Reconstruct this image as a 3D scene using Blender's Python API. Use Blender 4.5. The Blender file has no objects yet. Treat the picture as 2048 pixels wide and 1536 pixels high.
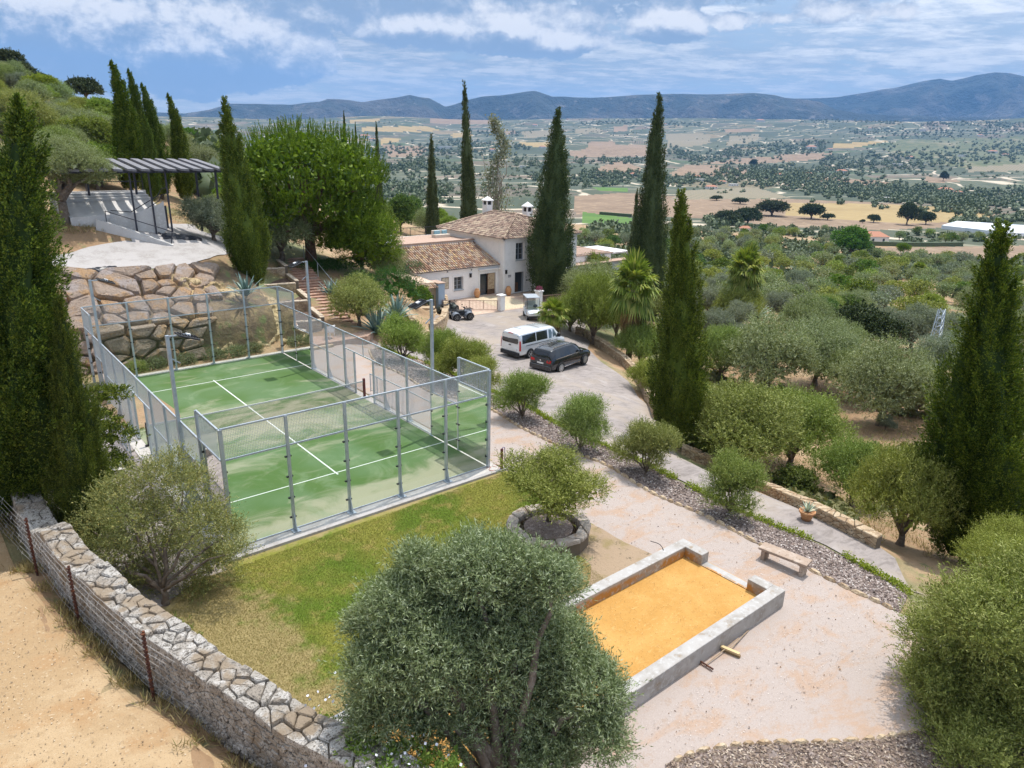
import bpy, bmesh, math, random
import numpy as np
from mathutils import Vector, Matrix, geometry
R_ = math.radians
sc = bpy.context.scene
COL = sc.collection
rng = np.random.default_rng(11)
random.seed(5)
# ---------------------------------------------------------------- camera (solved from the 10 x 20 m padel court)
CX, CY, CZ = -5.96, -20.48, 12.1
YAW, PIT, ROL, FOC = 0.69692, 0.32158, 0.021248, 1437.0
_f = np.array([math.sin(YAW)*math.cos(PIT), math.cos(YAW)*math.cos(PIT), -math.sin(PIT)])
_r = np.array([math.cos(YAW), -math.sin(YAW), 0.0]); _u = np.cross(_r, _f)
_rr = _r*math.cos(ROL)+_u*math.sin(ROL); _uu = -_r*math.sin(ROL)+_u*math.cos(ROL)
CAMP = np.array([CX, CY, CZ])
cam = bpy.data.cameras.new("camera"); camo = bpy.data.objects.new("camera", cam); COL.objects.link(camo)
camo.matrix_world = Matrix(((_rr[0], _uu[0], -_f[0], CX), (_rr[1], _uu[1], -_f[1], CY), (_rr[2], _uu[2], -_f[2], CZ), (0, 0, 0, 1)))
cam.sensor_width = 36; cam.lens = FOC*36/2048; cam.clip_start = .1; cam.clip_end = 60000
sc.camera = camo
def ray(u, v): return _f+_rr*(u-1024)/FOC+_uu*(768-v)/FOC      # photo column/row -> direction
def elev(u, v):
    d = ray(u, v); return math.atan2(d[2], math.hypot(d[0], d[1]))
def bear(u, v):
    d = ray(u, v); return math.degrees(math.atan2(d[0], d[1])-YAW)
# ---------------------------------------------------------------- render / exposure
sc.view_settings.view_transform = 'Standard'; sc.view_settings.look = 'None'
sc.view_settings.exposure = EXPO = 0.16; sc.view_settings.gamma = 1
sc.cycles.use_denoising = True
try: sc.cycles.denoiser = 'OPENIMAGEDENOISE'
except Exception: pass
sc.cycles.max_bounces = 8; sc.cycles.transparent_max_bounces = 16; sc.cycles.volume_bounces = 0
sc.cycles.diffuse_bounces = 3; sc.cycles.glossy_bounces = 2; sc.cycles.transmission_bounces = 4
sc.cycles.use_adaptive_sampling = True; sc.cycles.adaptive_threshold = 0.008
# ---------------------------------------------------------------- node helpers
class NT:
    def __init__(s, tree): s.t = tree; s.n = tree.nodes; s.l = tree.links
    def new(s, kind, ins=None, **kw):
        n = s.n.new(kind)
        for k, v in kw.items(): setattr(n, k, v)
        for k, v in (ins or {}).items():
            i = n.inputs[k]
            if isinstance(v, bpy.types.NodeSocket): s.l.new(v, i)
            else: i.default_value = v
        return n
    def math(s, op, a, b=0.0, c=0.0, clamp=False):
        return s.new('ShaderNodeMath', {0: a, 1: b, 2: c}, operation=op, use_clamp=clamp).outputs[0]
    def vmath(s, op, a, b=(0, 0, 0)):
        n = s.new('ShaderNodeVectorMath', {0: a, 1: b}, operation=op); return n.outputs['Value'] if op in ('LENGTH', 'DOT_PRODUCT') else n.outputs[0]
    def mix(s, f, a, b, mode='MIX'):
        n = s.new('ShaderNodeMix', data_type='RGBA', blend_type=mode)
        for k, v in ((0, f), (6, a), (7, b)):
            i = n.inputs[k]
            if isinstance(v, bpy.types.NodeSocket): s.l.new(v, i)
            else: i.default_value = v if k == 0 else ((*v, 1) if len(v) == 3 else v)
        return n.outputs[2]
    def rng(s, v, a, b, c=0.0, d=1.0):
        return s.new('ShaderNodeMapRange', {0: v, 1: a, 2: b, 3: c, 4: d}, interpolation_type='SMOOTHSTEP').outputs[0]
    def noise(s, vec, scale, det=4, rough=.55, dist=0.0):
        return s.new('ShaderNodeTexNoise', {'Vector': vec, 'Scale': scale, 'Detail': det, 'Roughness': rough, 'Distortion': dist}).outputs[0]
    def ramp(s, v, stops, const=False):
        n = s.new('ShaderNodeValToRGB', {0: v}); e = n.color_ramp.elements
        if const: n.color_ramp.interpolation = 'CONSTANT'
        while len(e) < len(stops): e.new(.5)
        for i, (p, c) in enumerate(stops): e[i].position = p; e[i].color = (*c, 1)
        return n.outputs[0]
    def comb(s, x, y, z): return s.new('ShaderNodeCombineXYZ', {0: x, 1: y, 2: z}).outputs[0]
def mat(name, base, rough=.85, layers=(), bump=None, island=None, metal=0.0, spec=.3, fn=None, objrand=None, translucent=0):
    """layers: (noise scale, colour, lo, hi[, detail]); island: colour stops per connected piece; bump: (scale, strength, distance)"""
    m = bpy.data.materials.new(name); m.use_nodes = True; t = NT(m.node_tree); t.n.clear()
    out = t.new('ShaderNodeOutputMaterial'); co = t.new('ShaderNodeTexCoord').outputs['Object']
    c = t.new('ShaderNodeRGB'); c.outputs[0].default_value = (*base, 1); c = c.outputs[0]
    if island:
        c = t.ramp(t.new('ShaderNodeNewGeometry').outputs['Random Per Island'], island)
    if fn: c = fn(t, co, c)
    for L in layers:
        n = t.noise(co, L[0], L[4] if len(L) > 4 else 5, .6)
        c = t.mix(t.rng(n, L[2], L[3]), c, L[1])
    if objrand is not None:
        r = t.new('ShaderNodeObjectInfo').outputs['Random']
        h = t.new('ShaderNodeHueSaturation', {'Hue': t.rng(r, 0, 1, .5-objrand*.12, .5+objrand*.1), 'Saturation': t.math('ADD', 1.0, t.math('MULTIPLY', t.math('SUBTRACT', t.math('FRACT', t.math('MULTIPLY', r, 7.3)), .5), objrand)),
            'Value': t.math('ADD', 1.0, t.math('MULTIPLY', t.math('SUBTRACT', t.math('FRACT', t.math('MULTIPLY', r, 13.7)), .5), objrand*1.2)), 'Color': c}); c = h.outputs[0]
    p = t.new('ShaderNodeBsdfPrincipled', {'Base Color': c, 'Roughness': rough, 'Metallic': metal, 'Specular IOR Level': spec})
    if bump:
        bs = bump if isinstance(bump, list) else [bump]; prev = None
        for (s_, st, d) in bs:
            b = t.new('ShaderNodeBump', {'Height': t.noise(co, s_, 6, .65), 'Strength': st, 'Distance': d})
            if prev: t.l.new(prev, b.inputs['Normal'])
            prev = b.outputs[0]
        t.l.new(prev, p.inputs['Normal'])
    sh = p.outputs[0]
    if translucent:
        tr = t.new('ShaderNodeBsdfTranslucent', {'Color': t.mix(1.0, c, (1.15, 1.25, .6), 'MULTIPLY')})
        sh = t.new('ShaderNodeMixShader', {0: translucent, 1: sh, 2: tr.outputs[0]}).outputs[0]
    t.l.new(sh, out.inputs[0])
    return m
# ---------------------------------------------------------------- sun and sky
SUNV = Vector((.325, .075, .94)).normalized()
sun = bpy.data.lights.new("sun", 'SUN'); sun.energy = 4.1; sun.angle = R_(.55); sun.color = (1, .95, .87)
suno = bpy.data.objects.new("sun", sun); COL.objects.link(suno); suno.rotation_euler = (-SUNV).to_track_quat('-Z', 'Y').to_euler(); suno.location = (0, 0, 80)
W = bpy.data.worlds.new("World"); sc.world = W; W.use_nodes = True
def build_sky():
    t = NT(W.node_tree); t.n.clear()
    out = t.new('ShaderNodeOutputWorld')
    sky = t.new('ShaderNodeTexSky', sky_type='NISHITA', sun_disc=False, sun_elevation=math.asin(SUNV.z), sun_rotation=math.atan2(SUNV.x, SUNV.y), altitude=600, air_density=1.0, dust_density=.6, ozone_density=1.5)
    hs = t.new('ShaderNodeHueSaturation', {'Saturation': 1.0, 'Color': sky.outputs[0]})
    D = t.vmath('NORMALIZE', t.new('ShaderNodeTexCoord').outputs['Generated'])
    s = t.new('ShaderNodeSeparateXYZ', {0: D}); x, y, z = s.outputs
    az = t.math('ARCTAN2', x, y); az = t.math('SUBTRACT', az, YAW); el = t.math('ARCSINE', z)
    # high broken layer, seen in perspective on a plane overhead
    k = t.math('DIVIDE', 1.0, t.math('ADD', t.math('MAXIMUM', z, 0.0), .10))
    P = t.comb(t.math('MULTIPLY', x, k), t.math('MULTIPLY', y, k), 0.0)
    Pr = t.new('ShaderNodeVectorRotate', {'Vector': P, 'Angle': YAW}, rotation_type='Z_AXIS').outputs[0]
    Ps = t.new('ShaderNodeMapping', {'Vector': Pr, 'Scale': (.9, 1.2, 1)}).outputs[0]
    n1 = t.noise(Ps, .5, 3, .5, .3); n2 = t.noise(Ps, 1.5, 9, .62, .5); n3 = t.noise(Ps, 5.0, 9, .68, .25)
    dens = t.math('ADD', t.math('ADD', t.math('MULTIPLY', n1, .25), t.math('MULTIPLY', n2, .55)), t.math('MULTIPLY', n3, .3))
    cov = t.rng(dens, .41, .54, .66, 1.0)
    cov = t.math('MULTIPLY', t.math('MAXIMUM', cov, t.rng(el, 0.0, .12, .9, 0.0)), .96)
    lum = t.math('ADD', t.math('MULTIPLY', n2, .5), t.math('MULTIPLY', n3, .5))
    vcol = t.mix(t.rng(lum, .42, .60), (.46, .555, .67), (.92, .93, .94))
    vcol = t.mix(t.rng(t.noise(Ps, 2.2, 6, .6, .4), .50, .66, 0, .6), vcol, (.42, .51, .64)); vcol = t.mix(t.rng(el, .02, .11, .6, 0), vcol, (.70, .76, .82))
    # cumulus: blobs in (azimuth, elevation) with a billowing edge; bright tops, grey-blue bases
    def cumulus(de):
        e2 = t.math('ADD', el, de)
        q = t.comb(t.math('MULTIPLY', az, 1.0), t.math('MULTIPLY', e2, 1.35), 0.0)
        b1 = t.noise(q, 9.0, 2, .5); b2 = t.noise(q, 26.0, 9, .62, .15)
        m = None
        for (u, v, su, sv, w) in CUM:
            dx = t.math('DIVIDE', t.math('SUBTRACT', az, R_(bear(u, v))), su/FOC); dy = t.math('DIVIDE', t.math('SUBTRACT', e2, elev(u, v)), sv/FOC)
            dd = t.math('SUBTRACT', w, t.math('MULTIPLY', t.math('ADD', t.math('MULTIPLY', dx, dx), t.math('MULTIPLY', dy, dy)), .5))
            m = dd if m is None else t.math('SMOOTH_MAX', m, dd, .3)
        return t.math('ADD', t.math('ADD', m, t.math('MULTIPLY', t.math('SUBTRACT', b2, .5), 1.7)), t.math('MULTIPLY', t.math('SUBTRACT', b1, .5), .9))
    d0 = cumulus(0.0); d1 = cumulus(.020)
    cm = t.rng(d0, 0.0, .22)
    lit = t.rng(t.math('SUBTRACT', d0, d1), -.42, .50)
    thick = t.rng(d0, .1, 1.1)
    cc = t.mix(lit, (.33, .43, .58), (.93, .93, .94)); cc = t.mix(t.math('MULTIPLY', thick, t.math('SUBTRACT', 1.0, lit)), cc, (.30, .40, .55))
    base = t.new('ShaderNodeBackground', {'Color': hs.outputs[0], 'Strength': .115})
    sdot = t.vmath('DOT_PRODUCT', D, tuple(SUNV)); glow = t.math('ADD', .82, t.math('MULTIPLY', t.rng(sdot, .30, .9), 1.5))      # veil brightened towards the sun, mostly out of view, to raise ambient light
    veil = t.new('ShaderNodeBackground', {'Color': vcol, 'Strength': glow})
    cub = t.new('ShaderNodeBackground', {'Color': cc, 'Strength': .98})
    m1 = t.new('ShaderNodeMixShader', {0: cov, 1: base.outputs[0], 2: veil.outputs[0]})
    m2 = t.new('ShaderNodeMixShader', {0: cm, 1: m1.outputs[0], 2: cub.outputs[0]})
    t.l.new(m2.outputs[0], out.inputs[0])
CUM = [(150, 45, 165, 52, 1.5), (330, 70, 150, 60, 1.5), (470, 105, 115, 40, 1.35), (30, 60, 90, 36, .7), (255, -60, 260, 60, .9),
       (860, 55, 110, 28, 1.1), (1010, 60, 90, 30, 1.1), (1100, 80, 90, 24, 1.0), (1330, 48, 60, 24, 1.0), (700, -50, 260, 60, .9), (1180, 30, 120, 22, .5), (640, 20, 120, 22, .55), (1500, 40, 110, 20, .35), (1700, 20, 160, 26, .3), (980, 10, 160, 22, .6), (1250, -90, 500, 70, .8), (300, 175, 120, 12, .15), (560, 130, 70, 14, .3)]
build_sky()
# ---------------------------------------------------------------- object helpers
def mesh_np(name, V, F, mats, smooth=False, midx=None):
    """V (n,3); F (m,k) all faces with k corners"""
    V = np.asarray(V, np.float32); F = np.asarray(F, np.int32); k = F.shape[1]
    me = bpy.data.meshes.new(name); me.vertices.add(len(V)); me.vertices.foreach_set('co', V.ravel())
    me.loops.add(F.size); me.loops.foreach_set('vertex_index', F.ravel())
    me.polygons.add(len(F)); me.polygons.foreach_set('loop_start', np.arange(0, F.size, k, dtype=np.int32))
    me.polygons.foreach_set('loop_total', np.full(len(F), k, np.int32))
    if midx is not None: me.polygons.foreach_set('material_index', np.asarray(midx, np.int32))
    if smooth: me.polygons.foreach_set('use_smooth', np.ones(len(F), bool))
    for m in (mats if isinstance(mats, (list, tuple)) else [mats]): me.materials.append(m)
    me.update(calc_edges=True); return me
def link(name, me, parent=None, label=None, cat=None, group=None, kind=None, loc=None, rz=0):
    o = bpy.data.objects.new(name, me); COL.objects.link(o)
    if parent is not None: o.parent = parent
    if label: o['label'] = label
    if cat: o['category'] = cat
    if group: o['group'] = group
    if kind: o['kind'] = kind
    if loc is not None: o.location = loc
    if rz: o.rotation_euler = (0, 0, rz)
    return o
def thing(name, label, cat, loc=(0, 0, 0), rz=0, group=None): return link(name, None, None, label, cat, group, None, loc, rz)
def struct(name, me, label=None): return link(name, me, kind='structure', label=label, cat='ground')
def copy_tree(o, parent=None):
    c = o.copy(); COL.objects.link(c); c.parent = parent
    for ch in o.children: copy_tree(ch, c)
    return c
def place_copy(o, loc, rz=0, s=None, label=None, group=None):
    c = copy_tree(o); c.location = loc; c.rotation_euler = (0, 0, rz)
    if s is not None: c.scale = s if isinstance(s, (tuple, list)) else (s, s, s)
    if label: c['label'] = label
    if group: c['group'] = group
    return c
class MB:
    """collects polygons for one mesh"""
    def __init__(s): s.v = []; s.f = []; s.m = []; s.sm = []; s.cm = 0; s.cs = False
    def add(s, vs, fs):
        b = len(s.v); s.v += [tuple(map(float, v)) for v in vs]
        for f in fs: s.f.append([b+i for i in f]); s.m.append(s.cm); s.sm.append(s.cs)
        return s
    def mat(s, i, smooth=False): s.cm = i; s.cs = smooth; return s
    def box(s, x0, x1, y0, y1, z0, z1, M=None):
        vs = [(x0, y0, z0), (x1, y0, z0), (x1, y1, z0), (x0, y1, z0), (x0, y0, z1), (x1, y0, z1), (x1, y1, z1), (x0, y1, z1)]
        if M is not None: vs = [M @ Vector(v) for v in vs]
        return s.add(vs, [(0, 3, 2, 1), (4, 5, 6, 7), (0, 1, 5, 4), (1, 2, 6, 5), (2, 3, 7, 6), (3, 0, 4, 7)])
    def bbox(s, x0, x1, y0, y1, z0, z1, b=.02, M=None):
        """box with chamfered vertical and top edges"""
        def ring(dx, z): return [(x0+dx+b, y0+dx, z), (x1-dx-b, y0+dx, z), (x1-dx, y0+dx+b, z), (x1-dx, y1-dx-b, z), (x1-dx-b, y1-dx, z), (x0+dx+b, y1-dx, z), (x0+dx, y1-dx-b, z), (x0+dx, y0+dx+b, z)]
        vs = ring(0, z0)+ring(0, z1-b)+ring(b, z1)
        if M is not None: vs = [M @ Vector(v) for v in vs]
        fs = [tuple(range(7, -1, -1)), tuple(range(16, 24))]
        for k in (0, 8): fs += [(k+i, k+(i+1) % 8, k+8+(i+1) % 8, k+8+i) for i in range(8)]
        return s.add(vs, fs)
    def bar(s, a, b, w, h=None, up=(0, 0, 1)):
        """square bar from a to b"""
        a = Vector(a); b = Vector(b); h = h or w; d = (b-a).normalized(); u = Vector(up)
        if abs(d.dot(u)) > .98: u = Vector((1, 0, 0))
        x = d.cross(u).normalized()*w/2; y = x.cross(d).normalized()*h/2
        vs = [a-x-y, a+x-y, a+x+y, a-x+y, b-x-y, b+x-y, b+x+y, b-x+y]
        return s.add(vs, [(0, 1, 2, 3), (7, 6, 5, 4), (0, 4, 5, 1), (1, 5, 6, 2), (2, 6, 7, 3), (3, 7, 4, 0)])
    def tube(s, pts, rad, n=8, caps=True):
        pts = [Vector(p) for p in pts]; rad = rad if isinstance(rad, (list, tuple, np.ndarray)) else [rad]*len(pts)
        vs = []; fs = []; u = None
        for i, p in enumerate(pts):
            d = (pts[min(i+1, len(pts)-1)]-pts[max(i-1, 0)]).normalized()
            if u is None: u = d.orthogonal().normalized()
            u = (u-d*u.dot(d)).normalized(); w = d.cross(u)
            vs += [p+(u*math.cos(a)+w*math.sin(a))*rad[i] for a in (2*math.pi*k/n for k in range(n))]
        for i in range(len(pts)-1): fs += [(i*n+k, i*n+(k+1) % n, (i+1)*n+(k+1) % n, (i+1)*n+k) for k in range(n)]
        if caps: fs += [tuple(range(n-1, -1, -1)), tuple(range((len(pts)-1)*n, len(pts)*n))]
        return s.add(vs, fs)
    def lathe(s, prof, n=20, c=(0, 0, 0), M=None):
        vs = []; fs = []
        for (r, z) in prof: vs += [(c[0]+r*math.cos(2*math.pi*k/n), c[1]+r*math.sin(2*math.pi*k/n), c[2]+z) for k in range(n)]
        if M is not None: vs = [M @ Vector(v) for v in vs]
        for i in range(len(prof)-1): fs += [(i*n+k, i*n+(k+1) % n, (i+1)*n+(k+1) % n, (i+1)*n+k) for k in range(n)]
        fs += [tuple(range(n-1, -1, -1)), tuple(range((len(prof)-1)*n, len(prof)*n))]
        return s.add(vs, fs)
    def prism(s, poly, z0, z1, M=None):
        n = len(poly); vs = [(p[0], p[1], z0) for p in poly]+[(p[0], p[1], z1) for p in poly]
        if M is not None: vs = [M @ Vector(v) for v in vs]
        return s.add(vs, [tuple(range(n-1, -1, -1)), tuple(range(n, 2*n))]+[(i, (i+1) % n, n+(i+1) % n, n+i) for i in range(n)])
    def build(s, name, mats, parent=None, bevel=0, **kw):
        me = bpy.data.meshes.new(name); me.from_pydata(s.v, [], s.f)
        for m in (mats if isinstance(mats, (list, tuple)) else [mats]): me.materials.append(m)
        me.polygons.foreach_set('material_index', s.m); me.polygons.foreach_set('use_smooth', s.sm); me.update()
        o = link(name, me, parent, **kw)
        if bevel:
            b = o.modifiers.new('bevel', 'BEVEL'); b.width = bevel; b.segments = 2; b.limit_method = 'ANGLE'
        return o
# ---------------------------------------------------------------- ground height
BETA = [-75, -50, -36, -30, -24, -18, -10, 0, 15, 36, 60, 75]
DIST = [40, 60, 90, 130, 200, 350, 500, 800, 1400, 2000, 3000, 4000]
ZT = [[8, 6, 5, 5, 4, 2, 0, -1, -3, -4, -4, -4], [12, 10, 8.5, 7.5, 6, 3.5, 1.5, -2.4, -6, -7, -8, -8], [20, 18, 15, 12, 9, 4.5, 1, -4, -9, -10, -11, -11],
      [28, 26, 22.5, 17.5, 12.5, 5, -1, -7, -13, -14, -15, -15], [34, 33, 27, 19, 11, 0, -8, -14, -18, -19, -20, -20], [30, 30, 20, 5, -8, -18, -24, -27, -28, -29, -30, -30],
      [10, 10, 0, -15, -26, -31, -33, -34, -34, -34, -34, -34], [-30, -30, -32, -36, -38, -38, -38, -38, -38, -38, -38, -38],
      [-36]*12, [-28]*12, [5]*12, [75]*12]
_z5 = []
for b in BETA:
    bb = max(-35, min(35, b)); u = 1024+FOC*math.tan(R_(bb))*1.0; _z5.append(12.1+5200*math.tan(elev(u, 236)))
DIST += [5200, 6000, 8000]; ZT += [_z5, [z-40 for z in _z5], [60]*12]
ZT = np.array(ZT, float); LD = np.log(np.array(DIST, float))
def zfar(x, y):
    x = np.asarray(x, float); y = np.asarray(y, float)
    d = np.hypot(x-CX, y-CY); b = np.degrees(np.arctan2(x-CX, y-CY)-YAW); b = np.clip((b+180) % 360-180, -75, 75); ld = np.log(np.clip(d, 40, 7999))
    i = np.clip(np.searchsorted(LD, ld)-1, 0, len(LD)-2); j = np.clip(np.searchsorted(BETA, b)-1, 0, len(BETA)-2)
    s = lambda t: t*t*(3-2*t)
    ti = (ld-LD[i])/(LD[i+1]-LD[i]); tj = s((b-np.array(BETA)[j])/(np.array(BETA)[j+1]-np.array(BETA)[j]))
    z = (ZT[i, j]*(1-ti)+ZT[i+1, j]*ti)*(1-tj)+(ZT[i, j+1]*(1-ti)+ZT[i+1, j+1]*ti)*tj
    far = np.clip((d-250)/1500, 0, 1)
    z = z+far*(10*np.sin(x/310+1.3)*np.sin(y/270)+6*np.sin(x/130+y/170))+np.clip((d-2500)/2500, 0, 1)*(26*np.sin(x/620+.4)*np.cos(y/540)+12*np.sin(x/210-y/260))*np.clip((5200-d)/900, .25, 1)
    return z
TIN = [(-1.2, -.6, -.1), (-1.2, 21.3, -.05), (12.3, -.6, -.1), (11.5, 21.0, -.1), (5, -5, -.1), (0, -9, -.1), (9, -9, -.1), (12, -12, -.1), (12, -5, -.1), (13.4, -14.5, -.12), (13.4, -9, -.1), (13.3, -3, -.1), (4, -14.5, -.1), (12, 5, -.1), (12.5, 12, -.1), (12, 17, -.1), (5, 10, -.12), (-.5, 10, -.08), (14, 17, -.15), (14, 9, -.15),
 (13.5, -20, -.2), (4, -24, 0), (8, -18, -.1),
 (15.6, -11, -.45), (15.4, -8.4, -.42), (15.8, -4.3, -.45), (15.9, -.9, -.5), (17.1, 9, -.9), (15.9, 19.5, -.7), (14.2, 20.4, -.1), (16.2, 6.4, -.4), (15.2, 2, -.15), (15.2, 13, -.25), (17, 14, -.95),
 (17.8, -10, -.6), (17.7, -6, -.6), (18.3, -3, -.7), (18.6, 0, -.85), (19, 3, -1.0), (21, 5, -1.4), (24, 9, -1.85), (20, 14, -1.5), (26, 14, -2.3), (30, 17, -2.4), (33, 25, -2.4), (34, 30, -2.4), (28, 25, -2.35), (24, 22, -2.1), (21, 19, -1.7), (20, 20.5, -1.4), (32, 36, -2.4), (40, 36, -2.4), (48, 36, -2.4), (52, 42, -2.6), (40, 48, -2.4), (32, 44, -2.2), (38, 26, -2.4), (33, 20, -2.4), (24, 5, -1.9), (28, 11, -2.35), (29, 31, -2.4),
 (20.5, -10, -2.0), (20.5, -3, -2.2), (23, -6, -3.2), (26.5, 3, -3.4), (31, 7, -4.0), (35, 13, -4.2), (38, 19, -4.3), (43, 26, -4.0), (50, 32, -3.8), (30, -5, -5.2), (42, 5, -7.5), (52, 18, -7.5), (58, 32, -6.5), (23, -14, -2.8), (18, -16, -1.2), (25, -19, -3.4), (18, -23, -1.5),
 (-4.2, 6, .5), (-3.9, 2, .3), (-4.1, -2, .2), (-3.3, -6, .15), (-2.3, -10, .05), (-.8, -14, 0), (0, -18, 0),
 (-6.2, 12, 1.5), (-5.3, 5, 1.4), (-5.1, -.6, 1.4), (-4.6, -3.6, 1.4), (-3.95, -7, 1.4), (-2.85, -10, 1.4), (-1.6, -13.5, 1.4), (0, -19, 1.3), (-9, 0, 1.5), (-8, -8, 1.4), (-6, -14, 1.4), (-12, 8, 2.0), (-20, -5, 2.5), (-5, -24, 1.2),
 (-3, 10, .4), (-4.5, 14, 1.0), (-8, 19, 3.2), (-3, 17, .3), (-2.5, 21.0, .3), (-16, 20, 6),
 (-3.5, 22.5, 1.2), (-2, 22.0, .1), (2, 21.8, 0), (6, 21.8, 0), (9.6, 21.8, 0), (-4.5, 27.5, 4.9), (-2, 27.6, 4.8), (1.3, 27.2, 4.65), (4.7, 26.0, 4.55), (8, 27.2, 4.55), (9.6, 28.2, 4.5),
 (11, 22.4, .5), (12.3, 22.2, .1), (10.4, 25.2, 2.8), (13, 21.5, .2), (15.5, 21.8, .5), (16.6, 27, .95), (17.5, 32.7, 1.65), (18.5, 37.3, 2.6), (21, 38, 2.7), (12.9, 26.5, 1.0), (13.8, 31, 1.9), (11.9, 31, 4.0), (11.2, 24.2, 1.6), (12.2, 28.6, 2.2), (-.5, 32.6, 7.0), (-3, 30.6, 6.6), (1.2, 34.5, 7.1), (15, 35, 3.0),
 (1, 29, 4.95), (9.7, 32.4, 5.4), (4.6, 37, 6.4), (0, 34, 6.2), (2, 37.5, 6.9), (10, 38, 5.6), (14, 37, 4.2), (16, 42, 4.4), (21, 46, 3.2), (27, 49, 1.8), (27, 40, 1.2), (-5, 33, 6.8),
 (21.6, 27.2, .5), (24, 32, .2), (26, 27.5, -1.2), (28, 31.5, -1.9), (29.5, 38, -.2), (30, 44, .6), (16.6, 22.8, .3), (19.6, 24.5, -.1), (18.5, 21, -.6), (22, 24, -1.1)]
GX0, GY0, GN, GS = -34.0, -34.0, 320, .4      # 128 m square, 0.4 m cells
def build_tin():
    pts = list(TIN)
    for k in range(0, 129, 8):
        for (x, y) in ((GX0+k, GY0), (GX0+k, GY0+128), (GX0, GY0+k), (GX0+128, GY0+k)): pts.append((x, y, float(zfar(x, y))))
    for x in range(-26, 94, 9):
        for y in range(-26, 94, 9):
            if min(math.hypot(x-p[0], y-p[1]) for p in TIN) > 8.5: pts.append((x, y, float(zfar(x, y))))
    seen = {}
    for p in pts: seen[(round(p[0], 2), round(p[1], 2))] = p
    pts = list(seen.values())
    vo, _, fo, ov, _, _ = geometry.delaunay_2d_cdt([Vector(p[:2]) for p in pts], [], [], 0, 1e-4)
    zs = [pts[o[0]][2] for o in ov]; xs = GX0+np.arange(GN+1)*GS; G = np.full((GN+1, GN+1), np.nan)
    for t in fo:
        (x1, y1), (x2, y2), (x3, y3) = [vo[i] for i in t]; z1, z2, z3 = [zs[i] for i in t]
        den = (y2-y3)*(x1-x3)+(x3-x2)*(y1-y3)
        if abs(den) < 1e-9: continue
        i0 = max(0, int((min(x1, x2, x3)-GX0)/GS)); i1 = min(GN, int((max(x1, x2, x3)-GX0)/GS)+1); j0 = max(0, int((min(y1, y2, y3)-GY0)/GS)); j1 = min(GN, int((max(y1, y2, y3)-GY0)/GS)+1)
        X, Y = np.meshgrid(xs[i0:i1+1], GY0+np.arange(j0, j1+1)*GS, indexing='ij')
        a = ((y2-y3)*(X-x3)+(x3-x2)*(Y-y3))/den; b = ((y3-y1)*(X-x3)+(x1-x3)*(Y-y3))/den; c = 1-a-b
        m = (a > -1e-6) & (b > -1e-6) & (c > -1e-6); sub = G[i0:i1+1, j0:j1+1]; sub[m] = (a*z1+b*z2+c*z3)[m]
    G[np.isnan(G)] = 0
    for _ in range(2):
        Q = np.pad(G, 1, mode='edge'); G = (Q[:-2, 1:-1]+Q[2:, 1:-1]+Q[1:-1, :-2]+Q[1:-1, 2:]+2*Q[1:-1, 1:-1])/6
    return G
GR = build_tin()
def H(x, y):
    x = np.asarray(x, float); y = np.asarray(y, float)
    gx = (x-GX0)/GS; gy = (y-GY0)/GS; inside = (gx > 0) & (gx < GN-.01) & (gy > 0) & (gy < GN-.01)
    i = np.clip(gx.astype(int), 0, GN-1); j = np.clip(gy.astype(int), 0, GN-1); a = gx-i; b = gy-j
    z = GR[i, j]*(1-a)*(1-b)+GR[i+1, j]*a*(1-b)+GR[i, j+1]*(1-a)*b+GR[i+1, j+1]*a*b
    return np.where(inside, z, zfar(x, y))
def h(x, y): return float(H(x, y))
_TS = np.exp(np.linspace(math.log(8), math.log(7500), 5000))
def hit(u, v):
    """where the line of sight through (u, v) of the photograph meets the ground"""
    d = ray(u, v); P = CAMP[None]+d[None]*_TS[:, None]; below = P[:, 2] < H(P[:, 0], P[:, 1])
    k = int(np.argmax(below)) if below.any() else len(_TS)-1
    a, b = _TS[max(k-1, 0)], _TS[k]
    for _ in range(12):
        m = (a+b)/2; p = CAMP+d*m
        if p[2] < h(p[0], p[1]): b = m
        else: a = m
    p = CAMP+d*b; return np.array([p[0], p[1], h(p[0], p[1])]), b
def size_at(px, depth): return px*depth/FOC
def hits(U, V):
    D = _f[None]+_rr[None]*((np.asarray(U)-1024)/FOC)[:, None]+_uu[None]*((768-np.asarray(V))/FOC)[:, None]
    T = np.zeros(len(D)); done = np.zeros(len(D), bool)
    for t in np.exp(np.linspace(math.log(20), math.log(7500), 1400)):
        P = CAMP+D*t; b = (P[:, 2] < H(P[:, 0], P[:, 1])) & ~done; T[b] = t; done |= b
        if done.all(): break
    P = CAMP+D*T[:, None]; P[:, 2] = H(P[:, 0], P[:, 1]); return P, T, done
# ================================================================ materials of the ground
def rows_fn(soil, crop, pitch, fill, rot=.6):
    def fn(t, co, c):
        v = t.new('ShaderNodeVectorRotate', {'Vector': co, 'Angle': rot}, rotation_type='Z_AXIS').outputs[0]
        v = t.vmath('ADD', v, t.vmath('SCALE', t.new('ShaderNodeTexNoise', {'Vector': co, 'Scale': .004}).outputs[1], (0, 0, 0)))
        s = t.new('ShaderNodeSeparateXYZ', {0: t.vmath('MULTIPLY', v, (1/pitch, 1/pitch, 1/pitch))})
        fx = t.math('SUBTRACT', t.math('FRACT', s.outputs[0]), .5); fy = t.math('SUBTRACT', t.math('FRACT', s.outputs[1]), .5)
        r = t.math('SQRT', t.math('ADD', t.math('MULTIPLY', fx, fx), t.math('MULTIPLY', fy, fy)))
        return t.mix(t.rng(r, fill-.05, fill+.05, 1, 0), soil, crop)
    return fn
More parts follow.
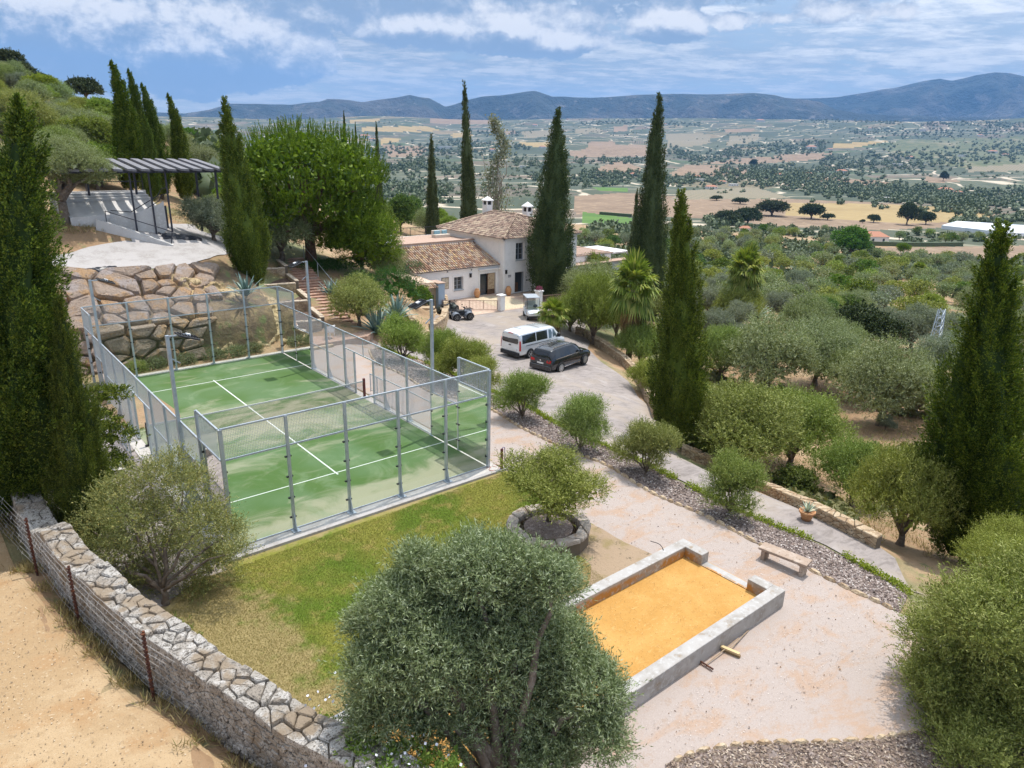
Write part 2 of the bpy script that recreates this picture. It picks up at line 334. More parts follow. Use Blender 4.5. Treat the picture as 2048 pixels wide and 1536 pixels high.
M_dirt = mat('dry_earth', (.31, .20, .115), .95, [(.25, (.40, .28, .17), .45, .62), (1.6, (.20, .19, .09), .56, .70), (7, (.22, .155, .10), .55, .75), (.08, (.17, .18, .085), .5, .6)], bump=[(3, .6, .2), (25, .5, .05)])
M_track = mat('sandy_track', (.36, .245, .135), .95, [(.5, (.43, .31, .185), .42, .62), (3.5, (.31, .21, .115), .56, .74), (.9, (.36, .225, .115), .52, .66), (40, (.24, .165, .10), .56, .68), (14, (.45, .34, .22), .58, .68)], bump=[(4, .5, .08), (40, .5, .02)])
M_patch = mat('valley_fields', (.2, .2, .12), .95)  # valley field colours darkened overall to include cloud shadow
M_tan = mat('ploughed_field', (.235, .165, .11), .95, [(.02, (.195, .135, .09), .45, .65), (.12, (.33, .24, .16), .5, .7)])
M_gold = mat('stubble_field', (.33, .24, .11), .95, [(.02, (.28, .20, .09), .4, .65), (.15, (.37, .28, .14), .5, .7)])
M_vine = mat('vineyard', (.075, .15, .03), .95, [(.05, (.10, .185, .035), .4, .65)])
M_rows = mat('olive_rows', (.45, .34, .23), .95, fn=rows_fn((.26, .205, .145), (.10, .13, .07), 9.0, .30))
M_scrub = mat('dark_scrub', (.085, .105, .05), .95, [(.05, (.15, .15, .08), .45, .6), (.01, (.22, .19, .12), .55, .65)])
def patch():
    m = M_patch; t = NT(m.node_tree); t.n.clear(); out = t.new('ShaderNodeOutputMaterial'); co = t.new('ShaderNodeTexCoord').outputs['Object']
    w = t.vmath('ADD', co, t.vmath('MULTIPLY', t.new('ShaderNodeTexNoise', {'Vector': co, 'Scale': .0035, 'Detail': 3}).outputs[1], (190, 190, 0)))
    w2 = t.vmath('MULTIPLY', w, (.0052, .0085, 0))
    vo = t.new('ShaderNodeTexVoronoi', {'Vector': w2, 'Scale': 1.0}); col = t.new('ShaderNodeSeparateColor', {0: vo.outputs['Color']})
    base = t.ramp(col.outputs[0], [(0, (.05, .065, .035)), (.2, (.08, .09, .05)), (.34, (.15, .115, .08)), (.46, (.07, .08, .045)), (.58, (.11, .095, .065)), (.66, (.045, .06, .03)), (.8, (.20, .155, .09)), (.85, (.095, .105, .06)), (.93, (.05, .08, .03))], True)
    v = t.new('ShaderNodeVectorRotate', {'Vector': co, 'Angle': t.math('MULTIPLY', col.outputs[1], 3.1)}, rotation_type='Z_AXIS').outputs[0]
    s = t.new('ShaderNodeSeparateXYZ', {0: t.vmath('MULTIPLY', v, (.1, .1, .1))})
    fx = t.math('SUBTRACT', t.math('FRACT', s.outputs[0]), .5); fy = t.math('SUBTRACT', t.math('FRACT', s.outputs[1]), .5)
    r = t.math('SQRT', t.math('ADD', t.math('MULTIPLY', fx, fx), t.math('MULTIPLY', fy, fy)))
    dots = t.math('MULTIPLY', t.rng(r, .26, .36, 1, 0), t.rng(col.outputs[2], .42, .44))
    c = t.mix(dots, base, (.05, .07, .04))
    c = t.mix(t.rng(t.noise(co, .012, 6, .7), .50, .58), c, (.055, .07, .038)); c = t.mix(t.rng(t.noise(co, .035, 5, .7), .60, .68), c, (.14, .115, .08))
    edge = t.new('ShaderNodeTexVoronoi', {'Vector': w2, 'Scale': 1.0}, feature='DISTANCE_TO_EDGE').outputs[0]
    c = t.mix(t.rng(edge, .012, .03, 1, 0), c, t.mix(t.rng(t.noise(co, .01, 2), .45, .55), (.08, .10, .05), (.50, .42, .32)))
    p = t.new('ShaderNodeBsdfPrincipled', {'Base Color': c, 'Roughness': .95}); t.l.new(p.outputs[0], out.inputs[0])
patch()
# ================================================================ the ground: one polar sheet from under the camera to the far edge of the valley
FIELDS = [
 (6, [(1798,279),(2048,274),(2100,300),(2100,330),(1929,337),(1817,317),(1769,300)]),
 (2, [(1150,392),(1240,386),(1480,398),(1600,398),(1750,405),(1990,424),(2000,450),(1900,455),(1700,462),(1560,452),(1400,436),(1150,428)]),
 (3, [(1565,406),(1700,407),(1860,412),(1985,424),(1982,441),(1811,447),(1663,438),(1571,430)]),
 (2, [(1735,496),(2100,490),(2100,520),(1780,516)]), (0, [(1789,606),(1960,606),(1940,640),(1792,640)]),
 (4, [(1165,424),(1265,436),(1258,456),(1165,446)]),
 (3, [(724,254),(851,252),(880,260),(856,264),(722,263)]), (2, [(861,237),(985,240),(985,246),(956,249),(859,246)]), (3, [(700,240),(761,238),(756,243),(700,245)]),
 (3, [(760,276),(802,276),(798,283),(763,288)]), (2, [(763,290),(846,292),(856,298),(837,312),(780,315)]), (3, [(1037,284),(1100,285),(1103,294),(1037,292)]), (2, [(1139,302),(1200,300),(1200,315),(1142,312)]),
 (2, [(1177,284),(1226,282),(1231,289),(1294,290),(1294,313),(1150,315),(1150,303),(1174,296)]), (2, [(1187,340),(1235,320),(1282,335),(1279,345),(1187,345)]),
 (2, [(1340,347),(1370,330),(1443,330),(1497,340),(1492,351),(1345,352)]), (2, [(1394,328),(1470,318),(1650,305),(1650,318),(1516,328)]),
 (5, [(1333,269),(1394,265),(1421,271),(1421,286),(1394,292),(1335,296)]), (5, [(1460,271),(1516,269),(1523,276),(1492,288),(1453,291)]), (5, [(1150,259),(1187,255),(1206,259),(1201,265),(1150,267)]),
 (2, [(1228,253),(1253,251),(1255,262),(1226,264)]), (2, [(1448,259),(1511,256),(1511,262),(1450,265)]), (5, [(1370,381),(1511,374),(1580,396),(1394,399),(1340,399)]), (4, [(1184,374),(1257,376),(1257,384),(1199,381)]),
 (3, [(1667,288),(1783,281),(1706,296),(1667,297)]), (2, [(1550,310),(1667,305),(1664,308),(1550,316)]), (2, [(1849,352),(1915,361),(1929,366),(1854,364)]), (2, [(1603,354),(1740,359),(1788,366),(1769,372),(1684,366),(1606,362)]),
 (5, [(1929,335),(2060,327),(2060,342),(1939,344)]), (3, [(900,268),(940,264),(945,272),(905,276)]), (2, [(1000,262),(1030,260),(1034,268),(1004,270)]), (5, [(1040,262),(1120,258),(1120,272),(1050,276)])]
def inpoly(px, py, poly):
    r = np.zeros(px.shape, bool); n = len(poly)
    for i in range(n):
        x1, y1 = poly[i]; x2, y2 = poly[(i+1) % n]
        c = ((y1 > py) != (y2 > py)) & (px < (x2-x1)*(py-y1)/((y2-y1) or 1e-9)+x1); r ^= c
    return r
def proj(P):
    D = P-CAMP; z = D@_f; z = np.where(z > .1, z, .1); return 1024+FOC*(D@_rr)/z, 768-FOC*(D@_uu)/z, D@_f
def ground():
    nb, nd = 861, 520; b = np.radians(np.linspace(-72, 72, nb))+YAW; d = np.exp(np.linspace(math.log(1.5), math.log(7600), nd))
    B, Dd = np.meshgrid(b, d); X = CX+np.sin(B)*Dd; Y = CY+np.cos(B)*Dd; Z = H(X, Y)
    Z = Z-np.interp(Dd, [0, 45, 80, 160], [.02, .025, .06, 0])
    V = np.stack([X, Y, Z], -1).reshape(-1, 3)
    i = np.arange(nd-1)[:, None]*nb+np.arange(nb-1)[None]; F = np.stack([i, i+1, i+nb+1, i+nb], -1).reshape(-1, 4)
    c = V[F].mean(1); u, v, w = proj(c); dd = np.hypot(c[:, 0]-CX, c[:, 1]-CY)
    m = np.where(dd > 420, 1, 0)
    far = (dd > 150) & (w > 0)
    for k, poly in FIELDS:
        q = inpoly(u, v, poly) & (far if k else w > 0); m[q] = k
    me = mesh_np('ground', V, F, [M_dirt, M_patch, M_tan, M_gold, M_vine, M_rows, M_scrub], True, m)
    struct('ground', me, 'dry hillside and valley floor of fields running to the mountains')
ground()
def smooth_poly(pts, n=4, closed=True):
    """Catmull-Rom through the points"""
    P = [np.array(p, float) for p in pts]; N = len(P); out = []
    for i in range(N if closed else N-1):
        p0 = P[(i-1) % N] if closed or i > 0 else P[0]; p1 = P[i]; p2 = P[(i+1) % N]; p3 = P[(i+2) % N] if closed or i+2 < N else P[-1]
        for k in range(n):
            t = k/n; out.append(.5*((2*p1)+(-p0+p2)*t+(2*p0-5*p1+4*p2-p3)*t*t+(-p0+3*p1-3*p2+p3)*t**3))
    if not closed: out.append(P[-1])
    return out
def pxy(pts): return [tuple(hit(u, v)[0][:2]) for u, v in pts]
def drape(name, poly, m, off=0.0, step=.5, zf=None, label=None, kind='structure', cat='ground', uv=None):
    P = [Vector(p[:2]) for p in poly]; bd = []
    for i in range(len(P)):
        a, b = P[i], P[(i+1) % len(P)]; n = max(1, int((b-a).length/step)); bd += [a.lerp(b, k/n) for k in range(n)]
    xs = [p.x for p in bd]; ys = [p.y for p in bd]; gx, gy = np.meshgrid(np.arange(min(xs), max(xs), step)+.13, np.arange(min(ys), max(ys), step)+.17)
    gx = gx.ravel(); gy = gy.ravel(); q = inpoly(gx, gy, [(p.x, p.y) for p in bd])
    pts = bd+[Vector((a, b)) for a, b in zip(gx[q], gy[q])]
    vo, _, fo, _, _, _ = geometry.delaunay_2d_cdt(pts, [], [list(range(len(bd)))], 1, 1e-4)
    xy = np.array([(p.x, p.y) for p in vo]); z = (H(xy[:, 0], xy[:, 1]) if zf is None else zf(xy[:, 0], xy[:, 1]))+off
    f3 = [f for f in fo if len(f) == 3]
    me = mesh_np(name, np.column_stack([xy, z]), f3, m, True)
    fl = np.zeros(len(me.polygons)*3); me.polygons.foreach_get('normal', fl)
    if fl.reshape(-1, 3)[:, 2].mean() < 0: me.flip_normals()
    return link(name, me, kind=kind, label=label, cat=cat)
# ---------------------------------------------------------------- paving, gravel, lawn
def streaks(t, co, c):
    v = t.new('ShaderNodeMapping', {'Vector': co, 'Rotation': (0, 0, .7), 'Scale': (1, 3.2, 1)}).outputs[0]
    n = t.noise(v, 1.1, 7, .7, .8); c = t.mix(t.rng(n, .44, .64), c, (.205, .178, .166))
    n = t.noise(v, 6, 5, .7, .6); c = t.mix(t.rng(n, .54, .68, 0, .6), c, (.19, .165, .155))
    return t.mix(t.rng(t.noise(co, .22, 3), .48, .68, 0, .75), c, (.345, .285, .23))
M_drive = mat('printed_concrete', (.295, .258, .243), .85, [(.9, (.34, .30, .28), .55, .7)], bump=[(9, .45, .03), (50, .25, .01)], fn=streaks)
def gravel(t, co, c):
    v = t.new('ShaderNodeMapping', {'Vector': co, 'Rotation': (0, 0, .5), 'Scale': (1, 1.8, 1)}).outputs[0]
    n = t.noise(v, .75, 8, .68, .5); c = t.mix(t.rng(n, .47, .64, 0, .85), c, (.385, .262, .185))
    n = t.noise(co, 2.6, 6, .75); c = t.mix(t.rng(n, .55, .66, 0, .6), c, (.335, .25, .195))
    n = t.noise(co, 45, 3, .7); c = t.mix(t.rng(n, .57, .70, 0, .8), c, (.22, .17, .145))
    n = t.noise(co, 30, 3, .7); return t.mix(t.rng(n, .30, .44, .7, 0), c, (.48, .43, .40))
M_gravel = mat('pale_gravel', (.375, .315, .285), .9, bump=[(60, .55, .012), (12, .4, .02)], fn=gravel)
def lawnf(t, co, c):
    c = t.mix(t.rng(t.noise(co, .33, 3, .5), .42, .62), (.10, .158, .012), (.21, .205, .035))
    c = t.mix(t.rng(t.noise(co, 1.6, 6, .7), .50, .68, 0, .8), c, (.30, .235, .075))
    c = t.mix(t.rng(t.noise(co, 14, 5, .7), .50, .66, 0, .55), c, (.07, .11, .01))
    s = t.new('ShaderNodeSeparateXYZ', {0: co})      # drier along the stone wall and at the near end
    dry = t.math('MAXIMUM', t.rng(s.outputs[0], 1.9, -2.4), t.math('MAXIMUM', t.rng(s.outputs[1], -5.2, -8.6, 0, .8), t.rng(s.outputs[1], -1.3, -.5, 0, .6)))
    k = t.rng(t.math('ADD', dry, t.math('MULTIPLY', t.math('SUBTRACT', t.noise(co, 1.1, 5, .7), .5), 1.6)), .30, .72, 0, .95)
    return t.mix(k, c, (.31, .24, .11))
M_lawn = mat('mown_grass', (.2, .25, .05), .95, bump=[(35, .8, .03), (9, .4, .03)], fn=lawnf)
M_soil = mat('bare_soil', (.34, .25, .17), .95, [(6, (.17, .13, .085), .57, .68), (1.2, (.26, .20, .10), .5, .7)], bump=[(8, .7, .06), (40, .5, .02)])
M_mulch = mat('bark_mulch', (.24, .18, .15), .95, [(9, (.40, .33, .30), .5, .65), (25, (.09, .065, .06), .5, .65), (4, (.27, .22, .20), .5, .7)], bump=[(22, 1.0, .05), (60, .8, .02)])
M_conc = mat('weathered_concrete', (.46, .43, .40), .85, [(1.3, (.37, .34, .31), .45, .68), (14, (.50, .48, .46), .5, .7), (5, (.33, .29, .25), .6, .75)], bump=[(30, .25, .01)])
M_concw = mat('pale_concrete', (.39, .365, .355), .8, [(1.1, (.32, .295, .28), .45, .65), (9, (.43, .41, .395), .5, .7)], bump=[(20, .2, .01)])
bedL = [(738,700),(742,712),(755,728),(805,750),(864,787),(925,800),(978,817),(1040,855),(1122,896),(1200,925),(1300,985),(1400,1028),(1500,1080),(1600,1130),(1700,1180),(1800,1226)]
bedR = [(1815,1192),(1790,1172),(1650,1095),(1500,1034),(1330,950),(1215,896),(1119,853),(1050,812),(978,783),(905,750),(843,724),(799,711),(765,695)]
bedLw = [np.array(p) for p in pxy(bedL)]; bedRw = [np.array(p) for p in pxy(bedR)]
bedPoly = smooth_poly(bedLw, 3, False)+smooth_poly([bedRw[0]]+bedRw[1:], 3, False)
drape('gravel_terrace', pxy([(1000,935),(968,925),(905,880),(820,835),(740,790),(660,748),(590,712),(575,700),(640,698),(735,672),(765,690)])+[tuple(p) for p in bedLw]+[(13.6, -15.6), (13.0, -17.5), (4.0, -22), (2, -15.2), (-1.2, -12.6), (-1.2, -8.4), (10.0, -8.3), (10.05, -5.6), (10.4, -1.2)], M_gravel, .0, label='pale pinkish gravel terrace round the sand court')
drape('drive', pxy([(1850,1190),(1790,1165),(1650,1090),(1500,1030),(1330,945),(1215,890),(1119,849),(978,780),(905,746),(843,720),(799,707),(765,690),(820,690),(858,660),(886,628),(880,612),(1000,621),(1067,612),(1130,612),(1165,640),(1180,683)])+[(33.6, 17.6), (30.3, 10.4), (25.4, 4.0), (20.6, -1.2), (18.6, -4), (18.6, -9), (18.4, -11.2), (17.6, -12.6), (15.6, -13.9)], M_drive, .012, label='printed concrete drive and parking area')
drape('forecourt', [(31.3, 29.8), (39.6, 29.4), (42.5, 30), (45, 33), (45, 36.3), (31.8, 36.6)], mat('terracotta_paving', (.50, .36, .28), .85, [(2.5, (.58, .45, .35), .45, .6), (30, (.42, .30, .23), .5, .65)], bump=(30, .3, .01)), .03)
drape('forecourt_gravel', [(35.1, 29.9), (38.3, 29.6), (39.4, 34.3), (38.2, 35.6), (35.8, 35.8)], mat('ochre_pebbles', (.50, .40, .27), .9, [(18, (.66, .58, .44), .48, .6), (40, (.34, .26, .17), .52, .66)], bump=(40, .6, .02)), .045)
drape('lawn', [(-4.05, -3.4), (-1.3, -.9), (-.6, -.42), (10.45, -.36), (10.5, -1.3), (10.15, -5.6), (10.1, -8.62), (-.95, -8.62), (-1.05, -12.5), (-1.2, -14), (-1.9, -12), (-2.55, -9.8), (-3.3, -6.8)], M_lawn, .01, .3, label='mown lawn between padel court and sand court')
drape('bare_soil', smooth_poly([(10.1, -5.65), (9.2, -5.3), (8.9, -5.0), (8.4, -6.0), (8.3, -7.4), (7.2, -8.5), (10.05, -8.55), (10.1, -7)], 3), M_soil, .018, .3)
drape('planting_bed', [tuple(p) for p in bedPoly], M_mulch, .02, .4, label='long bed of dark slate mulch beside the gravel terrace')
drape('mulch_bed', smooth_poly(pxy([(1330, 1530), (1400, 1505), (1500, 1490), (1660, 1486), (1760, 1478), (1850, 1462)]), 3, False)+[(13.5, -19), (5, -22), (2.0, -17)], M_mulch, .022, .4, label='bark mulch bed at the near edge of the gravel')
drape('dirt_track', [(-5.15, 12), (-5.6, 5), (-5.3, -.6), (-4.85, -3.6), (-4.1, -7), (-3.0, -10), (-1.8, -13.5), (-.5, -19), (-2, -24), (-9.5, -24), (-14, -6), (-13, 10), (-9, 14)], M_track, .0, .5, label='sandy dirt track outside the stone wall')
drape('court_surround', [(-4.6, 13), (-4.2, 6), (-3.95, 2), (-3.9, -2.8), (-1.3, -.95), (-.5, -.95), (-.5, 21.6), (-3.0, 21.6), (-3.2, 17)], M_drive, .01, .5, label='pale paving on the left of the padel court')
drape('upper_terrace', smooth_poly(pxy([(60, 548), (150, 541), (300, 538), (420, 517), (490, 508), (522, 498), (460, 478), (400, 462), (384, 449), (330, 448), (230, 430), (215, 445), (262, 478), (250, 482), (180, 494), (130, 509), (60, 520)]), 3), M_concw, .03, .5, label='pale concrete terrace above the boulder wall')
# ---------------------------------------------------------------- 2-D cells for stonework
def cells(pts, x0, x1, y0, y1, asp=1.0):
    """Voronoi cells of points inside a box (simple half-plane clipping)"""
    P = np.array(pts, float); out = []
    for i, p in enumerate(P):
        poly = [(x0, y0), (x1, y0), (x1, y1), (x0, y1)]
        o = np.argsort(((P-p)**2*[1, asp**2]).sum(1))[1:16]
        for j in o:
            q = P[j]; m = (p+q)/2; n = (q-p)*[1, asp**2]; res = []
            for k in range(len(poly)):
                a = np.array(poly[k]); b = np.array(poly[(k+1) % len(poly)]); da = (a-m)@n; db = (b-m)@n
                if da <= 0: res.append(tuple(a))
                if (da < 0) != (db < 0) and abs(da-db) > 1e-12: res.append(tuple(a+(b-a)*da/(da-db)))
            poly = res
            if len(poly) < 3: break
        if len(poly) >= 3: out.append((p, poly))
    return out
def jgrid(x0, x1, y0, y1, sx, sy, j=.36, r=random):
    pts = []; ny = max(1, round((y1-y0)/sy))
    for b in range(ny):
        nx = max(1, round((x1-x0)/sx)); off = r.random()
        for a in range(nx+1): pts.append((x0+(a+off-.5+r.uniform(-j, j))*(x1-x0)/nx, y0+(b+.5+r.uniform(-j, j))*(y1-y0)/ny))
    return [p for p in pts if x0 < p[0] < x1 and y0 < p[1] < y1]
def stones(mb, cl, fmap, gap, proud, r=random, wob=.0, cut=.12, shp=((1.0, -.4), (1.0, .5), (.93, .88), (.74, 1.0))):
    """fmap(u, v, depth) -> world; every cell becomes a faceted stone standing proud of its bed"""
    for c, poly in cl:
        c = np.array(poly).mean(0); pr = proud*r.uniform(.55, 1.15); tu, tv = r.uniform(-.25, .25)*wob, r.uniform(-.25, .25)*wob
        q = []
        for a, b in zip(poly, poly[1:]+poly[:1]):
            a = np.array(a); b = np.array(b)
            if np.hypot(*(b-a)) < gap*.6: continue
            q += [a+(b-a)*cut, a+(b-a)*(1-cut)] if np.hypot(*(b-a)) > gap*3 else [(a+b)/2]
        if len(q) < 3: continue
        n = len(q); rings = []
        for sh, hgt in shp:
            rr = []
            for p in q:
                d = p-c; L = max(np.hypot(*d), 1e-6); s_ = max(.3, (L-gap/2)/L)*sh
                pt = c+d*s_; k = hgt*pr+(d[0]*tu+d[1]*tv)*sh*pr
                if hgt > 0: k += r.uniform(-.11, .11)*pr
                rr.append(fmap(pt[0], pt[1], k))
            rings.append(rr)
        vs = [v for rr in rings for v in rr]; fs = []
        for k in range(3): fs += [(k*n+i, k*n+(i+1) % n, (k+1)*n+(i+1) % n, (k+1)*n+i) for i in range(n)]
        fs.append(tuple(range(3*n, 4*n))); mb.add(vs, fs)
# ================================================================ padel court (x 0..10, y 0..20)
M_galv = mat('galvanised_steel', (.50, .55, .60), .42, [(3, (.42, .47, .53), .45, .6)], metal=.55, spec=.5)
M_wire = mat('wire_mesh', (.44, .47, .50), .5, metal=.4)
M_black = mat('black_metal', (.018, .018, .02), .45)
M_dark = mat('dark_rubber', (.03, .03, .032), .8)
M_white = mat('white_paint', (.78, .79, .80), .6)
def turf_fn(t, co, c):
    c = t.mix(t.rng(t.noise(co, .36, 2, .5), .38, .62), (.07, .13, .034), (.095, .16, .068))
    v = t.new('ShaderNodeMapping', {'Vector': co, 'Rotation': (0, 0, -.35), 'Scale': (.55, 1.1, 1)}).outputs[0]
    s = t.new('ShaderNodeSeparateXYZ', {0: co})
    yy = t.math('ABSOLUTE', t.math('SUBTRACT', s.outputs[1], 9.4))
    mid = t.rng(yy, 1.0, 5.2, 1, 0); end = t.math('MULTIPLY', t.rng(s.outputs[1], 2.9, .2), 1.0)
    k = t.math('ADD', t.math('MULTIPLY', t.noise(v, .55, 6, .62, 1.4), 1.2), t.math('MULTIPLY', t.math('MAXIMUM', t.math('MULTIPLY', mid, .75), end), .36))
    c = t.mix(t.rng(k, .62, .98, 0, .75), c, (.36, .33, .245))
    k2 = t.rng(t.noise(t.vmath('ADD', co, (31, 7, 0)), .42, 5, .6, 1.2), .50, .68, 0, .45)
    c = t.mix(k2, c, (.19, .25, .145))
    return t.mix(t.rng(t.noise(co, 40, 2), .45, .65, 0, .18), c, (.05, .12, .03))
M_turf = mat('green_turf', (.07, .2, .05), .95, bump=(70, .3, .008), fn=turf_fn)
def glassmat(name, tint, refl):
    m = bpy.data.materials.new(name); m.use_nodes = True; t = NT(m.node_tree); t.n.clear(); out = t.new('ShaderNodeOutputMaterial')
    tr = t.new('ShaderNodeBsdfTransparent', {'Color': (*tint, 1)}); gl = t.new('ShaderNodeBsdfGlossy', {'Color': (*refl, 1), 'Roughness': .015})
    fr = t.new('ShaderNodeFresnel', {'IOR': 1.5}); mx = t.new('ShaderNodeMixShader', {0: fr.outputs[0], 1: tr.outputs[0], 2: gl.outputs[0]}); t.l.new(mx.outputs[0], out.inputs[0]); return m
M_glass = glassmat('court_glass', (.90, .955, .925), (1, 1, 1))
struct('court_slab', MB().box(-.5, 10.35, -.42, 20.5, -.35, -.012).build('tmp', M_conc).data, 'concrete slab under the padel court'); bpy.data.objects.remove(bpy.data.objects['tmp'])
struct('slab_kerb', MB().box(-.5, 10.6, -.60, -.424, -.35, -.004).build('tmp', M_concw).data, 'pale kerb along the lawn edge of the court slab'); bpy.data.objects.remove(bpy.data.objects['tmp'])
court = thing('padel_court', 'green padel court enclosed by galvanised posts, glass and wire mesh', 'padel court')
MB().box(.02, 9.98, .02, 19.98, -.01, .0).build('turf', M_turf, court)
ln = MB()
for y in (3.05, 16.95): ln.box(.03, 9.97, y-.025, y+.025, .0, .005)
ln.box(4.97, 5.03, 2.87, 3.018, 0, .006).box(4.97, 5.03, 3.084, 16.916, 0, .006).box(4.97, 5.03, 16.982, 17.13, 0, .006)
ln.build('court_line', mat('line_paint', (.62, .64, .60), .7), court)
def post(x, y, z1, out, foot=True, w=.09, d=.07):
    b = MB(); ox, oy = out
    b.box(x-w/2, x+w/2, y-w/2, y+w/2, 0, z1)
    if foot:
        b.box(x-.13+ox*.1, x+.13+ox*.1, y-.13+oy*.1, y+.13+oy*.1, .0, .014)
        px, py = (0, .012) if ox else (.012, 0)
        a = [(x+ox*w/2-px, y+oy*w/2-py, .014), (x+ox*.24-px, y+oy*.24-py, .014), (x+ox*w/2-px, y+oy*w/2-py, .62)]
        c = [(p[0]+2*px, p[1]+2*py, p[2]) for p in a]; b.add(a+c, [(0, 1, 2), (3, 5, 4), (0, 3, 4, 1), (1, 4, 5, 2), (2, 5, 3, 0)])
    b.build('post', M_galv, court)
def rail(a, b, w=.05): MB().bar(a, b, w).build('rail', M_galv, court)
def meshp(a, b, z0, z1, s=.05, t=.0058):
    a = np.array(a, float); b = np.array(b, float); L = np.hypot(*(b-a)); n = int(L/s); m = MB()
    for i in range(1, n): p = a+(b-a)*i/n; m.bar((p[0], p[1], z0), (p[0], p[1], z1), t)
    k = int((z1-z0)/s)
    for j in range(1, k): z = z0+(z1-z0)*j/k; m.bar((a[0], a[1], z), (b[0], b[1], z), t)
    m.build('mesh_panel', M_wire, court)
def glassp(a, b, z0, z1):
    a = np.array(a, float); b = np.array(b, float); d = (b-a)/np.hypot(*(b-a)); g = .05
    cl = MB().add([(a[0]+d[0]*g, a[1]+d[1]*g, z0), (b[0]-d[0]*g, b[1]-d[1]*g, z0), (b[0]-d[0]*g, b[1]-d[1]*g, z1), (a[0]+d[0]*g, a[1]+d[1]*g, z1)], [(0, 1, 2, 3)]).mat(1)
    for z in (.45, 1.15, 1.9, 2.6):
        if z < z1:
            for p, s_ in ((a, 1), (b, -1)):
                q = p+d*s_*.07; cl.box(q[0]-.035, q[0]+.035, q[1]-.035, q[1]+.035, z-.022, z+.022)
    cl.build('glass_panel', [M_glass, M_black], court)
O = .05
for y, oy in ((0, -1), (20, 1)):
    for x in range(0, 12, 2):
        yy = y+oy*O
        if x in (0, 10): post(x+(-.06 if x == 0 else .06)*0, yy, 4.0, (0, oy), False, .11)
        else: post(x, yy, 4.0, (0, oy))
        if x < 10:
            glassp((x, y+oy*.0), (x+2, y+oy*.0), .04, 2.97); meshp((x+.045, yy), (x+1.955, yy), 3.02, 3.97)
    rail((0, yy, 3.0), (10, yy, 3.0)); rail((0, yy, 4.0), (10, yy, 4.0), .055); rail((.05, y, .02), (9.95, y, .02), .03)
for x, ox in ((0, -1), (10, 1)):
    xx = x+ox*O
    for y in (2, 4, 6, 8, 12, 14, 16, 18):
        hi = 4.0 if y in (2, 18) else 3.0
        post(xx, y, hi, (ox, 0), True)
    for y in (9.05, 10.95): post(xx, y, 2.15, (ox, 0), False, .08)
    post(xx, 10.0, 3.0, (ox, 0), False, .04) if False else MB().bar((xx, 10, 2.15), (xx, 10, 3.0), .04).build('post', M_galv, court)
    for s_, y0 in ((1, 0), (-1, 20)):
        a, b, c = y0, y0+2*s_, y0+4*s_
        glassp((x, min(a, b)), (x, max(a, b)), .04, 2.97); meshp((xx, min(a, b)+.06), (xx, max(a, b)-.05), 3.02, 3.97)
        glassp((x, min(c, b)), (x, max(c, b)), .04, 1.97); meshp((xx, min(c, b)+.05), (xx, max(c, b)-.05), 2.02, 2.97)
        rail((xx, a, 3.0), (xx, c, 3.0)); rail((xx, a, 4.0), (xx, b, 4.0)); rail((xx, b, 2.0), (xx, c, 2.0), .04)
        for u, w in ((4, 6), (6, 8)):
            q0, q1 = sorted((y0+u*s_, y0+w*s_)); meshp((xx, q0+.05), (xx, q1-.05), .05, 1.48); meshp((xx, q0+.05), (xx, q1-.05), 1.52, 2.97)
            rail((xx, q0, 1.5), (xx, q1, 1.5), .035); rail((xx, q0, 3.0), (xx, q1, 3.0)); rail((xx, q0, .03), (xx, q1, .03), .03)
    rail((xx, 8, 3.0), (xx, 12, 3.0)); rail((xx, 8, 2.15), (xx, 12, 2.15), .045)
    for q0, q1 in ((8, 9.05), (10.95, 12)): meshp((xx, q0+.05), (xx, q1-.05), .05, 2.1); rail((xx, q0, .03), (xx, q1, .03), .03)
    for q0, q1 in ((8, 10), (10, 12)): meshp((xx, q0+.05), (xx, q1-.05), 2.2, 2.97)
    # protective side rail outside the gateway
    g = MB(); xo = x+ox*.75
    for y in (9.3, 10, 10.7): g.bar((xo, y, 0), (xo, y, .95), .04)
    g.bar((xo, 9.3, .95), (xo, 10.7, .95), .04).bar((xo, 9.3, .1), (xo, 10.7, .1), .03)
    for k in range(1, 28): g.bar((xo, 9.3+.05*k, .1), (xo, 9.3+.05*k, .95), .004)
    g.build('gate_guard', M_galv, court)
# net
net = thing('padel_net', 'low mesh net with pale top band across the middle of the court', 'net', (5, 10, 0))
M_net = mat('black_net', (.03, .03, .03), .9)
n = MB(); top = lambda x: .92-.05*(1-(x/4.97)**2)
xs = np.linspace(-4.97, 4.97, 200)
for i, x in enumerate(xs): n.bar((x, 0, .02), (x, 0, top(x)), .006)
for z in np.linspace(.03, .9, 18):
    for a in range(10):
        x0, x1 = -4.97+a*.994, -4.97+(a+1)*.994; n.bar((x0, 0, z*top(x0)/.92), (x1, 0, z*top(x1)/.92), .006)
n.build('net_mesh', M_net, net); t_ = MB()
for a in range(12):
    x0, x1 = -4.97+a*.8283, -4.97+(a+1)*.8283; t_.add([(x0, -.014, top(x0)-.06), (x1, -.014, top(x1)-.06), (x1, -.014, top(x1)), (x0, -.014, top(x0)), (x0, .014, top(x0)-.06), (x1, .014, top(x1)-.06), (x1, .014, top(x1)), (x0, .014, top(x0))], [(0, 1, 2, 3), (7, 6, 5, 4), (3, 2, 6, 7), (0, 4, 5, 1)])
t_.build('top_band', mat('net_band', (.55, .56, .56), .8), net)
M_maroon = mat('maroon_paint', (.12, .03, .03), .5)
for x, m in ((-4.9, M_black), (5.02, M_maroon)): MB().box(x-.05, x+.05, -.05, .05, .006, 1.02).box(x-.16, x+.16, -.07, .07, .006, .05).build('post', m, net)
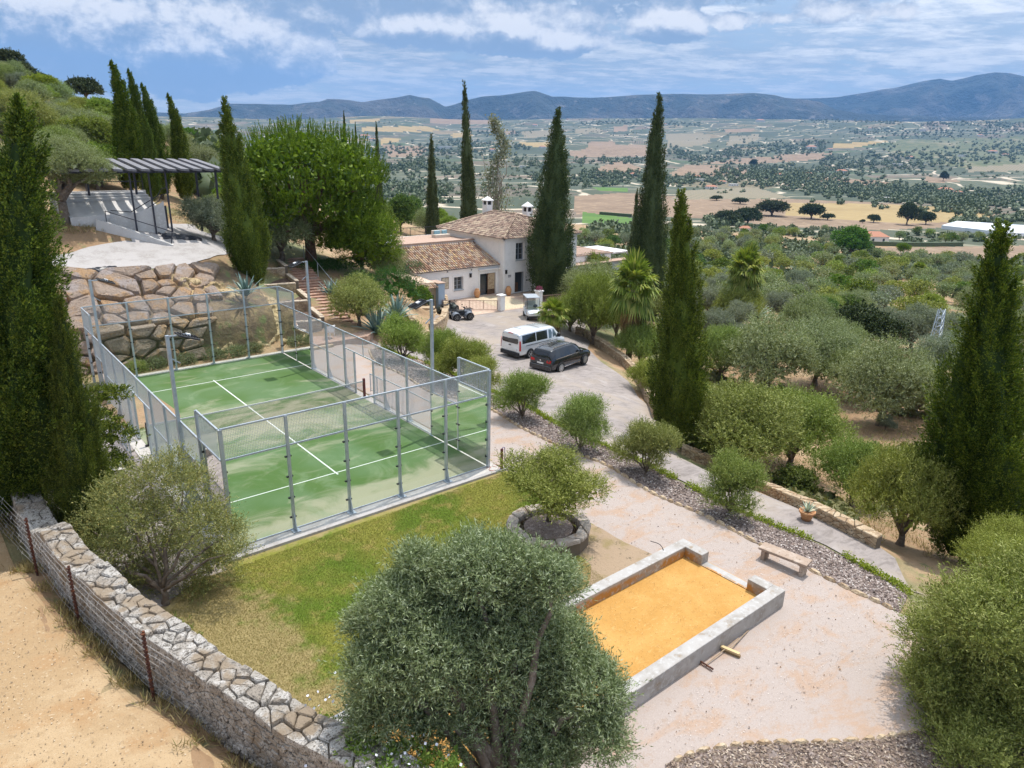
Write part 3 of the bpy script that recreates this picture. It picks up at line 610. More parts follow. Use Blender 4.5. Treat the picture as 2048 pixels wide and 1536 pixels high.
# floodlight poles
def floodlight(x, y, ox, label):
    t = thing('floodlight_pole', label, 'floodlight', (x+ox*.11, y, 0), 0, 'floodlight poles beside the padel court')
    MB().box(-.055, .055, -.055, .055, 0, 6.0).box(-.14, .14, -.14, .14, 0, .015).build('pole', M_galv, t)
    MB().bar((0, 0, 5.25), (-ox*.3, 0, 5.02), .035).build('bracket', M_galv, t)
    a = MB().bar((0, 0, 5.96), (-ox*.55, 0, 5.96), .045); a.build('arm', M_galv, t)
    M = Matrix.Translation((-ox*.62, 0, 5.86)) @ Matrix.Rotation(R_(-20*ox), 4, 'Y')
    l = MB().bbox(-.34, .34, -.30, .30, 0, .05, .012, M)
    for k in range(7): l.box(-.28+k*.09, -.265+k*.09, -.2, .2, .05, .085, M)
    o = l.build('lamp_head', M_black, t)
    MB().box(-.28, .28, -.24, .24, -.006, 0, M).build('lens', mat('lamp_lens', (.5, .5, .5), .2) if 'lamp_lens' not in bpy.data.materials else bpy.data.materials['lamp_lens'], o)
    MB().box(-.07, .07, -.07, .07, .051, .12, M).build('driver_box', M_white, o)
floodlight(10, 4, 1, 'floodlight pole on the car side of the court, nearer the camera'); floodlight(10, 16, 1, 'floodlight pole by the foot of the garden stairs')
floodlight(0, 4, -1, 'floodlight pole on the left side of the court, nearest the camera'); floodlight(0, 16, -1, 'floodlight pole at the far left against the boulder wall')
# ================================================================ petanque court
def sandf(t, co, c):
    c = t.mix(t.rng(t.noise(co, .8, 5, .6, .6), .4, .66), (.44, .235, .062), (.50, .285, .088))
    v = t.new('ShaderNodeMapping', {'Vector': co, 'Rotation': (0, 0, .9), 'Scale': (1, 2.5, 1)}).outputs[0]
    c = t.mix(t.rng(t.noise(v, 5, 6, .75, .7), .55, .70, 0, .6), c, (.58, .38, .16))
    return t.mix(t.rng(t.noise(co, 22, 3), .62, .70, 0, .8), c, (.36, .20, .06))
M_sand = mat('orange_sand', (.7, .4, .1), .95, bump=[(5, .4, .03), (40, .4, .01)], fn=sandf)
def kerbf(t, co, c):      # orange sand stains on the inner faces, thrown up from the court
    s = t.new('ShaderNodeSeparateXYZ', {0: co}); k = t.math('MULTIPLY', t.rng(t.math('ABSOLUTE', t.math('SUBTRACT', s.outputs[1], .17)), 1.45, 1.50, 1, 0), t.rng(t.math('ABSOLUTE', s.outputs[0]), 5.80, 5.86, 1, 0))
    up = t.rng(t.math('ADD', s.outputs[2], t.math('MULTIPLY', t.noise(co, 2.2, 4), .22)), .36, .50, 1, 0)
    return t.mix(t.math('MULTIPLY', k, up), c, (.42, .21, .06))
M_kerb = mat('board_marked_concrete', (.40, .38, .365), .85, [(1.6, (.31, .285, .26), .44, .66), (8, (.45, .44, .43), .5, .7), (3.3, (.26, .20, .14), .58, .76)], bump=[(25, .3, .01), (3, .15, .02)], fn=kerbf)
x0, x1, y0, y1, wt, zt = -1.12, 11.12, -12.2, -8.66, .36, .42
drape('sand_surface', [(x0+.05, y0+.05), (11.12, y0+.05), (11.12, y1-.05), (x0+.05, y1-.05)], M_sand, 0, .4, zf=lambda x, y: np.full_like(x, .06))
pc = thing('petanque_court', 'orange sand bowls court framed by low concrete walls', 'sand court', (5, -10.6, 0))
o5 = lambda b: b
def pw(x_0, x_1, y_0, y_1, z=zt): MB().bbox(x_0-5, x_1-5, y_0+10.6, y_1+10.6, -.2, z, .012).build('wall', M_kerb, pc)
pw(x0, x1, y1-wt, y1); pw(x0, x1, y0, y0+wt); pw(x0, x0+wt, y0+wt, y1-wt)
pw(x1-wt, x1, y1-wt-.62, y1-wt); pw(x1-wt, x1, y0+wt, y0+wt+.62)
MB().box(x1-wt-5, x1-5.05, y0+wt+.62+10.6, y1-wt-.62+10.6, -.2, .085).build('threshold', M_kerb, pc)
hs = MB(); p3 = [hit(1298, 1112)[0], hit(1318, 1120)[0], hit(1325, 1140)[0], hit(1310, 1152)[0], hit(1302, 1157)[0]]
hs.tube([(p[0], p[1], z) for p, z in zip(smooth_poly([p[:2] for p in p3], 4, False), [zt+.015]*5+[zt+.012]*2+[.3]+[.075]*12)], .012, 5)
hs.build('hose', M_dark, label='thin dark hose end lying over the sand court wall', cat='hose')
# ================================================================ dry stone wall with barbed fence on the left
M_drys = mat('dry_stone', (.36, .33, .30), .95, [(3, (.50, .47, .44), .5, .60), (9, (.14, .125, .11), .54, .64), (30, (.15, .13, .11), .52, .62), (1.0, (.28, .22, .16), .52, .64)], bump=[(14, .9, .06), (60, .5, .015)],
             fn=lambda t, co, c: t.mix(t.new('ShaderNodeNewGeometry').outputs['Random Per Island'], (.30, .26, .22), (.44, .415, .385)))
M_joint = mat('wall_joint', (.15, .12, .09), .95)
WLp = smooth_poly([(-6.0, 13), (-5.5, 8.5), (-5.2, 4.6), (-5.0, 2.2), (-4.68, -1.2), (-4.22, -3.9), (-3.66, -6.6), (-2.9, -9.2), (-2.2, -11.3), (-1.5, -13.2), (-.7, -15.5)], 6, False)
class Path:
    def __init__(s, pts): s.p = np.array(pts, float)[:, :2]; d = np.hypot(*(s.p[1:]-s.p[:-1]).T); s.c = np.concatenate([[0], np.cumsum(d)]); s.L = s.c[-1]
    def at(s, u):
        u = min(max(u, 0), s.L-1e-6); i = int(np.searchsorted(s.c, u, 'right')-1); i = min(i, len(s.p)-2); t = (u-s.c[i])/(s.c[i+1]-s.c[i]); q = s.p[i]*(1-t)+s.p[i+1]*t
        d = s.p[min(i+2, len(s.p)-1)]-s.p[max(i-1, 0)]; d = d/np.hypot(*d); return q, d, np.array([d[1], -d[0]])     # point, tangent, right-hand normal
def wallthing(name, label, path, wid, top, bot, cap=(.45, .4), face=(.3, .14), gapc=.035, matS=None, capt=.05, lean=0, sides=(1, -1), proud=.045, left=0, cat='stone wall', capm=None, endcap=True, zlevel=None):
    """top(u), bot(u): heights; path runs along the left edge of the wall"""
    t = thing(name, label, cat); m = matS or M_drys
    core = MB(); n = int(path.L/.5)+1; vs = []
    for i in range(n+1):
        q, d, nn = path.at(path.L*i/n); zt_ = top(path.L*i/n)-.05; zb = bot(path.L*i/n)-.4
        a = q+nn*.03; b = q+nn*(wid-.03); vs += [(a[0], a[1], zb), (a[0], a[1], zt_), (b[0], b[1], zt_), (b[0], b[1], zb)]
    core.add(vs, [(4*i+k, 4*i+k+1, 4*i+k+5, 4*i+k+4) for i in range(n) for k in range(3)]+[(0, 1, 2, 3), (4*n+3, 4*n+2, 4*n+1, 4*n)]); core.build('core', M_joint, t)
    cp = MB()
    def ft(u, v, k): q, d, nn = path.at(u); p = q+nn*v; return (p[0], p[1], top(u)-.05+k)
    stones(cp, cells([q for q in jgrid(0, path.L, -.03, wid+.03, cap[0]*.88, cap[1]*.88, .5) if random.random() > .2], 0, path.L, -.03, wid+.03), ft, gapc, capt+.05, wob=.7)
    cp.build('coping', capm or m, t)
    fc = MB()
    for sd in sides:
        hm = max(top(u)-bot(u) for u in np.linspace(0, path.L, 20))+.15
        def ff(u, v, k, sd=sd): q, d, nn = path.at(u); p = q+nn*((-k+.03) if sd < 0 else wid-.03+k); return (p[0], p[1], top(u)-.06-v)
        cl = cells(jgrid(0, path.L, 0, hm, face[0], face[1]), 0, path.L, 0, hm, 2.0)
        cl = [c for c in cl if c[0][1] < top(c[0][0])-bot(c[0][0])+.15]
        stones(fc, cl, ff, gapc*.7, proud)
    fc.build('facing', m, t); return t
dw = Path(WLp[::-1])
def zt_out(u): q, d, n_ = dw.at(u); return h(q[0]-.45, q[1])
dtop = lambda u: zt_out(u)+1.02+.05*math.sin(u*2.1)+.04*math.sin(u*.7+1)
wallthing('dry_stone_wall', 'grey dry stone wall with rough capstones between dirt track and lawn', dw, .66, dtop, lambda u: zt_out(u)-.1, (.34, .24), (.24, .105), .022, capt=.10, proud=.055)
M_rust = mat('rusty_iron', (.085, .035, .025), .85, [(8, (.16, .06, .03), .5, .65)])
fence = thing('wire_fence', 'rusty iron posts with sagging barbed wires along the dry stone wall', 'wire fence')
fp = []
for u, v in ((5, 1120), (75, 1150), (160, 1255), (308, 1400), (545, 1545)):
    p, dd = hit(u, v); fp.append(p)
fp[0] = np.array([-5.55, 3.2, h(-5.55, 3.2)]); fp.append(np.array([-1.55, -13.3, h(-1.9, -13.3)])); fp.insert(0, np.array([-6.0, 7.5, h(-6, 7.5)]))
for p in fp:
    b = MB(); b.tube([(p[0], p[1], p[2]-.2), (p[0]+.02, p[1]+.02, p[2]+1.66)], .028, 6)
    for k in range(16): b.box(p[0]-.036, p[0]+.036, p[1]-.036, p[1]+.036, p[2]+.1+k*.1, p[2]+.125+k*.1)
    b.build('post', M_rust, fence)
M_wire2 = mat('galvanised_wire', (.42, .41, .40), .6, metal=.3)
for k in range(8):
    w = MB()
    for a, b in zip(fp[:-1], fp[1:]):
        zz = .2+k*.19; pts = []
        for i in range(9):
            t_ = i/8; p = a*(1-t_)+b*t_; pts.append((p[0]+.03+random.uniform(-.01, .01), p[1], p[2]+zz-.05*math.sin(math.pi*t_)*(1+.4*math.sin(k*3))+random.uniform(-.012, .012)))
        w.tube(pts, .0035, 4)
        for i in range(int(np.hypot(*(b-a)[:2])/.6)):
            t_ = random.random(); p = a*(1-t_)+b*t_; z = p[2]+zz-.05*math.sin(math.pi*t_); w.bar((p[0], p[1]-.03, z-.03), (p[0]+.05, p[1]+.03, z+.03), .005)
    w.build('wire', M_wire2, fence)
# ================================================================ other stone walls
M_ochre = mat('ochre_rubble', (.42, .31, .20), .95, [(5, (.52, .42, .30), .5, .62), (2, (.30, .21, .14), .52, .66), (25, (.20, .14, .09), .55, .7)], bump=[(16, .7, .04)],
              fn=lambda t, co, c: t.mix(t.new('ShaderNodeNewGeometry').outputs['Random Per Island'], (.33, .22, .13), (.52, .41, .28)))
def pathpx(pts, n=4): return Path(smooth_poly(pxy(pts), n, False))
pw1 = pathpx([(1150, 668), (1180, 683), (1216, 708), (1250, 735), (1273, 765), (1290, 800), (1306, 838)], 5)
hw = lambda P, dz: (lambda u: h(*P.at(u)[0])+dz)
pR = Path(pw1.p[::-1])   # run it so that the thickness falls on the valley side
wallthing('parking_wall', 'curved low rubble wall round the parking area behind the black car', pR, .42, hw(pR, .62), hw(pR, -.1), (.4, .25), (.26, .11), .03, M_ochre, .03, proud=.03)
lw = pathpx([(1362, 907), (1450, 948), (1540, 992), (1620, 1030), (1690, 1066), (1750, 1098)], 4); lR = Path(lw.p[::-1])
wallthing('low_path_wall', 'low straight ochre stone wall beside the lower path, behind the potted aloe', lR, .42, hw(lR, .42), hw(lR, -.1), (.45, .3), (.3, .09), .03, M_ochre, .03, proud=.035)
ed = MB(); eP = Path([tuple(p) for p in smooth_poly(bedLw, 3, False)]); u = 0.1
def rockrow(mb, P, s0, wdt, hh, off=0):
    u = 0.1
    while u < P.L-.2:
        L = random.uniform(.7, 1.3)*s0; q, d, n_ = P.at(u+L/2); q = q+n_*off; a = math.atan2(d[1], d[0])+random.uniform(-.12, .12)
        M = Matrix.Translation((q[0], q[1], h(q[0], q[1])-.04)) @ Matrix.Rotation(a, 4, 'Z'); n = 7; rr = []
        for z, s_ in ((0, 1.0), (hh*.65, 1.0), (hh+.04, .62)):
            rr += [M @ Vector((math.cos(2*math.pi*k/n)*L/2*.95*s_*random.uniform(.86, 1.1), math.sin(2*math.pi*k/n)*wdt/2*s_*random.uniform(.85, 1.15), z*random.uniform(.85, 1.1))) for k in range(n)]
        mb.add(rr, [(k, (k+1) % n, n+(k+1) % n, n+k) for k in range(n)]+[(n+k, n+(k+1) % n, 2*n+(k+1) % n, 2*n+k) for k in range(n)]+[tuple(range(2*n, 3*n))]); u += L*.97
rockrow(ed, eP, .42, .17, .10); ed.build('stone_edging', M_ochre, label='row of small ochre stones edging the long slate bed', cat='stone edging')
ed = MB(); rockrow(ed, Path(smooth_poly(pxy([(1338, 1528), (1400, 1503), (1500, 1488), (1660, 1484), (1760, 1476), (1850, 1460)]), 4, False)), .36, .15, .08); ed.build('stone_edging', M_ochre, label='thin stone row edging the bark bed at the bottom of the view', cat='stone edging')
# circular planter
pcx, pcy = hit(1096, 1078)[0][:2]
pl = thing('round_planter', 'round rubble stone planter holding the bushy olive on the lawn', 'planter', (pcx, pcy, 0))
Rp = 1.02
cir = Path([(Rp*math.cos(a), Rp*math.sin(a)) for a in np.linspace(0, 2*math.pi, 41)])
_l = wallthing('rim', '', cir, .34, lambda u: .46, lambda u: 0, (.34, .34), (.3, .13), .02, mat('rough_tufa', (.40, .34, .29), .95, [(7, (.50, .45, .40), .5, .62), (3, (.30, .22, .16), .52, .64)], bump=[(12, .9, .05)]), .05, proud=.05, sides=(-1,))
for c in list(_l.children): c.parent = pl
bpy.data.objects.remove(_l)
MB().lathe([(.8, 0), (.8, .36), (.3, .43)], 28).build('mulch', M_mulch, pl)
# ================================================================ boulder retaining wall behind the court
M_bould = mat('sandstone_boulder', (.36, .27, .215), .95, [(1.1, (.46, .29, .16), .48, .60), (.9, (.42, .35, .32), .55, .65), (6, (.30, .21, .15), .55, .68), (22, (.52, .44, .37), .58, .7)], bump=[(2.2, .8, .3), (7, .9, .12), (28, .8, .03)],
              fn=lambda t, co, c: t.mix(t.new('ShaderNodeNewGeometry').outputs['Random Per Island'], (.29, .20, .155), (.47, .375, .30)))
bw = thing('boulder_wall', 'retaining wall of big sandstone boulders at the far end of the court', 'retaining wall')
bfoot = Path([(-4.2, 22.3), (-1.5, 21.9), (2, 21.6), (6, 21.5), (9.2, 21.6), (10.6, 21.9)])
TOPL = [(-6.5, 28.1, 4.9), (-2, 27.8, 4.85), (1.3, 27.3, 4.7), (4.7, 26.1, 4.6), (8.0, 27.2, 4.5), (10.8, 27.3, 3.9)]
def btop(u):
    k = u/bfoot.L*(len(TOPL)-1); i = min(int(k), len(TOPL)-2); t = k-i; return np.array(TOPL[i])*(1-t)+np.array(TOPL[i+1])*t
def bmap(u, v, k):
    q, d, n_ = bfoot.at(u); a = np.array([q[0], q[1], h(q[0], q[1]-.4)-.05]); b = btop(u); s_ = v
    # lower third steep, upper part lying back
    if s_ < .42: r = s_/.42; p = a+np.array([0, .55, 2.15])*r*np.array([1, 1, 1])
    else:
        m = a+np.array([0, .55, 2.15]); r = (s_-.42)/.58; p = m*(1-r)+b*r
    nn = np.array([0, -.93, .36]) if s_ < .42 else np.array([0, -.46, .89]); p = p+nn*k
    return (p[0], p[1], p[2])
bb = MB(); us = np.linspace(0, bfoot.L, 40); vs_ = np.linspace(0, 1.02, 12)
grid = [bmap(u, v, -.07+random.uniform(-.05, .05)) for u in us for v in vs_]
bb.mat(0, True).add(grid, [(i*12+j, (i+1)*12+j, (i+1)*12+j+1, i*12+j+1) for i in range(39) for j in range(11)])
bb.build('earth_fill', mat('earth_fill', (.15, .11, .07), .95, [(2, (.24, .175, .10), .45, .6), (8, (.14, .10, .06), .52, .66), (1.2, (.15, .17, .07), .55, .68)], bump=[(5, .8, .1)]), bw)
def inkeep(c):
    u, v = c[0]; x = bfoot.at(u)[0][0]
    return not (x > 6.3 and v < .62 and x > 5.3+v*2.8) and not (x > 8.0)
for lo, hi, sx, sy, asp in ((0, .43, 1.3, .12, 9.0), (.43, 1.0, 1.35, .135, 9.0)):
    s_ = MB(); cl = cells([p for p in jgrid(0, bfoot.L, lo, hi, sx*.86, sy*.86, .49) if random.random() > .24], 0, bfoot.L, lo, hi, asp)
    for c, poly in cl:
        if not inkeep((c, poly)): continue
        s2 = MB(); # each boulder is domed and chipped
        q = [(a, b*8.0) for a, b in poly]
        stones(s2, [(c, q)], lambda u, v, k: bmap(u, v/8.0, k), .14, .36 if lo == 0 else .34, wob=1.7, cut=.09, shp=((1.0, -.6), (1.0, .35), (.88, .9), (.62, 1.0)))
        if s2.v: s2.build('boulder', M_bould, bw)
# bare rock face at the right of the boulders
M_cliff = mat('ochre_rock', (.60, .44, .24), .95, [(1.5, (.60, .47, .28), .45, .6), (5, (.27, .19, .10), .52, .65), (14, (.56, .46, .30), .58, .7)], bump=[(2.5, .9, .3), (9, .9, .1), (40, .5, .02)])
cf = MB().mat(0, True); NU, NV = 60, 44; gv = []
from mathutils import noise as mn
for i in range(NU):
    for j in range(NV):
        u = i/(NU-1); v = j/(NV-1); x = 5.6+u*6.0; yb = 21.35+.2*u; top = 4.4*(1-.45*u)+.2
        p = Vector((x, yb+v*(2.6+1.6*(1-u)), -.15+top*v**.8*min(1, .25+1.4*v+.3)))
        e = max(0, min(1, 8*u))*max(0, min(1, 6*(1-u)))*min(1, 8*v+.3)
        nz = mn.fractal(p*1.3, .7, 2.2, 6)*.42+mn.noise(p*3.1)*.14+.25*abs(mn.noise(Vector((p.x*.9, p.z*2.6, 3))))
        p += Vector((0, -.85, .3))*(nz*e-.35*(1-e)); gv.append(p)
cf.add(gv, [(i*NV+j, (i+1)*NV+j, (i+1)*NV+j+1, i*NV+j+1) for i in range(NU-1) for j in range(NV-1)])
cf.build('rock_face', M_cliff, label='bare ochre rock face between boulder wall and tiled cabinet', cat='rock')
# ================================================================ garden stairs with stepped planters
M_brick = mat('old_clay_brick', (.36, .21, .15), .9, [(4, (.46, .29, .21), .45, .62), (12, (.22, .13, .10), .55, .68), (2, (.40, .33, .28), .55, .66)], bump=[(20, .5, .02)])
def pav_fn(t, co, c):
    v = t.new('ShaderNodeVectorRotate', {'Vector': co, 'Angle': .6}, rotation_type='Z_AXIS').outputs[0]
    b = t.new('ShaderNodeTexBrick', {'Vector': v, 'Color1': (.40, .25, .18, 1), 'Color2': (.50, .33, .25, 1), 'Mortar': (.30, .24, .20, 1), 'Scale': 3.2, 'Mortar Size': .015}); return b.outputs[0]
M_pav = mat('clay_paving', (.4, .25, .18), .9, [(3, (.46, .36, .30), .52, .68), (9, (.30, .2, .15), .56, .7)], bump=(20, .4, .01), fn=pav_fn)
stair = thing('garden_staircase', 'long clay brick staircase climbing from the court to the upper lawn', 'staircase')
SB = np.array([15.05, 22.4]); ST = np.array([18.1, 37.6]); NS = 26; zb_, zt2 = .18, 2.75
sd = (ST-SB)/NS; sdn = sd/np.hypot(*sd); sn = np.array([sdn[1], -sdn[0]]); run = np.hypot(*sd); ang = math.atan2(sdn[1], sdn[0])
st = MB()
for k in range(NS):
    q = SB+sd*k; z = zb_+(zt2-zb_)*(k+1)/NS; M = Matrix.Translation((q[0], q[1], 0)) @ Matrix.Rotation(ang, 4, 'Z')
    st.box(0, run+.03, -1.15, 1.25, z-1.2, z, M); st.box(-.035, .10, -1.18, 1.28, z-.035, z+.006, M)
st.build('steps', M_brick, stair)
rl = thing('stair_railing', 'thin galvanised handrail down the right side of the garden stairs', 'railing')
rp = []
for k in (.6, 9.4, 18.4, 26):
    q = SB+sd*k-sn*(-.9); q = SB+sd*k+sn*1.28; z = zb_+(zt2-zb_)*k/NS; rp.append((q[0], q[1], z+.98)); MB().tube([(q[0], q[1], z-.3), (q[0], q[1], z+.98)], .028, 8).build('post', M_galv, rl)
for a, b in zip(rp[:-1], rp[1:]): MB().tube([a, b], .022, 8).build('handrail', M_galv, rl)
M_rub = M_ochre
for k, (s0, s1, w0, w1) in enumerate(((.2, 6.2, 1.3, 4.2), (6.2, 12.2, 1.3, 4.1), (12.2, 18.2, 1.3, 3.9), (18.2, 24, 1.3, 3.6))):
    z = zb_+(zt2-zb_)*s1/NS+.12+.25; A = SB+sd*s0; t = thing('stepped_planter', ['lowest', 'second', 'third', 'topmost'][k]+' stone planter left of the garden stairs', 'planter', group='planters beside the stairs')
    a0 = A-sn*w1; a1 = A-sn*w0; b1 = SB+sd*(s1-.5)-sn*w0; b0 = SB+sd*(s1-.5)-sn*w1
    P = Path([tuple(a0), tuple(a1)]); zlo = min(h(*a0), h(*a1))
    for nm, pth in (('front_wall', P), ('side_wall', Path([tuple(a1), tuple(b1)]))):
        u_ = wallthing('tmp', '', pth, .28 if nm == 'side_wall' else .3, lambda u: z if nm == 'side_wall' else z-.12, lambda u: z-1.15, (.5, .3), (.32, .1), .02, M_rub, .02, proud=.02, capm=M_pav if False else mat('wall_coping', (.50, .42, .33), .9, [(5, (.42, .32, .24), .5, .65)], bump=(15, .4, .02)) if 'wall_coping' not in bpy.data.materials else bpy.data.materials['wall_coping'], sides=(1, -1))
        for c in list(u_.children): c.parent = t; c.name = 'coping' if c.name.startswith('coping') else ('wall_core' if c.name.startswith('core') else 'wall')
        bpy.data.objects.remove(u_)
    MB().add([(a0[0], a0[1], z-.3), (a1[0], a1[1], z-.3), (b1[0], b1[1], z-.3), (b0[0], b0[1], z-.3)], [(0, 1, 2, 3)]).build('soil', mat('planter_soil', (.10, .065, .05), .95, [(9, (.2, .14, .10), .5, .65)], bump=(15, .8, .04)) if 'planter_soil' not in bpy.data.materials else bpy.data.materials['planter_soil'], t)
# patio platform at the foot of the stairs
pat = thing('clay_patio', 'low clay tiled patio at the foot of the garden stairs', 'patio')
MB().prism([(11.3, 20.55), (11.9, 20.0), (15.7, 20.05), (16.6, 20.9), (16.6, 22.5), (11.3, 22.7)], -.3, .17).build('paving', M_pav, pat)
MB().prism([(11.0, 20.35), (11.8, 19.75), (13.2, 19.78), (13.2, 20.04), (11.9, 20.02), (11.25, 20.6), (11.25, 22.0), (10.95, 22.0)], -.3, .06).build('step', mat('cream_stone', (.55, .45, .32), .9, [(3, (.44, .33, .2), .5, .65)], bump=(12, .5, .03)), pat)
M_wht = mat('limewash', (.84, .825, .82), .9, [(1.5, (.77, .755, .75), .45, .7), (9, (.80, .785, .77), .5, .7)], bump=[(6, .06, .01)])
# roof tiles: rows of half-barrel tiles
M_tile = mat('old_roof_tile', (.4, .25, .18), .9, [(14, (.30, .24, .19), .55, .68)], island=[(0, (.17, .12, .10)), (.18, (.33, .19, .13)), (.4, (.50, .30, .19)), (.6, (.58, .43, .31)), (.78, (.46, .36, .30)), (1, (.66, .47, .24))], bump=(30, .3, .01))
M_tileg = mat('grey_roof_tile', (.4, .3, .25), .9, [(14, (.28, .24, .21), .55, .68), (.7, (.36, .27, .21), .5, .7)], island=[(0, (.14, .10, .085)), (.3, (.29, .20, .155)), (.6, (.40, .28, .215)), (.85, (.46, .36, .27)), (1, (.54, .42, .30))], bump=(30, .3, .01))
def tiles(name, eave0, eave1, upv, length, m, parent, pitch=.24, tl=.38, clip=None, pan=True, jit=.012):
    """eave0->eave1 runs along the eave, upv the unit vector up the slope"""
    e0 = Vector(eave0); e1 = Vector(eave1); U = (e1-e0).normalized(); S = Vector(upv).normalized(); Nn = U.cross(S).normalized()
    if Nn.z < 0: Nn = -Nn
    L = (e1-e0).length; n = max(1, round(L/pitch)); V = []; F = []; K = 5
    for i in range(n):
        for cover in ((True, False) if pan else (True,)):
            x = (i+.5 if cover else i+1.0)*L/n
            if not cover and i == n-1: continue
            lo, hi = (0, length) if clip is None else clip(x/L)
            k = 0; s_ = lo-(.06 if cover else .03); 
            while s_ < hi-.02:
                t1 = min(s_+tl+.05, hi+.02); b = len(V); r0 = pitch*.33 if cover else pitch*.36; r1 = r0*.82
                dz = .0; jj = random.uniform(-jit, jit)
                for (ss, rr, lift) in ((s_, r0, .028), (t1, r1, .0)):
                    for a in range(K+1):
                        th = math.pi*a/K; cx = math.cos(th)*rr; cy = math.sin(th)*rr
                        p = e0+U*(x+cx+jj)+S*ss+Nn*((cy+lift+.02) if cover else (.10-cy*.75+lift*.6))
                        V.append(tuple(p))
                F += [(b+a, b+a+1, b+K+2+a, b+K+1+a) for a in range(K)]
                s_ += tl
    me = mesh_np(name, V, F, m, True); return link(name, me, parent)
def ridge(name, a, b, m, parent, r=.12, tl=.36):
    a = Vector(a); b = Vector(b); d = (b-a).normalized(); sd_ = d.cross(Vector((0, 0, 1))).normalized(); up = sd_.cross(d); n = max(1, int((b-a).length/tl)); V = []; F = []
    for i in range(n):
        p0 = a+(b-a)*i/n; p1 = a+(b-a)*(i+1)/n+d*.04; bb_ = len(V)
        for p, rr, lf in ((p0, r*1.05, .03), (p1, r*.9, .0)):
            for k in range(6): th = math.pi*k/5; V.append(tuple(p+sd_*math.cos(th)*rr+up*(math.sin(th)*rr+lf)))
        F += [(bb_+k, bb_+k+1, bb_+7+k, bb_+6+k) for k in range(5)]
    return link(name, mesh_np(name, V, F, m, True), parent)
# small white service cabinet with a tiled roof
cb = thing('tiled_cabinet', 'small whitewashed cabinet with tiled roof and grey hatch behind the court corner', 'cabinet', (10.95, 20.95, -.1), R_(-8))
MB().bbox(-.38, .38, -.25, .35, 0, 1.42, .01).build('body', M_wht, cb); MB().box(-.16, .16, -.262, -.252, .85, 1.22).build('hatch', mat('grey_hatch', (.22, .21, .20), .7, [(20, (.3, .29, .27), .5, .6)]), cb)
MB().box(-.44, .44, -.33, .4, 1.42, 1.47).build('roof_slab', M_wht, cb); tiles('roof', (-.44, -.36, 1.48), (.44, -.36, 1.48), (0, .9, .42), .8, M_tile, cb, .2, .3, pan=False)
# plastic garden chair and stone table
M_plas = mat('white_plastic', (.80, .81, .83), .35, spec=.5)
ch = thing('garden_chair', 'white plastic tub armchair on the clay patio', 'chair', (13.55, 21.0, .17), R_(200))
def shell(prof, w, n=14, th=.02):
    pass
c_ = MB().mat(0, True); V = []; rows = 9; colsn = 17
for j in range(rows):
    tt = j/(rows-1); z = .40+.48*tt; 
    for i in range(colsn):
        a = -R_(115)+R_(230)*i/(colsn-1); rad = .27+.07*tt; zz = z-(.26*tt*(abs(a)/R_(115))**2.2); V.append((math.sin(a)*rad*1.02, math.cos(a)*rad, zz))
c_.add(V, [(j*colsn+i, j*colsn+i+1, (j+1)*colsn+i+1, (j+1)*colsn+i) for j in range(rows-1) for i in range(colsn-1)])
o = c_.build('backrest', M_plas, ch); o.modifiers.new('s', 'SOLIDIFY').thickness = .02
MB().lathe([(.02, .38), (.27, .39), (.28, .42), (.2, .43), (.02, .42)], 20).build('seat', M_plas, ch)
for x, y in ((-.24, -.2), (.24, -.2), (-.22, .22), (.22, .22)): MB().tube([(x*.85, y*.85, .40), (x, y, 0)], [.028, .018], 8).build('leg', M_plas, ch)
tb = thing('stone_table', 'small round stone table by the tiled cabinet', 'table', (11.75, 21.35, .17))
MB().lathe([(.02, .62), (.36, .62), (.38, .65), (.36, .69), (.02, .70)], 24).build('tabletop', mat('beige_stone', (.52, .46, .38), .8, [(6, (.42, .35, .27), .5, .66)]), tb); MB().lathe([(.14, 0), (.10, .1), (.09, .5), (.14, .62)], 14).build('pedestal', bpy.data.materials['beige_stone'], tb)
# ================================================================ concrete ramp building with pergola on the upper terrace
M_cpan = mat('pale_fair_concrete', (.58, .565, .55), .8, [(.7, (.50, .485, .47), .45, .65), (7, (.62, .61, .60), .5, .7)], bump=(15, .2, .01))
M_anth = mat('anthracite_steel', (.055, .055, .07), .5, metal=.3)
pv = thing('concrete_stage', 'pale concrete ramp wall and stage block on the upper terrace', 'stage building')
def P3(u, v, dd): return CAMP+ray(u, v)*dd
DB = 50.5
def wallquad(name, pts, th, m, parent):
    """vertical slab through photo-located points (bottom and top edge), given real thickness"""
    P = [Vector(p) for p in pts]; n = (P[1]-P[0]).cross(P[-1]-P[0]).normalized()*th; n.z = 0
    k = len(P); b = MB(); b.add([*P]+[p+n for p in P], [tuple(range(k)), tuple(range(2*k-1, k-1, -1))]+[(i, k+i, k+(i+1) % k, (i+1) % k) for i in range(k)]); return b.build(name, m, parent)
def onv(u, v, A, B):
    """point seen at (u, v) on the vertical plane through ground points A-B"""
    A = np.array(A[:2]); B = np.array(B[:2]); t = (B-A)/np.hypot(*(B-A)); n = np.array([t[1], -t[0]]); d = ray(u, v); s_ = ((A-CAMP[:2])@n)/(d[:2]@n); return CAMP+d*s_
gA = hit(238, 492)[0]; A = hit(215, 455)[0]
w_start = hit(239, 466)[0]; w_end = hit(330, 488)[0]
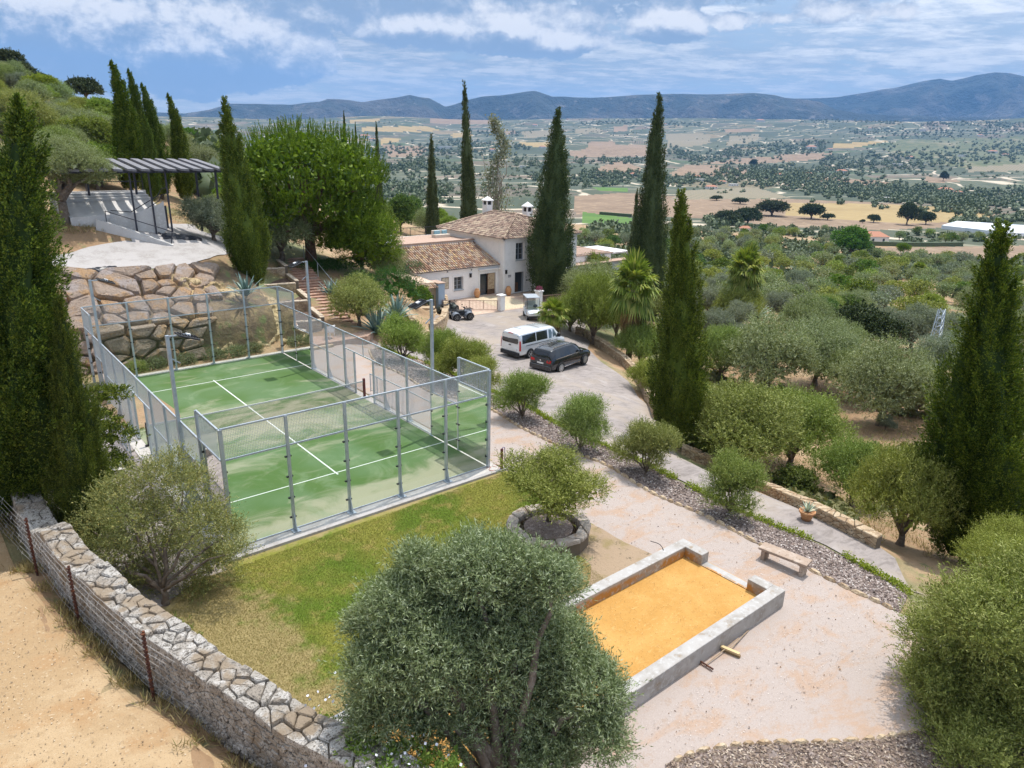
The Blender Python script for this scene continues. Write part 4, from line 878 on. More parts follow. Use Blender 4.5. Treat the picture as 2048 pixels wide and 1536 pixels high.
# low parapet wall following the ramp
wallquad('parapet', [onv(195, 460, w_start, w_end), onv(250, 490, w_start, w_end), onv(348, 496, w_start, w_end), onv(348, 489, w_start, w_end), onv(306, 474, w_start, w_end), onv(269, 461, w_start, w_end), onv(239, 451, w_start, w_end), onv(195, 438, w_start, w_end)], .3, M_cpan, pv)
q1 = P3(221, 457, 50.0); q2 = P3(318, 470, 50.5)
q2g = np.array(hit(332, 468)[0]); q1g = np.array([q2g[0]-5.6, q2g[1]+.8, q2g[2]+1.2])
wallquad('side_wall', [onv(219, 456, q1g, q2g), onv(318, 478, q1g, q2g), onv(334, 457, q1g, q2g), onv(326, 402, q1g, q2g), onv(318, 408, q1g, q2g), onv(256, 431, q1g, q2g), onv(219, 434, q1g, q2g)], .25, M_cpan, pv)
wallquad('doorway', [onv(326, 457, q1g, q2g)+np.array([-.02, -.03, 0])*1.5, onv(339, 456, q1g, q2g)+np.array([-.02, -.03, 0])*1.5, onv(333, 411, q1g, q2g)+np.array([-.02, -.03, 0])*1.5, onv(327, 412, q1g, q2g)+np.array([-.02, -.03, 0])*1.5], -.05, M_anth, pv)
sz = onv(326, 402, q1g, q2g); s0 = onv(232, 408, q1g, q2g)
zA = onv(256, 431, q1g, q2g)[2]; MB().add([(sz[0]-5.6, sz[1]+.3, zA), (sz[0]-.02, sz[1]+.3, zA+.25), (sz[0]-.02, sz[1]+3, sz[2]-.1), (sz[0]-5.6, sz[1]+3, sz[2]-.15), (sz[0]-5.6, sz[1]+.3, zA-3), (sz[0]-.02, sz[1]+.3, zA-3)], [(0, 1, 2, 3), (4, 5, 1, 0)]).build('stage_floor', M_cpan, pv)
for k, (z_, d0, d1) in enumerate(((sz[2]+.06, 3, 3.6), (sz[2]+.2, 3.6, 4.2), (sz[2]+.34, 4.2, 5.0))):
    MB().box(sz[0]-5.6, sz[0], sz[1]+d0+.02, sz[1]+d1, z_-3.2, z_).build('stage_step', M_cpan, pv)
MB().box(sz[0]-5.9, sz[0]+.2, sz[1]+5.0, sz[1]+5.25, sz[2]-2.4, sz[2]+.42).build('back_wall', M_cpan, pv)
hr = thing('ramp_handrail', 'dark steel handrail running down the ramp parapet', 'railing')
ra, rb = onv(210, 422, w_start, w_end), onv(344, 463, w_start, w_end); ra0, rb0 = onv(214, 450, w_start, w_end), onv(343, 488, w_start, w_end)
MB().bar(ra, rb, .045).build('handrail', M_anth, hr)
for a_, b_ in ((ra, ra0), (rb, rb0)): MB().bar(a_, b_, .045).build('post', M_anth, hr)
sr = thing('stage_railing', 'grey steel railing with two rails round the raised stage', 'railing')
yb = sz[1]+5.1
for z_ in (sz[2]+1.05, sz[2]+1.75): MB().bar((sz[0]-7, yb, z_), (sz[0]+.1, yb, z_), .06).build('rail', M_anth, sr)
for x_ in (sz[0]-6.8, sz[0]-3.6, sz[0]+.05): MB().bar((x_, yb, sz[2]+.4), (x_, yb, sz[2]+1.75), .05).build('post', M_anth, sr)
r1 = onv(262, 424, q1g, q2g); r2 = onv(316, 391, q1g, q2g); r3 = onv(322, 378, q1g, q2g); r4 = onv(332, 375, q1g, q2g)
MB().tube([onv(221, 421, q1g, q2g), r1, r2, r3, r4], .03, 6).build('handrail', M_anth, sr); MB().tube([onv(221, 434, q1g, q2g), onv(262, 436, q1g, q2g), onv(318, 402, q1g, q2g), onv(323, 390, q1g, q2g), onv(333, 387, q1g, q2g)], .025, 6).build('handrail', M_anth, sr)
pg = thing('steel_pergola', 'dark steel pergola of wide sloping slats over the stage', 'pergola')
pb = [(274, 459, 256, 343), (313, 466, 294, 341), (344, 455, 328, 339)]
f0, f1 = onv(200, 344, q1g-[0, .5, 0], q2g-[0, .5, 0]), onv(415, 333, q1g-[0, .5, 0], q2g-[0, .5, 0])
for (u0, v0, u1, v1) in pb: 
    b_ = onv(u0, v0, q1g-[0, .5, 0], q2g-[0, .5, 0]); t_ = onv(u1, v1, q1g-[0, .5, 0], q2g-[0, .5, 0]); MB().bar((b_[0], b_[1], b_[2]-.3), (b_[0]+(t_[0]-b_[0])*.4, b_[1], t_[2]), .10).build('post', M_anth, pg)
bx0 = onv(140, 345, q1g-[0, .5, 0], q2g-[0, .5, 0]); ty = f1[2]+.0; 
fb = onv(300, 342, q1g-[0, .5, 0], q2g-[0, .5, 0]); zz_ = fb[2]
MB().box(fb[0]-6.4, fb[0]+4.6, fb[1]-.08, fb[1]+.08, zz_-.12, zz_+.08).build('beam', M_anth, pg); MB().box(fb[0]-6.4, fb[0]+4.6, fb[1]+4.3, fb[1]+4.46, zz_-.12+.4, zz_+.08+.4).build('beam', M_anth, pg)
M_slat = mat('pergola_slat', (.17, .165, .18), .6, [(3, (.22, .215, .23), .5, .65)])
for k in range(14):
    x_ = fb[0]-6.4+k*.81; b = MB(); M = Matrix.Translation((x_, fb[1]-.9, zz_+.06)) @ Matrix.Rotation(R_(4.6), 4, 'X') @ Matrix.Rotation(R_(4), 4, 'Y')
    b.box(0, .52, 0, 6.2, -.02, .12, M); b.build('slat', M_slat, pg)
for x_ in (fb[0]-6, fb[0]-3, fb[0], fb[0]+4.2): MB().bar((x_, fb[1]+4.38, zz_-4.6), (x_, fb[1]+4.38, zz_+.35), .13).build('post', M_anth, pg)
MB().bar((fb[0]+4.2, fb[1], zz_-1.9), (fb[0]+4.2, fb[1], zz_-.1), .12).build('post', M_anth, pg)
# ================================================================ farmhouse
ZB = -2.4
M_pane = mat('window_glass', (.05, .06, .07), .08, spec=.9)
M_grey = mat('grey_shutter_paint', (.30, .33, .36), .6)
M_trim = mat('white_trim', (.80, .79, .78), .8)
M_wood = mat('old_wood', (.13, .07, .04), .8, [(3, (.09, .05, .03), .45, .6)])
M_iron = mat('wrought_iron', (.04, .045, .06), .5)
def wallface(b, O_, U, w, z0, z1, ops, rev=.28):
    """face from origin O_ along unit U; ops: (a, b, z0, z1) openings with reveals of depth rev going inward"""
    U = Vector(U); O_ = Vector(O_); Nn = Vector((U.y, -U.x, 0)); I = -Nn*rev
    xs = sorted({0, w, *[o[0] for o in ops], *[o[1] for o in ops]}); zs = sorted({z0, z1, *[o[2] for o in ops], *[o[3] for o in ops]})
    P = lambda a, z, ins=False: O_+U*a+Vector((0, 0, z))+(I if ins else Vector())
    for i in range(len(xs)-1):
        for j in range(len(zs)-1):
            a, c, e, g = xs[i], xs[i+1], zs[j], zs[j+1]; m = ((a+c)/2, (e+g)/2)
            if any(o[0] < m[0] < o[1] and o[2] < m[1] < o[3] for o in ops): continue
            b.add([P(a, e), P(c, e), P(c, g), P(a, g)], [(0, 1, 2, 3)])
    for (a, c, e, g) in ops:
        b.add([P(a, e), P(a, g), P(a, g, 1), P(a, e, 1)], [(0, 1, 2, 3)]); b.add([P(c, e), P(c, e, 1), P(c, g, 1), P(c, g)], [(0, 1, 2, 3)])
        b.add([P(a, g), P(c, g), P(c, g, 1), P(a, g, 1)], [(0, 1, 2, 3)]); b.add([P(a, e), P(a, e, 1), P(c, e, 1), P(c, e)], [(0, 1, 2, 3)])
hs_ = thing('farmhouse', 'white farmhouse with tiled hip roof, low tiled wing and chimneys', 'house')
FX0, FXL, FX1, FY = 32.0, 29.5, 39.45, 36.3; TX0, TX1, TY0, TY1 = 39.45, 49.6, 35.5, 46.6; ZE, ZT2 = .66, 3.2
b = MB(); wallface(b, (FXL, FY, 0), (1, 0, 0), FX1-FXL, ZB, ZE, [(4.45, 5.55, -1.48, -.2), (7.6, 9.6, ZB+.02, -.18)], .3)
b.add([(FXL, FY, ZB), (FXL, FY, ZE), (FXL, 40.4, 2.35), (FXL, 40.4, ZB)], [(0, 1, 2, 3)]); b.build('wall', M_wht, hs_)
b = MB(); wallface(b, (TX0, TY0, 0), (1, 0, 0), TX1-TX0, ZB, ZT2, [(1.55, 2.7, .98, 2.7), (1.5, 2.75, ZB+.03, -.25), (6.5, 7.6, .98, 2.7)], .3)
b.add([(TX0, TY0, ZB), (TX0, TY0, ZT2), (TX0, TY1, ZT2), (TX0, TY1, ZB)], [(0, 1, 2, 3)]); b.add([(TX1, TY0, ZB), (TX1, TY1, ZB), (TX1, TY1, ZT2), (TX1, TY0, ZT2)], [(0, 1, 2, 3)]); b.add([(TX0, TY1, ZB), (TX0, TY1, ZT2), (TX1, TY1, ZT2), (TX1, TY1, ZB)], [(0, 1, 2, 3)])
b.build('wall', M_wht, hs_)
# upper terrace behind the wing
MB().box(FXL-.1, TX0, 40.4, 46.8, ZB, 2.55).build('terrace_block', M_wht, hs_); MB().box(FXL-.15, TX0, 40.36, 40.75, 2.551, 2.72).build('terrace_parapet', mat('clay_coping', (.42, .29, .225), .9, [(5, (.47, .36, .29), .5, .65)]), hs_)
MB().box(FXL-.5, FXL+.25, 40.38, 41.0, 2.0, 3.55).prism([(FXL-.6, 40.3), (FXL+.35, 40.3), (FXL+.35, 41.1), (FXL-.6, 41.1)], 3.55, 3.65).build('terrace_pillar', M_wht, hs_)
rr = MB()
for (a, c) in (((29.7, 46.6), (39.3, 46.6)),):
    for z_ in (2.65, 3.45): rr.bar((a[0], a[1], z_), (c[0], c[1], z_), .04)
    for k in range(0, 60): x_ = a[0]+(c[0]-a[0])*k/59; rr.bar((x_, a[1], 2.55), (x_, a[1], 3.45), .02 if k % 12 else .05)
rr.build('terrace_railing', M_iron, hs_)
tiles('roof', (FXL-.18, FY-.32, ZE-.03), (FX1-.02, FY-.32, ZE-.03), (0, 4.45, 1.78), 4.78, M_tile, hs_, .27, .4, pan=False)
MB().box(FXL-.1, FX1-.03, FY-.2, FY, ZE-.12, ZE-.005).build('eave', M_trim, hs_)
M_deck = mat('painted_shade_deck', (.075, .05, .04), .9, [(9, (.13, .085, .06), .45, .65)])  # dark colour stands in for the shade in the channels between tiles
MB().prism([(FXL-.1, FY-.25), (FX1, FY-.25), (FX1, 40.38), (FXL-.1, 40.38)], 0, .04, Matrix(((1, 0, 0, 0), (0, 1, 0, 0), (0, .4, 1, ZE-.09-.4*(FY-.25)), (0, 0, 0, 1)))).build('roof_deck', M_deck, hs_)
# hip roof
EX0, EX1, EY0, EY1 = TX0-.35, TX1+.35, TY0-.35, TY1+.35; ZR = ZT2+.02; XC = (EX0+EX1)/2; hw_ = (EX1-EX0)/2; pit = 1.78/hw_
hf = 4.6; hk = 3.3; R0, R1 = EY0+hf, EY1-hk; zr = ZR+1.78
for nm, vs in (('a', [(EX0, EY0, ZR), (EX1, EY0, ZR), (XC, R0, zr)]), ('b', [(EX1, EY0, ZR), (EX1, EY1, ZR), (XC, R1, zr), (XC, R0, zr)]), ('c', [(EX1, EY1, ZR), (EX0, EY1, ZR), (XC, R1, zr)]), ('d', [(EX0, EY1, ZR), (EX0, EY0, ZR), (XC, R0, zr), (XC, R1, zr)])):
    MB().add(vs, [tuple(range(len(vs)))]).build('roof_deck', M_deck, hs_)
sl = math.hypot(hw_, 1.78); sl2 = math.hypot(hf, 1.78); sl3 = math.hypot(hk, 1.78)
tiles('roof', (EX0, EY0, ZR), (EX1, EY0, ZR), (0, hf, 1.78), sl2, M_tileg, hs_, .30, .42, pan=False, clip=lambda t: (0, sl2*(1-abs(2*t-1))))
tiles('roof', (EX1, EY1, ZR), (EX0, EY1, ZR), (0, -hk, 1.78), sl3, M_tileg, hs_, .30, .42, pan=False, clip=lambda t: (0, sl3*(1-abs(2*t-1))))
LY = EY1-EY0; cl_ = lambda t: (0, sl*min(1, t*LY/hk, (1-t)*LY/hf)); cl2 = lambda t: (0, sl*min(1, t*LY/hf, (1-t)*LY/hk))
tiles('roof', (EX0, EY1, ZR), (EX0, EY0, ZR), (hw_, 0, 1.78), sl, M_tileg, hs_, .30, .42, pan=False, clip=cl_); tiles('roof', (EX1, EY0, ZR), (EX1, EY1, ZR), (-hw_, 0, 1.78), sl, M_tileg, hs_, .30, .42, pan=False, clip=cl2)
up_ = .09
for a, c in (((EX0, EY0, ZR+up_), (XC, R0, zr+up_)), ((EX1, EY0, ZR+up_), (XC, R0, zr+up_)), ((EX0, EY1, ZR+up_), (XC, R1, zr+up_)), ((EX1, EY1, ZR+up_), (XC, R1, zr+up_)), ((XC, R0, zr+up_), (XC, R1, zr+up_))): ridge('ridge_tiles', a, c, M_tileg, hs_)
MB().box(EX0+.05, EX1-.05, TY0-.22, TY0-.003, ZR-.14, ZR-.02).box(TX0-.22, TX0-.003, TY0-.22, EY1, ZR-.14, ZR-.02).build('eave', M_trim, hs_)
def chimney(x, y, z, s_, hgt):
    c = MB().box(x-s_, x+s_, y-s_, y+s_, z-1.2, z+hgt*.5); 
    for dx in (-1, 1):
        for dy in (-1, 1): c.box(x+dx*(s_-.07)-.07, x+dx*(s_-.07)+.07, y+dy*(s_-.07)-.07, y+dy*(s_-.07)+.07, z+hgt*.5, z+hgt*.78)
    c.box(x-s_*1.25, x+s_*1.25, y-s_*1.25, y+s_*1.25, z+hgt*.78, z+hgt*.84)
    c.add([(x-s_*1.25, y-s_*1.25, z+hgt*.84), (x+s_*1.25, y-s_*1.25, z+hgt*.84), (x+s_*1.25, y+s_*1.25, z+hgt*.84), (x-s_*1.25, y+s_*1.25, z+hgt*.84), (x, y, z+hgt*1.12)], [(0, 1, 4), (1, 2, 4), (2, 3, 4), (3, 0, 4)])
    ch_ = c.build('chimney', M_trim, hs_); MB().box(x-s_*.7, x+s_*.7, y-s_*.7, y+s_*.7, z+hgt*.45, z+hgt*.8).build('flue', M_black, ch_)
chimney(44.4, 44.6, 4.95, .40, 1.5); chimney(48.4, 42.4, 4.1, .40, 1.75)
def window(x, y, w, z0, z1):
    f = MB(); t = .07
    f.box(x-w/2, x-w/2+t, y, y+.06, z0, z1).box(x+w/2-t, x+w/2, y, y+.06, z0, z1).box(x-w/2+t, x+w/2-t, y, y+.06, z0, z0+t).box(x-w/2+t, x+w/2-t, y, y+.06, z1-t, z1).box(x-.05, x+.05, y, y+.06, z0+t, z1-t)
    for s_ in (-1, 1):
        for k in (1, 2): zz = z0+(z1-z0)*k/3; f.box(x+s_*(w/4)-w/4+.07, x+s_*(w/4)+w/4-.07, y+.01, y+.05, zz-.018, zz+.018)
    o = f.build('window', M_grey, hs_); MB().box(x-w/2+.02, x+w/2-.02, y+.061, y+.07, z0+.02, z1-.02).build('pane', M_pane, o)
    MB().box(x-w/2-.06, x+w/2+.06, y-.33, y-.003, z0-.07, z0-.004).build('sill', M_grey, o)
window(FX0+2.5, FY+.24, 1.06, -1.48, -.2); window(TX0+2.12, TY0+.24, 1.11, .98, 2.7); window(TX0+7.05, TY0+.24, 1.06, .98, 2.7)
def surround(x0, x1, z0, z1, y, w=.16, bottom=False):
    s_ = MB().box(x0-w, x0, y-.035, y-.002, z0, z1+w).box(x1, x1+w, y-.035, y-.002, z0, z1+w).box(x0, x1, y-.035, y-.002, z1, z1+w)
    if bottom: s_.box(x0-w, x1+w, y-.035, y-.002, z0-w*.6, z0)
    s_.build('surround', M_trim, hs_)
surround(FX0+1.95, FX0+3.05, -1.48, -.2, FY, .14, True); surround(FX0+5.1, FX0+7.1, ZB+.02, -.18, FY, .2); surround(TX0+1.55, TX0+2.7, .98, 2.7, TY0, .15, True); surround(TX0+1.5, TX0+2.75, ZB+.03, -.25, TY0, .17)
MB().box(FX0+4.85, FX1-.02, FY-.28, FY-.004, -.02+.22, .30).build('door_hood', M_trim, hs_)
d_ = MB().box(FX0+6.15, FX0+7.08, FY+.12, FY+.19, ZB+.03, -.2).box(FX0+6.15, FX0+7.08, FY+.10, FY+.12, ZB+.03, ZB+.55).build('door', M_wood, hs_)
m_map = mat('carved_door_panel', (.45, .34, .22), .8, [(6, (.28, .18, .10), .5, .6), (16, (.55, .45, .32), .5, .62)], bump=(9, .8, .03)); MB().box(FX0+6.2, FX0+7.04, FY+.085, FY+.12, ZB+.57, -.24).build('door_panel', m_map, d_)
MB().box(FX0+5.1, FX0+6.15, FY+.3, FY+.34, ZB+.03, -.2).build('dark_interior_sheet', M_pane, hs_); MB().box(FX0+5.12, FX0+5.18, FY+.05, FY+.28, ZB+.03, -.2).build('door_leaf', M_grey, hs_)  # dark sheet stands in for the unlit room behind the doorway
MB().box(TX0+1.5, TX0+2.75, TY0+.31, TY0+.35, ZB+.03, -.25).build('dark_interior_sheet', M_pane, hs_); MB().box(TX0+1.52, TX0+2.2, TY0+.29, TY0+.305, ZB+.03, -1.35).build('half_door', M_wood, hs_); MB().box(TX0+2.66, TX0+2.74, TY0+.05, TY0+.29, ZB+.03, -.25).build('door_leaf', M_grey, hs_)  # second doorway: sheet coloured dark in place of the shade inside
MB().box(FX0+.5, FX0+1.32, FY-.05, FY-.003, -1.22, -.12).build('poster_frame', mat('bronze_frame', (.12, .08, .05), .5), hs_); MB().box(FX0+.55, FX0+1.27, FY-.056, FY-.051, -1.17, -.17).build('poster', mat('sketch_poster', (.56, .50, .40), .8, [(5, (.22, .17, .12), .58, .64), (2.2, (.45, .38, .28), .5, .6)]), hs_)
for x, y, z in ((FX0+3.9, FY, -.15), (TX0+.3, TY0, -.05)): MB().box(x-.08, x+.08, y-.18, y-.02, z-.22, z+.14).prism([(x-.1, y-.2), (x+.1, y-.2), (x+.1, y), (x-.1, y)], z+.14, z+.17).build('wall_lantern', M_black, hs_)
for x, z in ((FX0+1.2, .42), (FX0+4.05, .36)): MB().box(x-.07, x+.07, FY-.05, FY-.003, z-.07, z+.07).build('vent', mat('vent_grey', (.25, .25, .27), .7) if 'vent_grey' not in bpy.data.materials else bpy.data.materials['vent_grey'], hs_)
b = MB()
for k in range(5): b.box(TX0+.62+.1*(k % 4), TX0+.69+.1*(k % 4), TY0-.03, TY0-.004, -.52-(k//4)*.14, -.44-(k//4)*.14)
for k in range(4): b.box(TX0+.62+.1*k, TX0+.70+.1*k, TY0-.03, TY0-.004, -.66, -.60)
b.build('tile_letters', mat('name_tiles', (.15, .14, .16), .4), hs_)
MB().box(TX0+3.05, TX0+3.22, TY0-.05, TY0-.003, -1.25, -1.12).build('doorbell', M_black, hs_); MB().tube([(TX0-.07, TY0+.6, ZT2-.1), (TX0-.07, TY0+.6, ZE+.6)], .045, 8).build('downpipe', M_trim, hs_)
MB().tube([(TX0+.12, TY0-.06, ZT2-.1), (TX0+.12, TY0-.06, ZB+.1)], .045, 8).build('downpipe', M_trim, hs_)
MB().box(FXL+.3, TX0-.01, 40.76, 46.55, 2.551, 2.56).build('terrace_floor', bpy.data.materials['clay_coping'], hs_)
# garden furniture on the roof terrace
sf = thing('terrace_sofa', 'cream rattan sofa with blue cushions on the roof terrace', 'sofa', (38.0, 44.2, 2.55)); MB().bbox(-1.1, .8, -.4, .4, 0, .35, .03).bbox(-1.1, .8, .25, .45, .35, .75, .03).build('frame', mat('cream_rattan', (.6, .52, .44), .8), sf); MB().bbox(-.9, -.2, .05, .24, .36, .72, .03).bbox(.1, .7, .05, .24, .36, .72, .03).build('cushion', mat('blue_fabric', (.25, .42, .50), .9), sf)
# right-hand annex behind the big cypress
ax = thing('house_annex', 'white low annex with roof terrace to the right of the farmhouse', 'annex')
def onY(u, v, y): d = ray(u, v); return CAMP+d*((y-CY)/d[1])
MB().box(49.6, 57.0, 37.2, 43.5, ZB-5, .35).build('wall', M_wht, ax); MB().box(49.6, 60.4, 36.4, 37.2, ZB-5, -.45).box(49.61, 60.4, 37.21, 42, ZB-5, -1.0).build('lower_wall', M_wht, ax)
MB().box(49.6, 60.6, 35.8, 37.19, -.44, -.36).build('clay_roof_terrace', bpy.data.materials['clay_coping'], ax); MB().box(49.7, 57.3, 37.1, 43.6, .351, .42).build('clay_roof_terrace', bpy.data.materials['clay_coping'], ax)
tiles('roof', (49.7, 36.1, -.62), (54.2, 36.1, -.62), (0, .9, .28), .8, M_tile, ax, .25, .4, pan=False)
tiles('roof', (49.8, 43.5, 1.5), (57.5, 43.5, 1.5), (0, 4, 1.3), 3.6, M_tileg, ax, .27, .42); MB().box(49.8, 57.4, 43.7, 48, ZB, 1.45).build('wall', M_wht, ax)
MB().box(57.2, 60.2, 37.2, 42.5, .18, .36).box(59.95, 60.2, 37.2, 37.45, ZB-5, .18).build('porch', M_wht, ax)
rr = MB()
for z_ in (.5, 1.35): rr.bar((49.7, 37.25, z_), (56.8, 37.25, z_), .035)
for k in range(48): rr.bar((49.7+k*.15, 37.25, .42), (49.7+k*.15, 37.25, 1.35), .018)
rr.build('railing', M_iron, ax)
# small tiled outbuilding with blue door, left of the house
ob = thing('garden_outbuilding', 'low outbuilding with clay tiled coping and pale blue door', 'outbuilding')
M_blue = mat('pale_blue_door', (.36, .46, .58), .7, bump=(4, .2, .02))
oz = h(31.5, 35)
def G0(u, v, z): d = ray(u, v); return CAMP+d*((z-CZ)/d[2])
bd = G0(867, 600, ZB)
MB().box(28.3, 30.05, 33.6, 41, ZB, .02).build('wall', M_ochre, ob); MB().box(30.06, 30.75, 33.2, 34.6, ZB, .05).build('blue_panel', M_blue, ob); MB().box(30.0, 30.85, 33.1, 34.7, .051, .12).build('coping', bpy.data.materials['clay_coping'], ob)
MB().prism([(28.0, 33.9), (30.0, 33.7), (29.3, 40.3), (27.6, 44)], .021, .10, Matrix(((1, 0, 0, 0), (0, 1, 0, 0), (0, .11, 1, -.11*33.5), (0, 0, 0, 1)))).build('terracotta_top', mat('pale_terracotta', (.58, .42, .32), .9, [(3, (.66, .54, .44), .48, .62), (14, (.42, .28, .2), .55, .68)], bump=(12, .4, .02)), ob)  # pale mottled clay colour
tiles('roof', (27.7, 33.05, -.28), (30.0, 33.05, -.28), (0, .8, .3), .75, M_tile, ob, .23, .35, pan=False)
MB().box(29.15, 29.8, 33.56, 33.6, ZB, -1.0).build('door', mat('dark_doorway', (.06, .07, .08), .8), ob)
# curved stone steps by the quad bikes
sp = thing('stone_steps', 'ochre rubble steps curving up beside the quad bikes', 'steps')
_s0 = G0(852, 646, -2.1)[:2]; _s1 = G0(842, 612, -1.1)[:2]
for k in range(6):
    q = G0(822, 640-k*7, h(27.5, 27.5)*0-1.9+k*.17); z = -2.15+k*.19; c = _s0*(1-k/5)+_s1*(k/5)
    M = Matrix.Translation((c[0], c[1], z)) @ Matrix.Rotation(R_(-30), 4, 'Z'); n = 9
    MB().prism([(-1.15+random.uniform(-.05, .05), -.38), (-.4, -.42-random.uniform(0, .06)), (.4, -.4), (1.15, -.36), (1.2, .4), (-1.2, .4)], -.6, 0, M).build('step', M_ochre, sp)
for nm, pts, tz in (('garden_wall', [(884, 606), (888, 626), (883, 645), (871, 660), (857, 668)], .8), ('garden_wall', [(848, 668), (830, 690), (815, 700)], .35), ('garden_wall', [(806, 628), (815, 640), (822, 652)], .4)):
    P = pathpx(pts, 4); P = Path(P.p[::-1]); wallthing(nm, {.8: 'curved ochre rubble wall beside the quad bikes', .35: 'low rubble wall in front of the stone steps', .4: 'rubble kerb left of the stone steps'}[tz], P, .45, hw(P, tz), hw(P, -.2), (.4, .25), (.24, .10), .02, M_ochre, .03, proud=.03)
# gate, pillars, jars
def pillar(x, y, label):
    t = thing('gate_pillar', label, 'gate pillar', (x, y, ZB), group='white gate pillars'); MB().bbox(-.26, .26, -.26, .26, 0, 1.38, .015).build('shaft', M_wht, t); MB().bbox(-.34, .34, -.34, .34, 1.38, 1.5, .02).build('cap', M_trim, t)
pillar(34.75, 29.95, 'white gate pillar at the right end of the iron gate'); pillar(39.0, 29.55, 'white gate pillar with pink flowers on top, behind the golf cart')
gt = thing('iron_gate', 'low rust brown iron gate of vertical bars in front of the farmhouse', 'gate'); g = MB(); ga, gb = np.array([30.4, 33.1]), np.array([34.4, 30.1]); M_gate = mat('brown_iron', (.30, .20, .16), .7)
for z_ in (.12, .95): g.bar((*ga, ZB+z_), (*gb, ZB+z_), .04)
for k in range(41): p = ga+(gb-ga)*k/40; g.bar((*p, ZB+.1), (*p, ZB+.97), .02 if k % 10 else .05)
g.build('bars', M_gate, gt)
gt = thing('iron_fence', 'low brown iron fence right of the golf cart', 'fence'); g = MB(); ga, gb = np.array([39.4, 29.4]), np.array([43.2, 28.6])
for z_ in (.12, .95): g.bar((*ga, ZB+z_), (*gb, ZB+z_), .04)
for k in range(31): p = ga+(gb-ga)*k/30; g.bar((*p, ZB+.1), (*p, ZB+.97), .02)
g.build('bars', M_gate, gt)
M_terra = mat('terracotta', (.50, .25, .12), .8, [(4, (.56, .32, .16), .45, .62), (14, (.38, .19, .10), .55, .7)])
for (x, y, lb) in ((36.35, 35.75, 'terracotta oil jar left of the wide farmhouse door'), (39.75, 35.0, 'terracotta oil jar between the two farmhouse doors')):
    t = thing('oil_jar', lb, 'jar', (x, y, ZB), group='terracotta oil jars'); MB().mat(0, True).lathe([(.16, 0), (.22, .1), (.30, .4), (.31, .58), (.24, .80), (.17, .88), (.2, .93), (.15, .94), (.12, .85)], 20).build('body', M_terra, t)
# aloe pot, bench, rake, broom, tap and hose
pp = hit(1612, 1040)[0]; pa = thing('aloe_pot', 'terracotta pot with a variegated aloe on the lower path', 'plant pot', tuple(pp)); MB().mat(0, True).lathe([(.16, 0), (.21, .18), (.25, .30), (.29, .31), (.29, .38), (.25, .38), (.23, .34)], 20).build('pot', M_terra, pa)
M_bench = mat('weathered_bench_wood', (.36, .27, .21), .85, [(2, (.44, .36, .30), .45, .62), (12, (.22, .16, .12), .55, .68)], bump=(20, .4, .01))
bA, bB = np.array(hit(1533, 1118)[0][:2]), np.array(hit(1600, 1148)[0][:2]); bc = (bA+bB)/2; ba = math.atan2(*(bB-bA)[::-1]); bl = np.hypot(*(bB-bA))/2+.12
bn = thing('wooden_bench', 'weathered wooden plank bench beside the slate bed', 'bench', (bc[0], bc[1], h(*bc)+.005), ba); MB().bbox(-bl-.1, bl+.1, -.23, .23, .39, .46, .01).build('seat', M_bench, bn)
for s_ in (-1, 1): MB().bbox(s_*(bl-.05)-.06, s_*(bl-.05)+.06, -.2, .2, 0, .389, .01).build('leg', M_bench, bn)
MB().box(-bl+.05, bl-.05, -.03, .03, .26, .36).build('stretcher', M_bench, bn)
p1, p2 = hit(1398, 1330)[0], hit(1474, 1278)[0]; M_hand = mat('handle_wood', (.34, .25, .17), .8)
rk = thing('garden_rake', 'garden rake lying on the gravel beside the sand court', 'rake'); a = hit(1411, 1333)[0]; c = hit(1476, 1284)[0]; MB().tube([(a[0], a[1], a[2]+.06), (c[0], c[1], c[2]+.12)], .014, 6).build('handle', M_hand, rk)
d = (c-a)[:2]/np.hypot(*(c-a)[:2]); n_ = np.array([-d[1], d[0]]); hd = MB().bar((*(a[:2]+n_*.22), a[2]+.06), (*(a[:2]-n_*.22), a[2]+.06), .03)
for k in range(12): q = a[:2]+n_*(-.2+.4*k/11); hd.bar((*q, a[2]+.06), (*(q-d*.07), a[2]+.005), .012)
hd.build('head', M_rust, rk)
br = thing('push_broom', 'wide wooden push broom lying across the rake', 'broom'); a = hit(1459, 1305)[0]; c = hit(1497, 1262)[0]; e0, e1 = hit(1441, 1299)[0], hit(1478, 1315)[0]; MB().tube([(a[0], a[1], a[2]+.10), (c[0], c[1], c[2]+.03)], .014, 6).build('handle', M_hand, br)
MB().bar((e0[0], e0[1], e0[2]+.10), (e1[0], e1[1], e1[2]+.10), .09, .05).build('head', mat('broom_wood', (.58, .44, .24), .8), br); MB().bar((e0[0], e0[1]-.03, e0[2]+.04), (e1[0], e1[1]-.03, e1[2]+.04), .07, .07).build('bristles', mat('bristles', (.24, .17, .09), .9), br)
tp = hit(1003, 942)[0]; ts = thing('water_tap_post', 'slim brown standpipe with a hanging blue hose end by the court corner', 'standpipe', tuple(tp)); MB().box(-.04, .04, -.04, .04, 0, .95).build('post', M_maroon, ts); MB().tube([(0, 0, .93), (.06, 0, 1.0), (.14, 0, .97), (.16, 0, .6), (.15, 0, .12), (.05, -.05, .03)], .014, 6).build('hose_end', mat('blue_hose', (.06, .07, .25), .6), ts)
hp = hit(988, 940)[0]; hb = MB(); pts = []
for k in range(150): a = k*.24; rr_ = .22+.09*math.sin(k*.13)+.03*math.sin(k*.7); pts.append((hp[0]+rr_*1.15*math.cos(a), hp[1]+rr_*math.sin(a), hp[2]+.02+.07*(k/150)+.01*math.sin(k)))
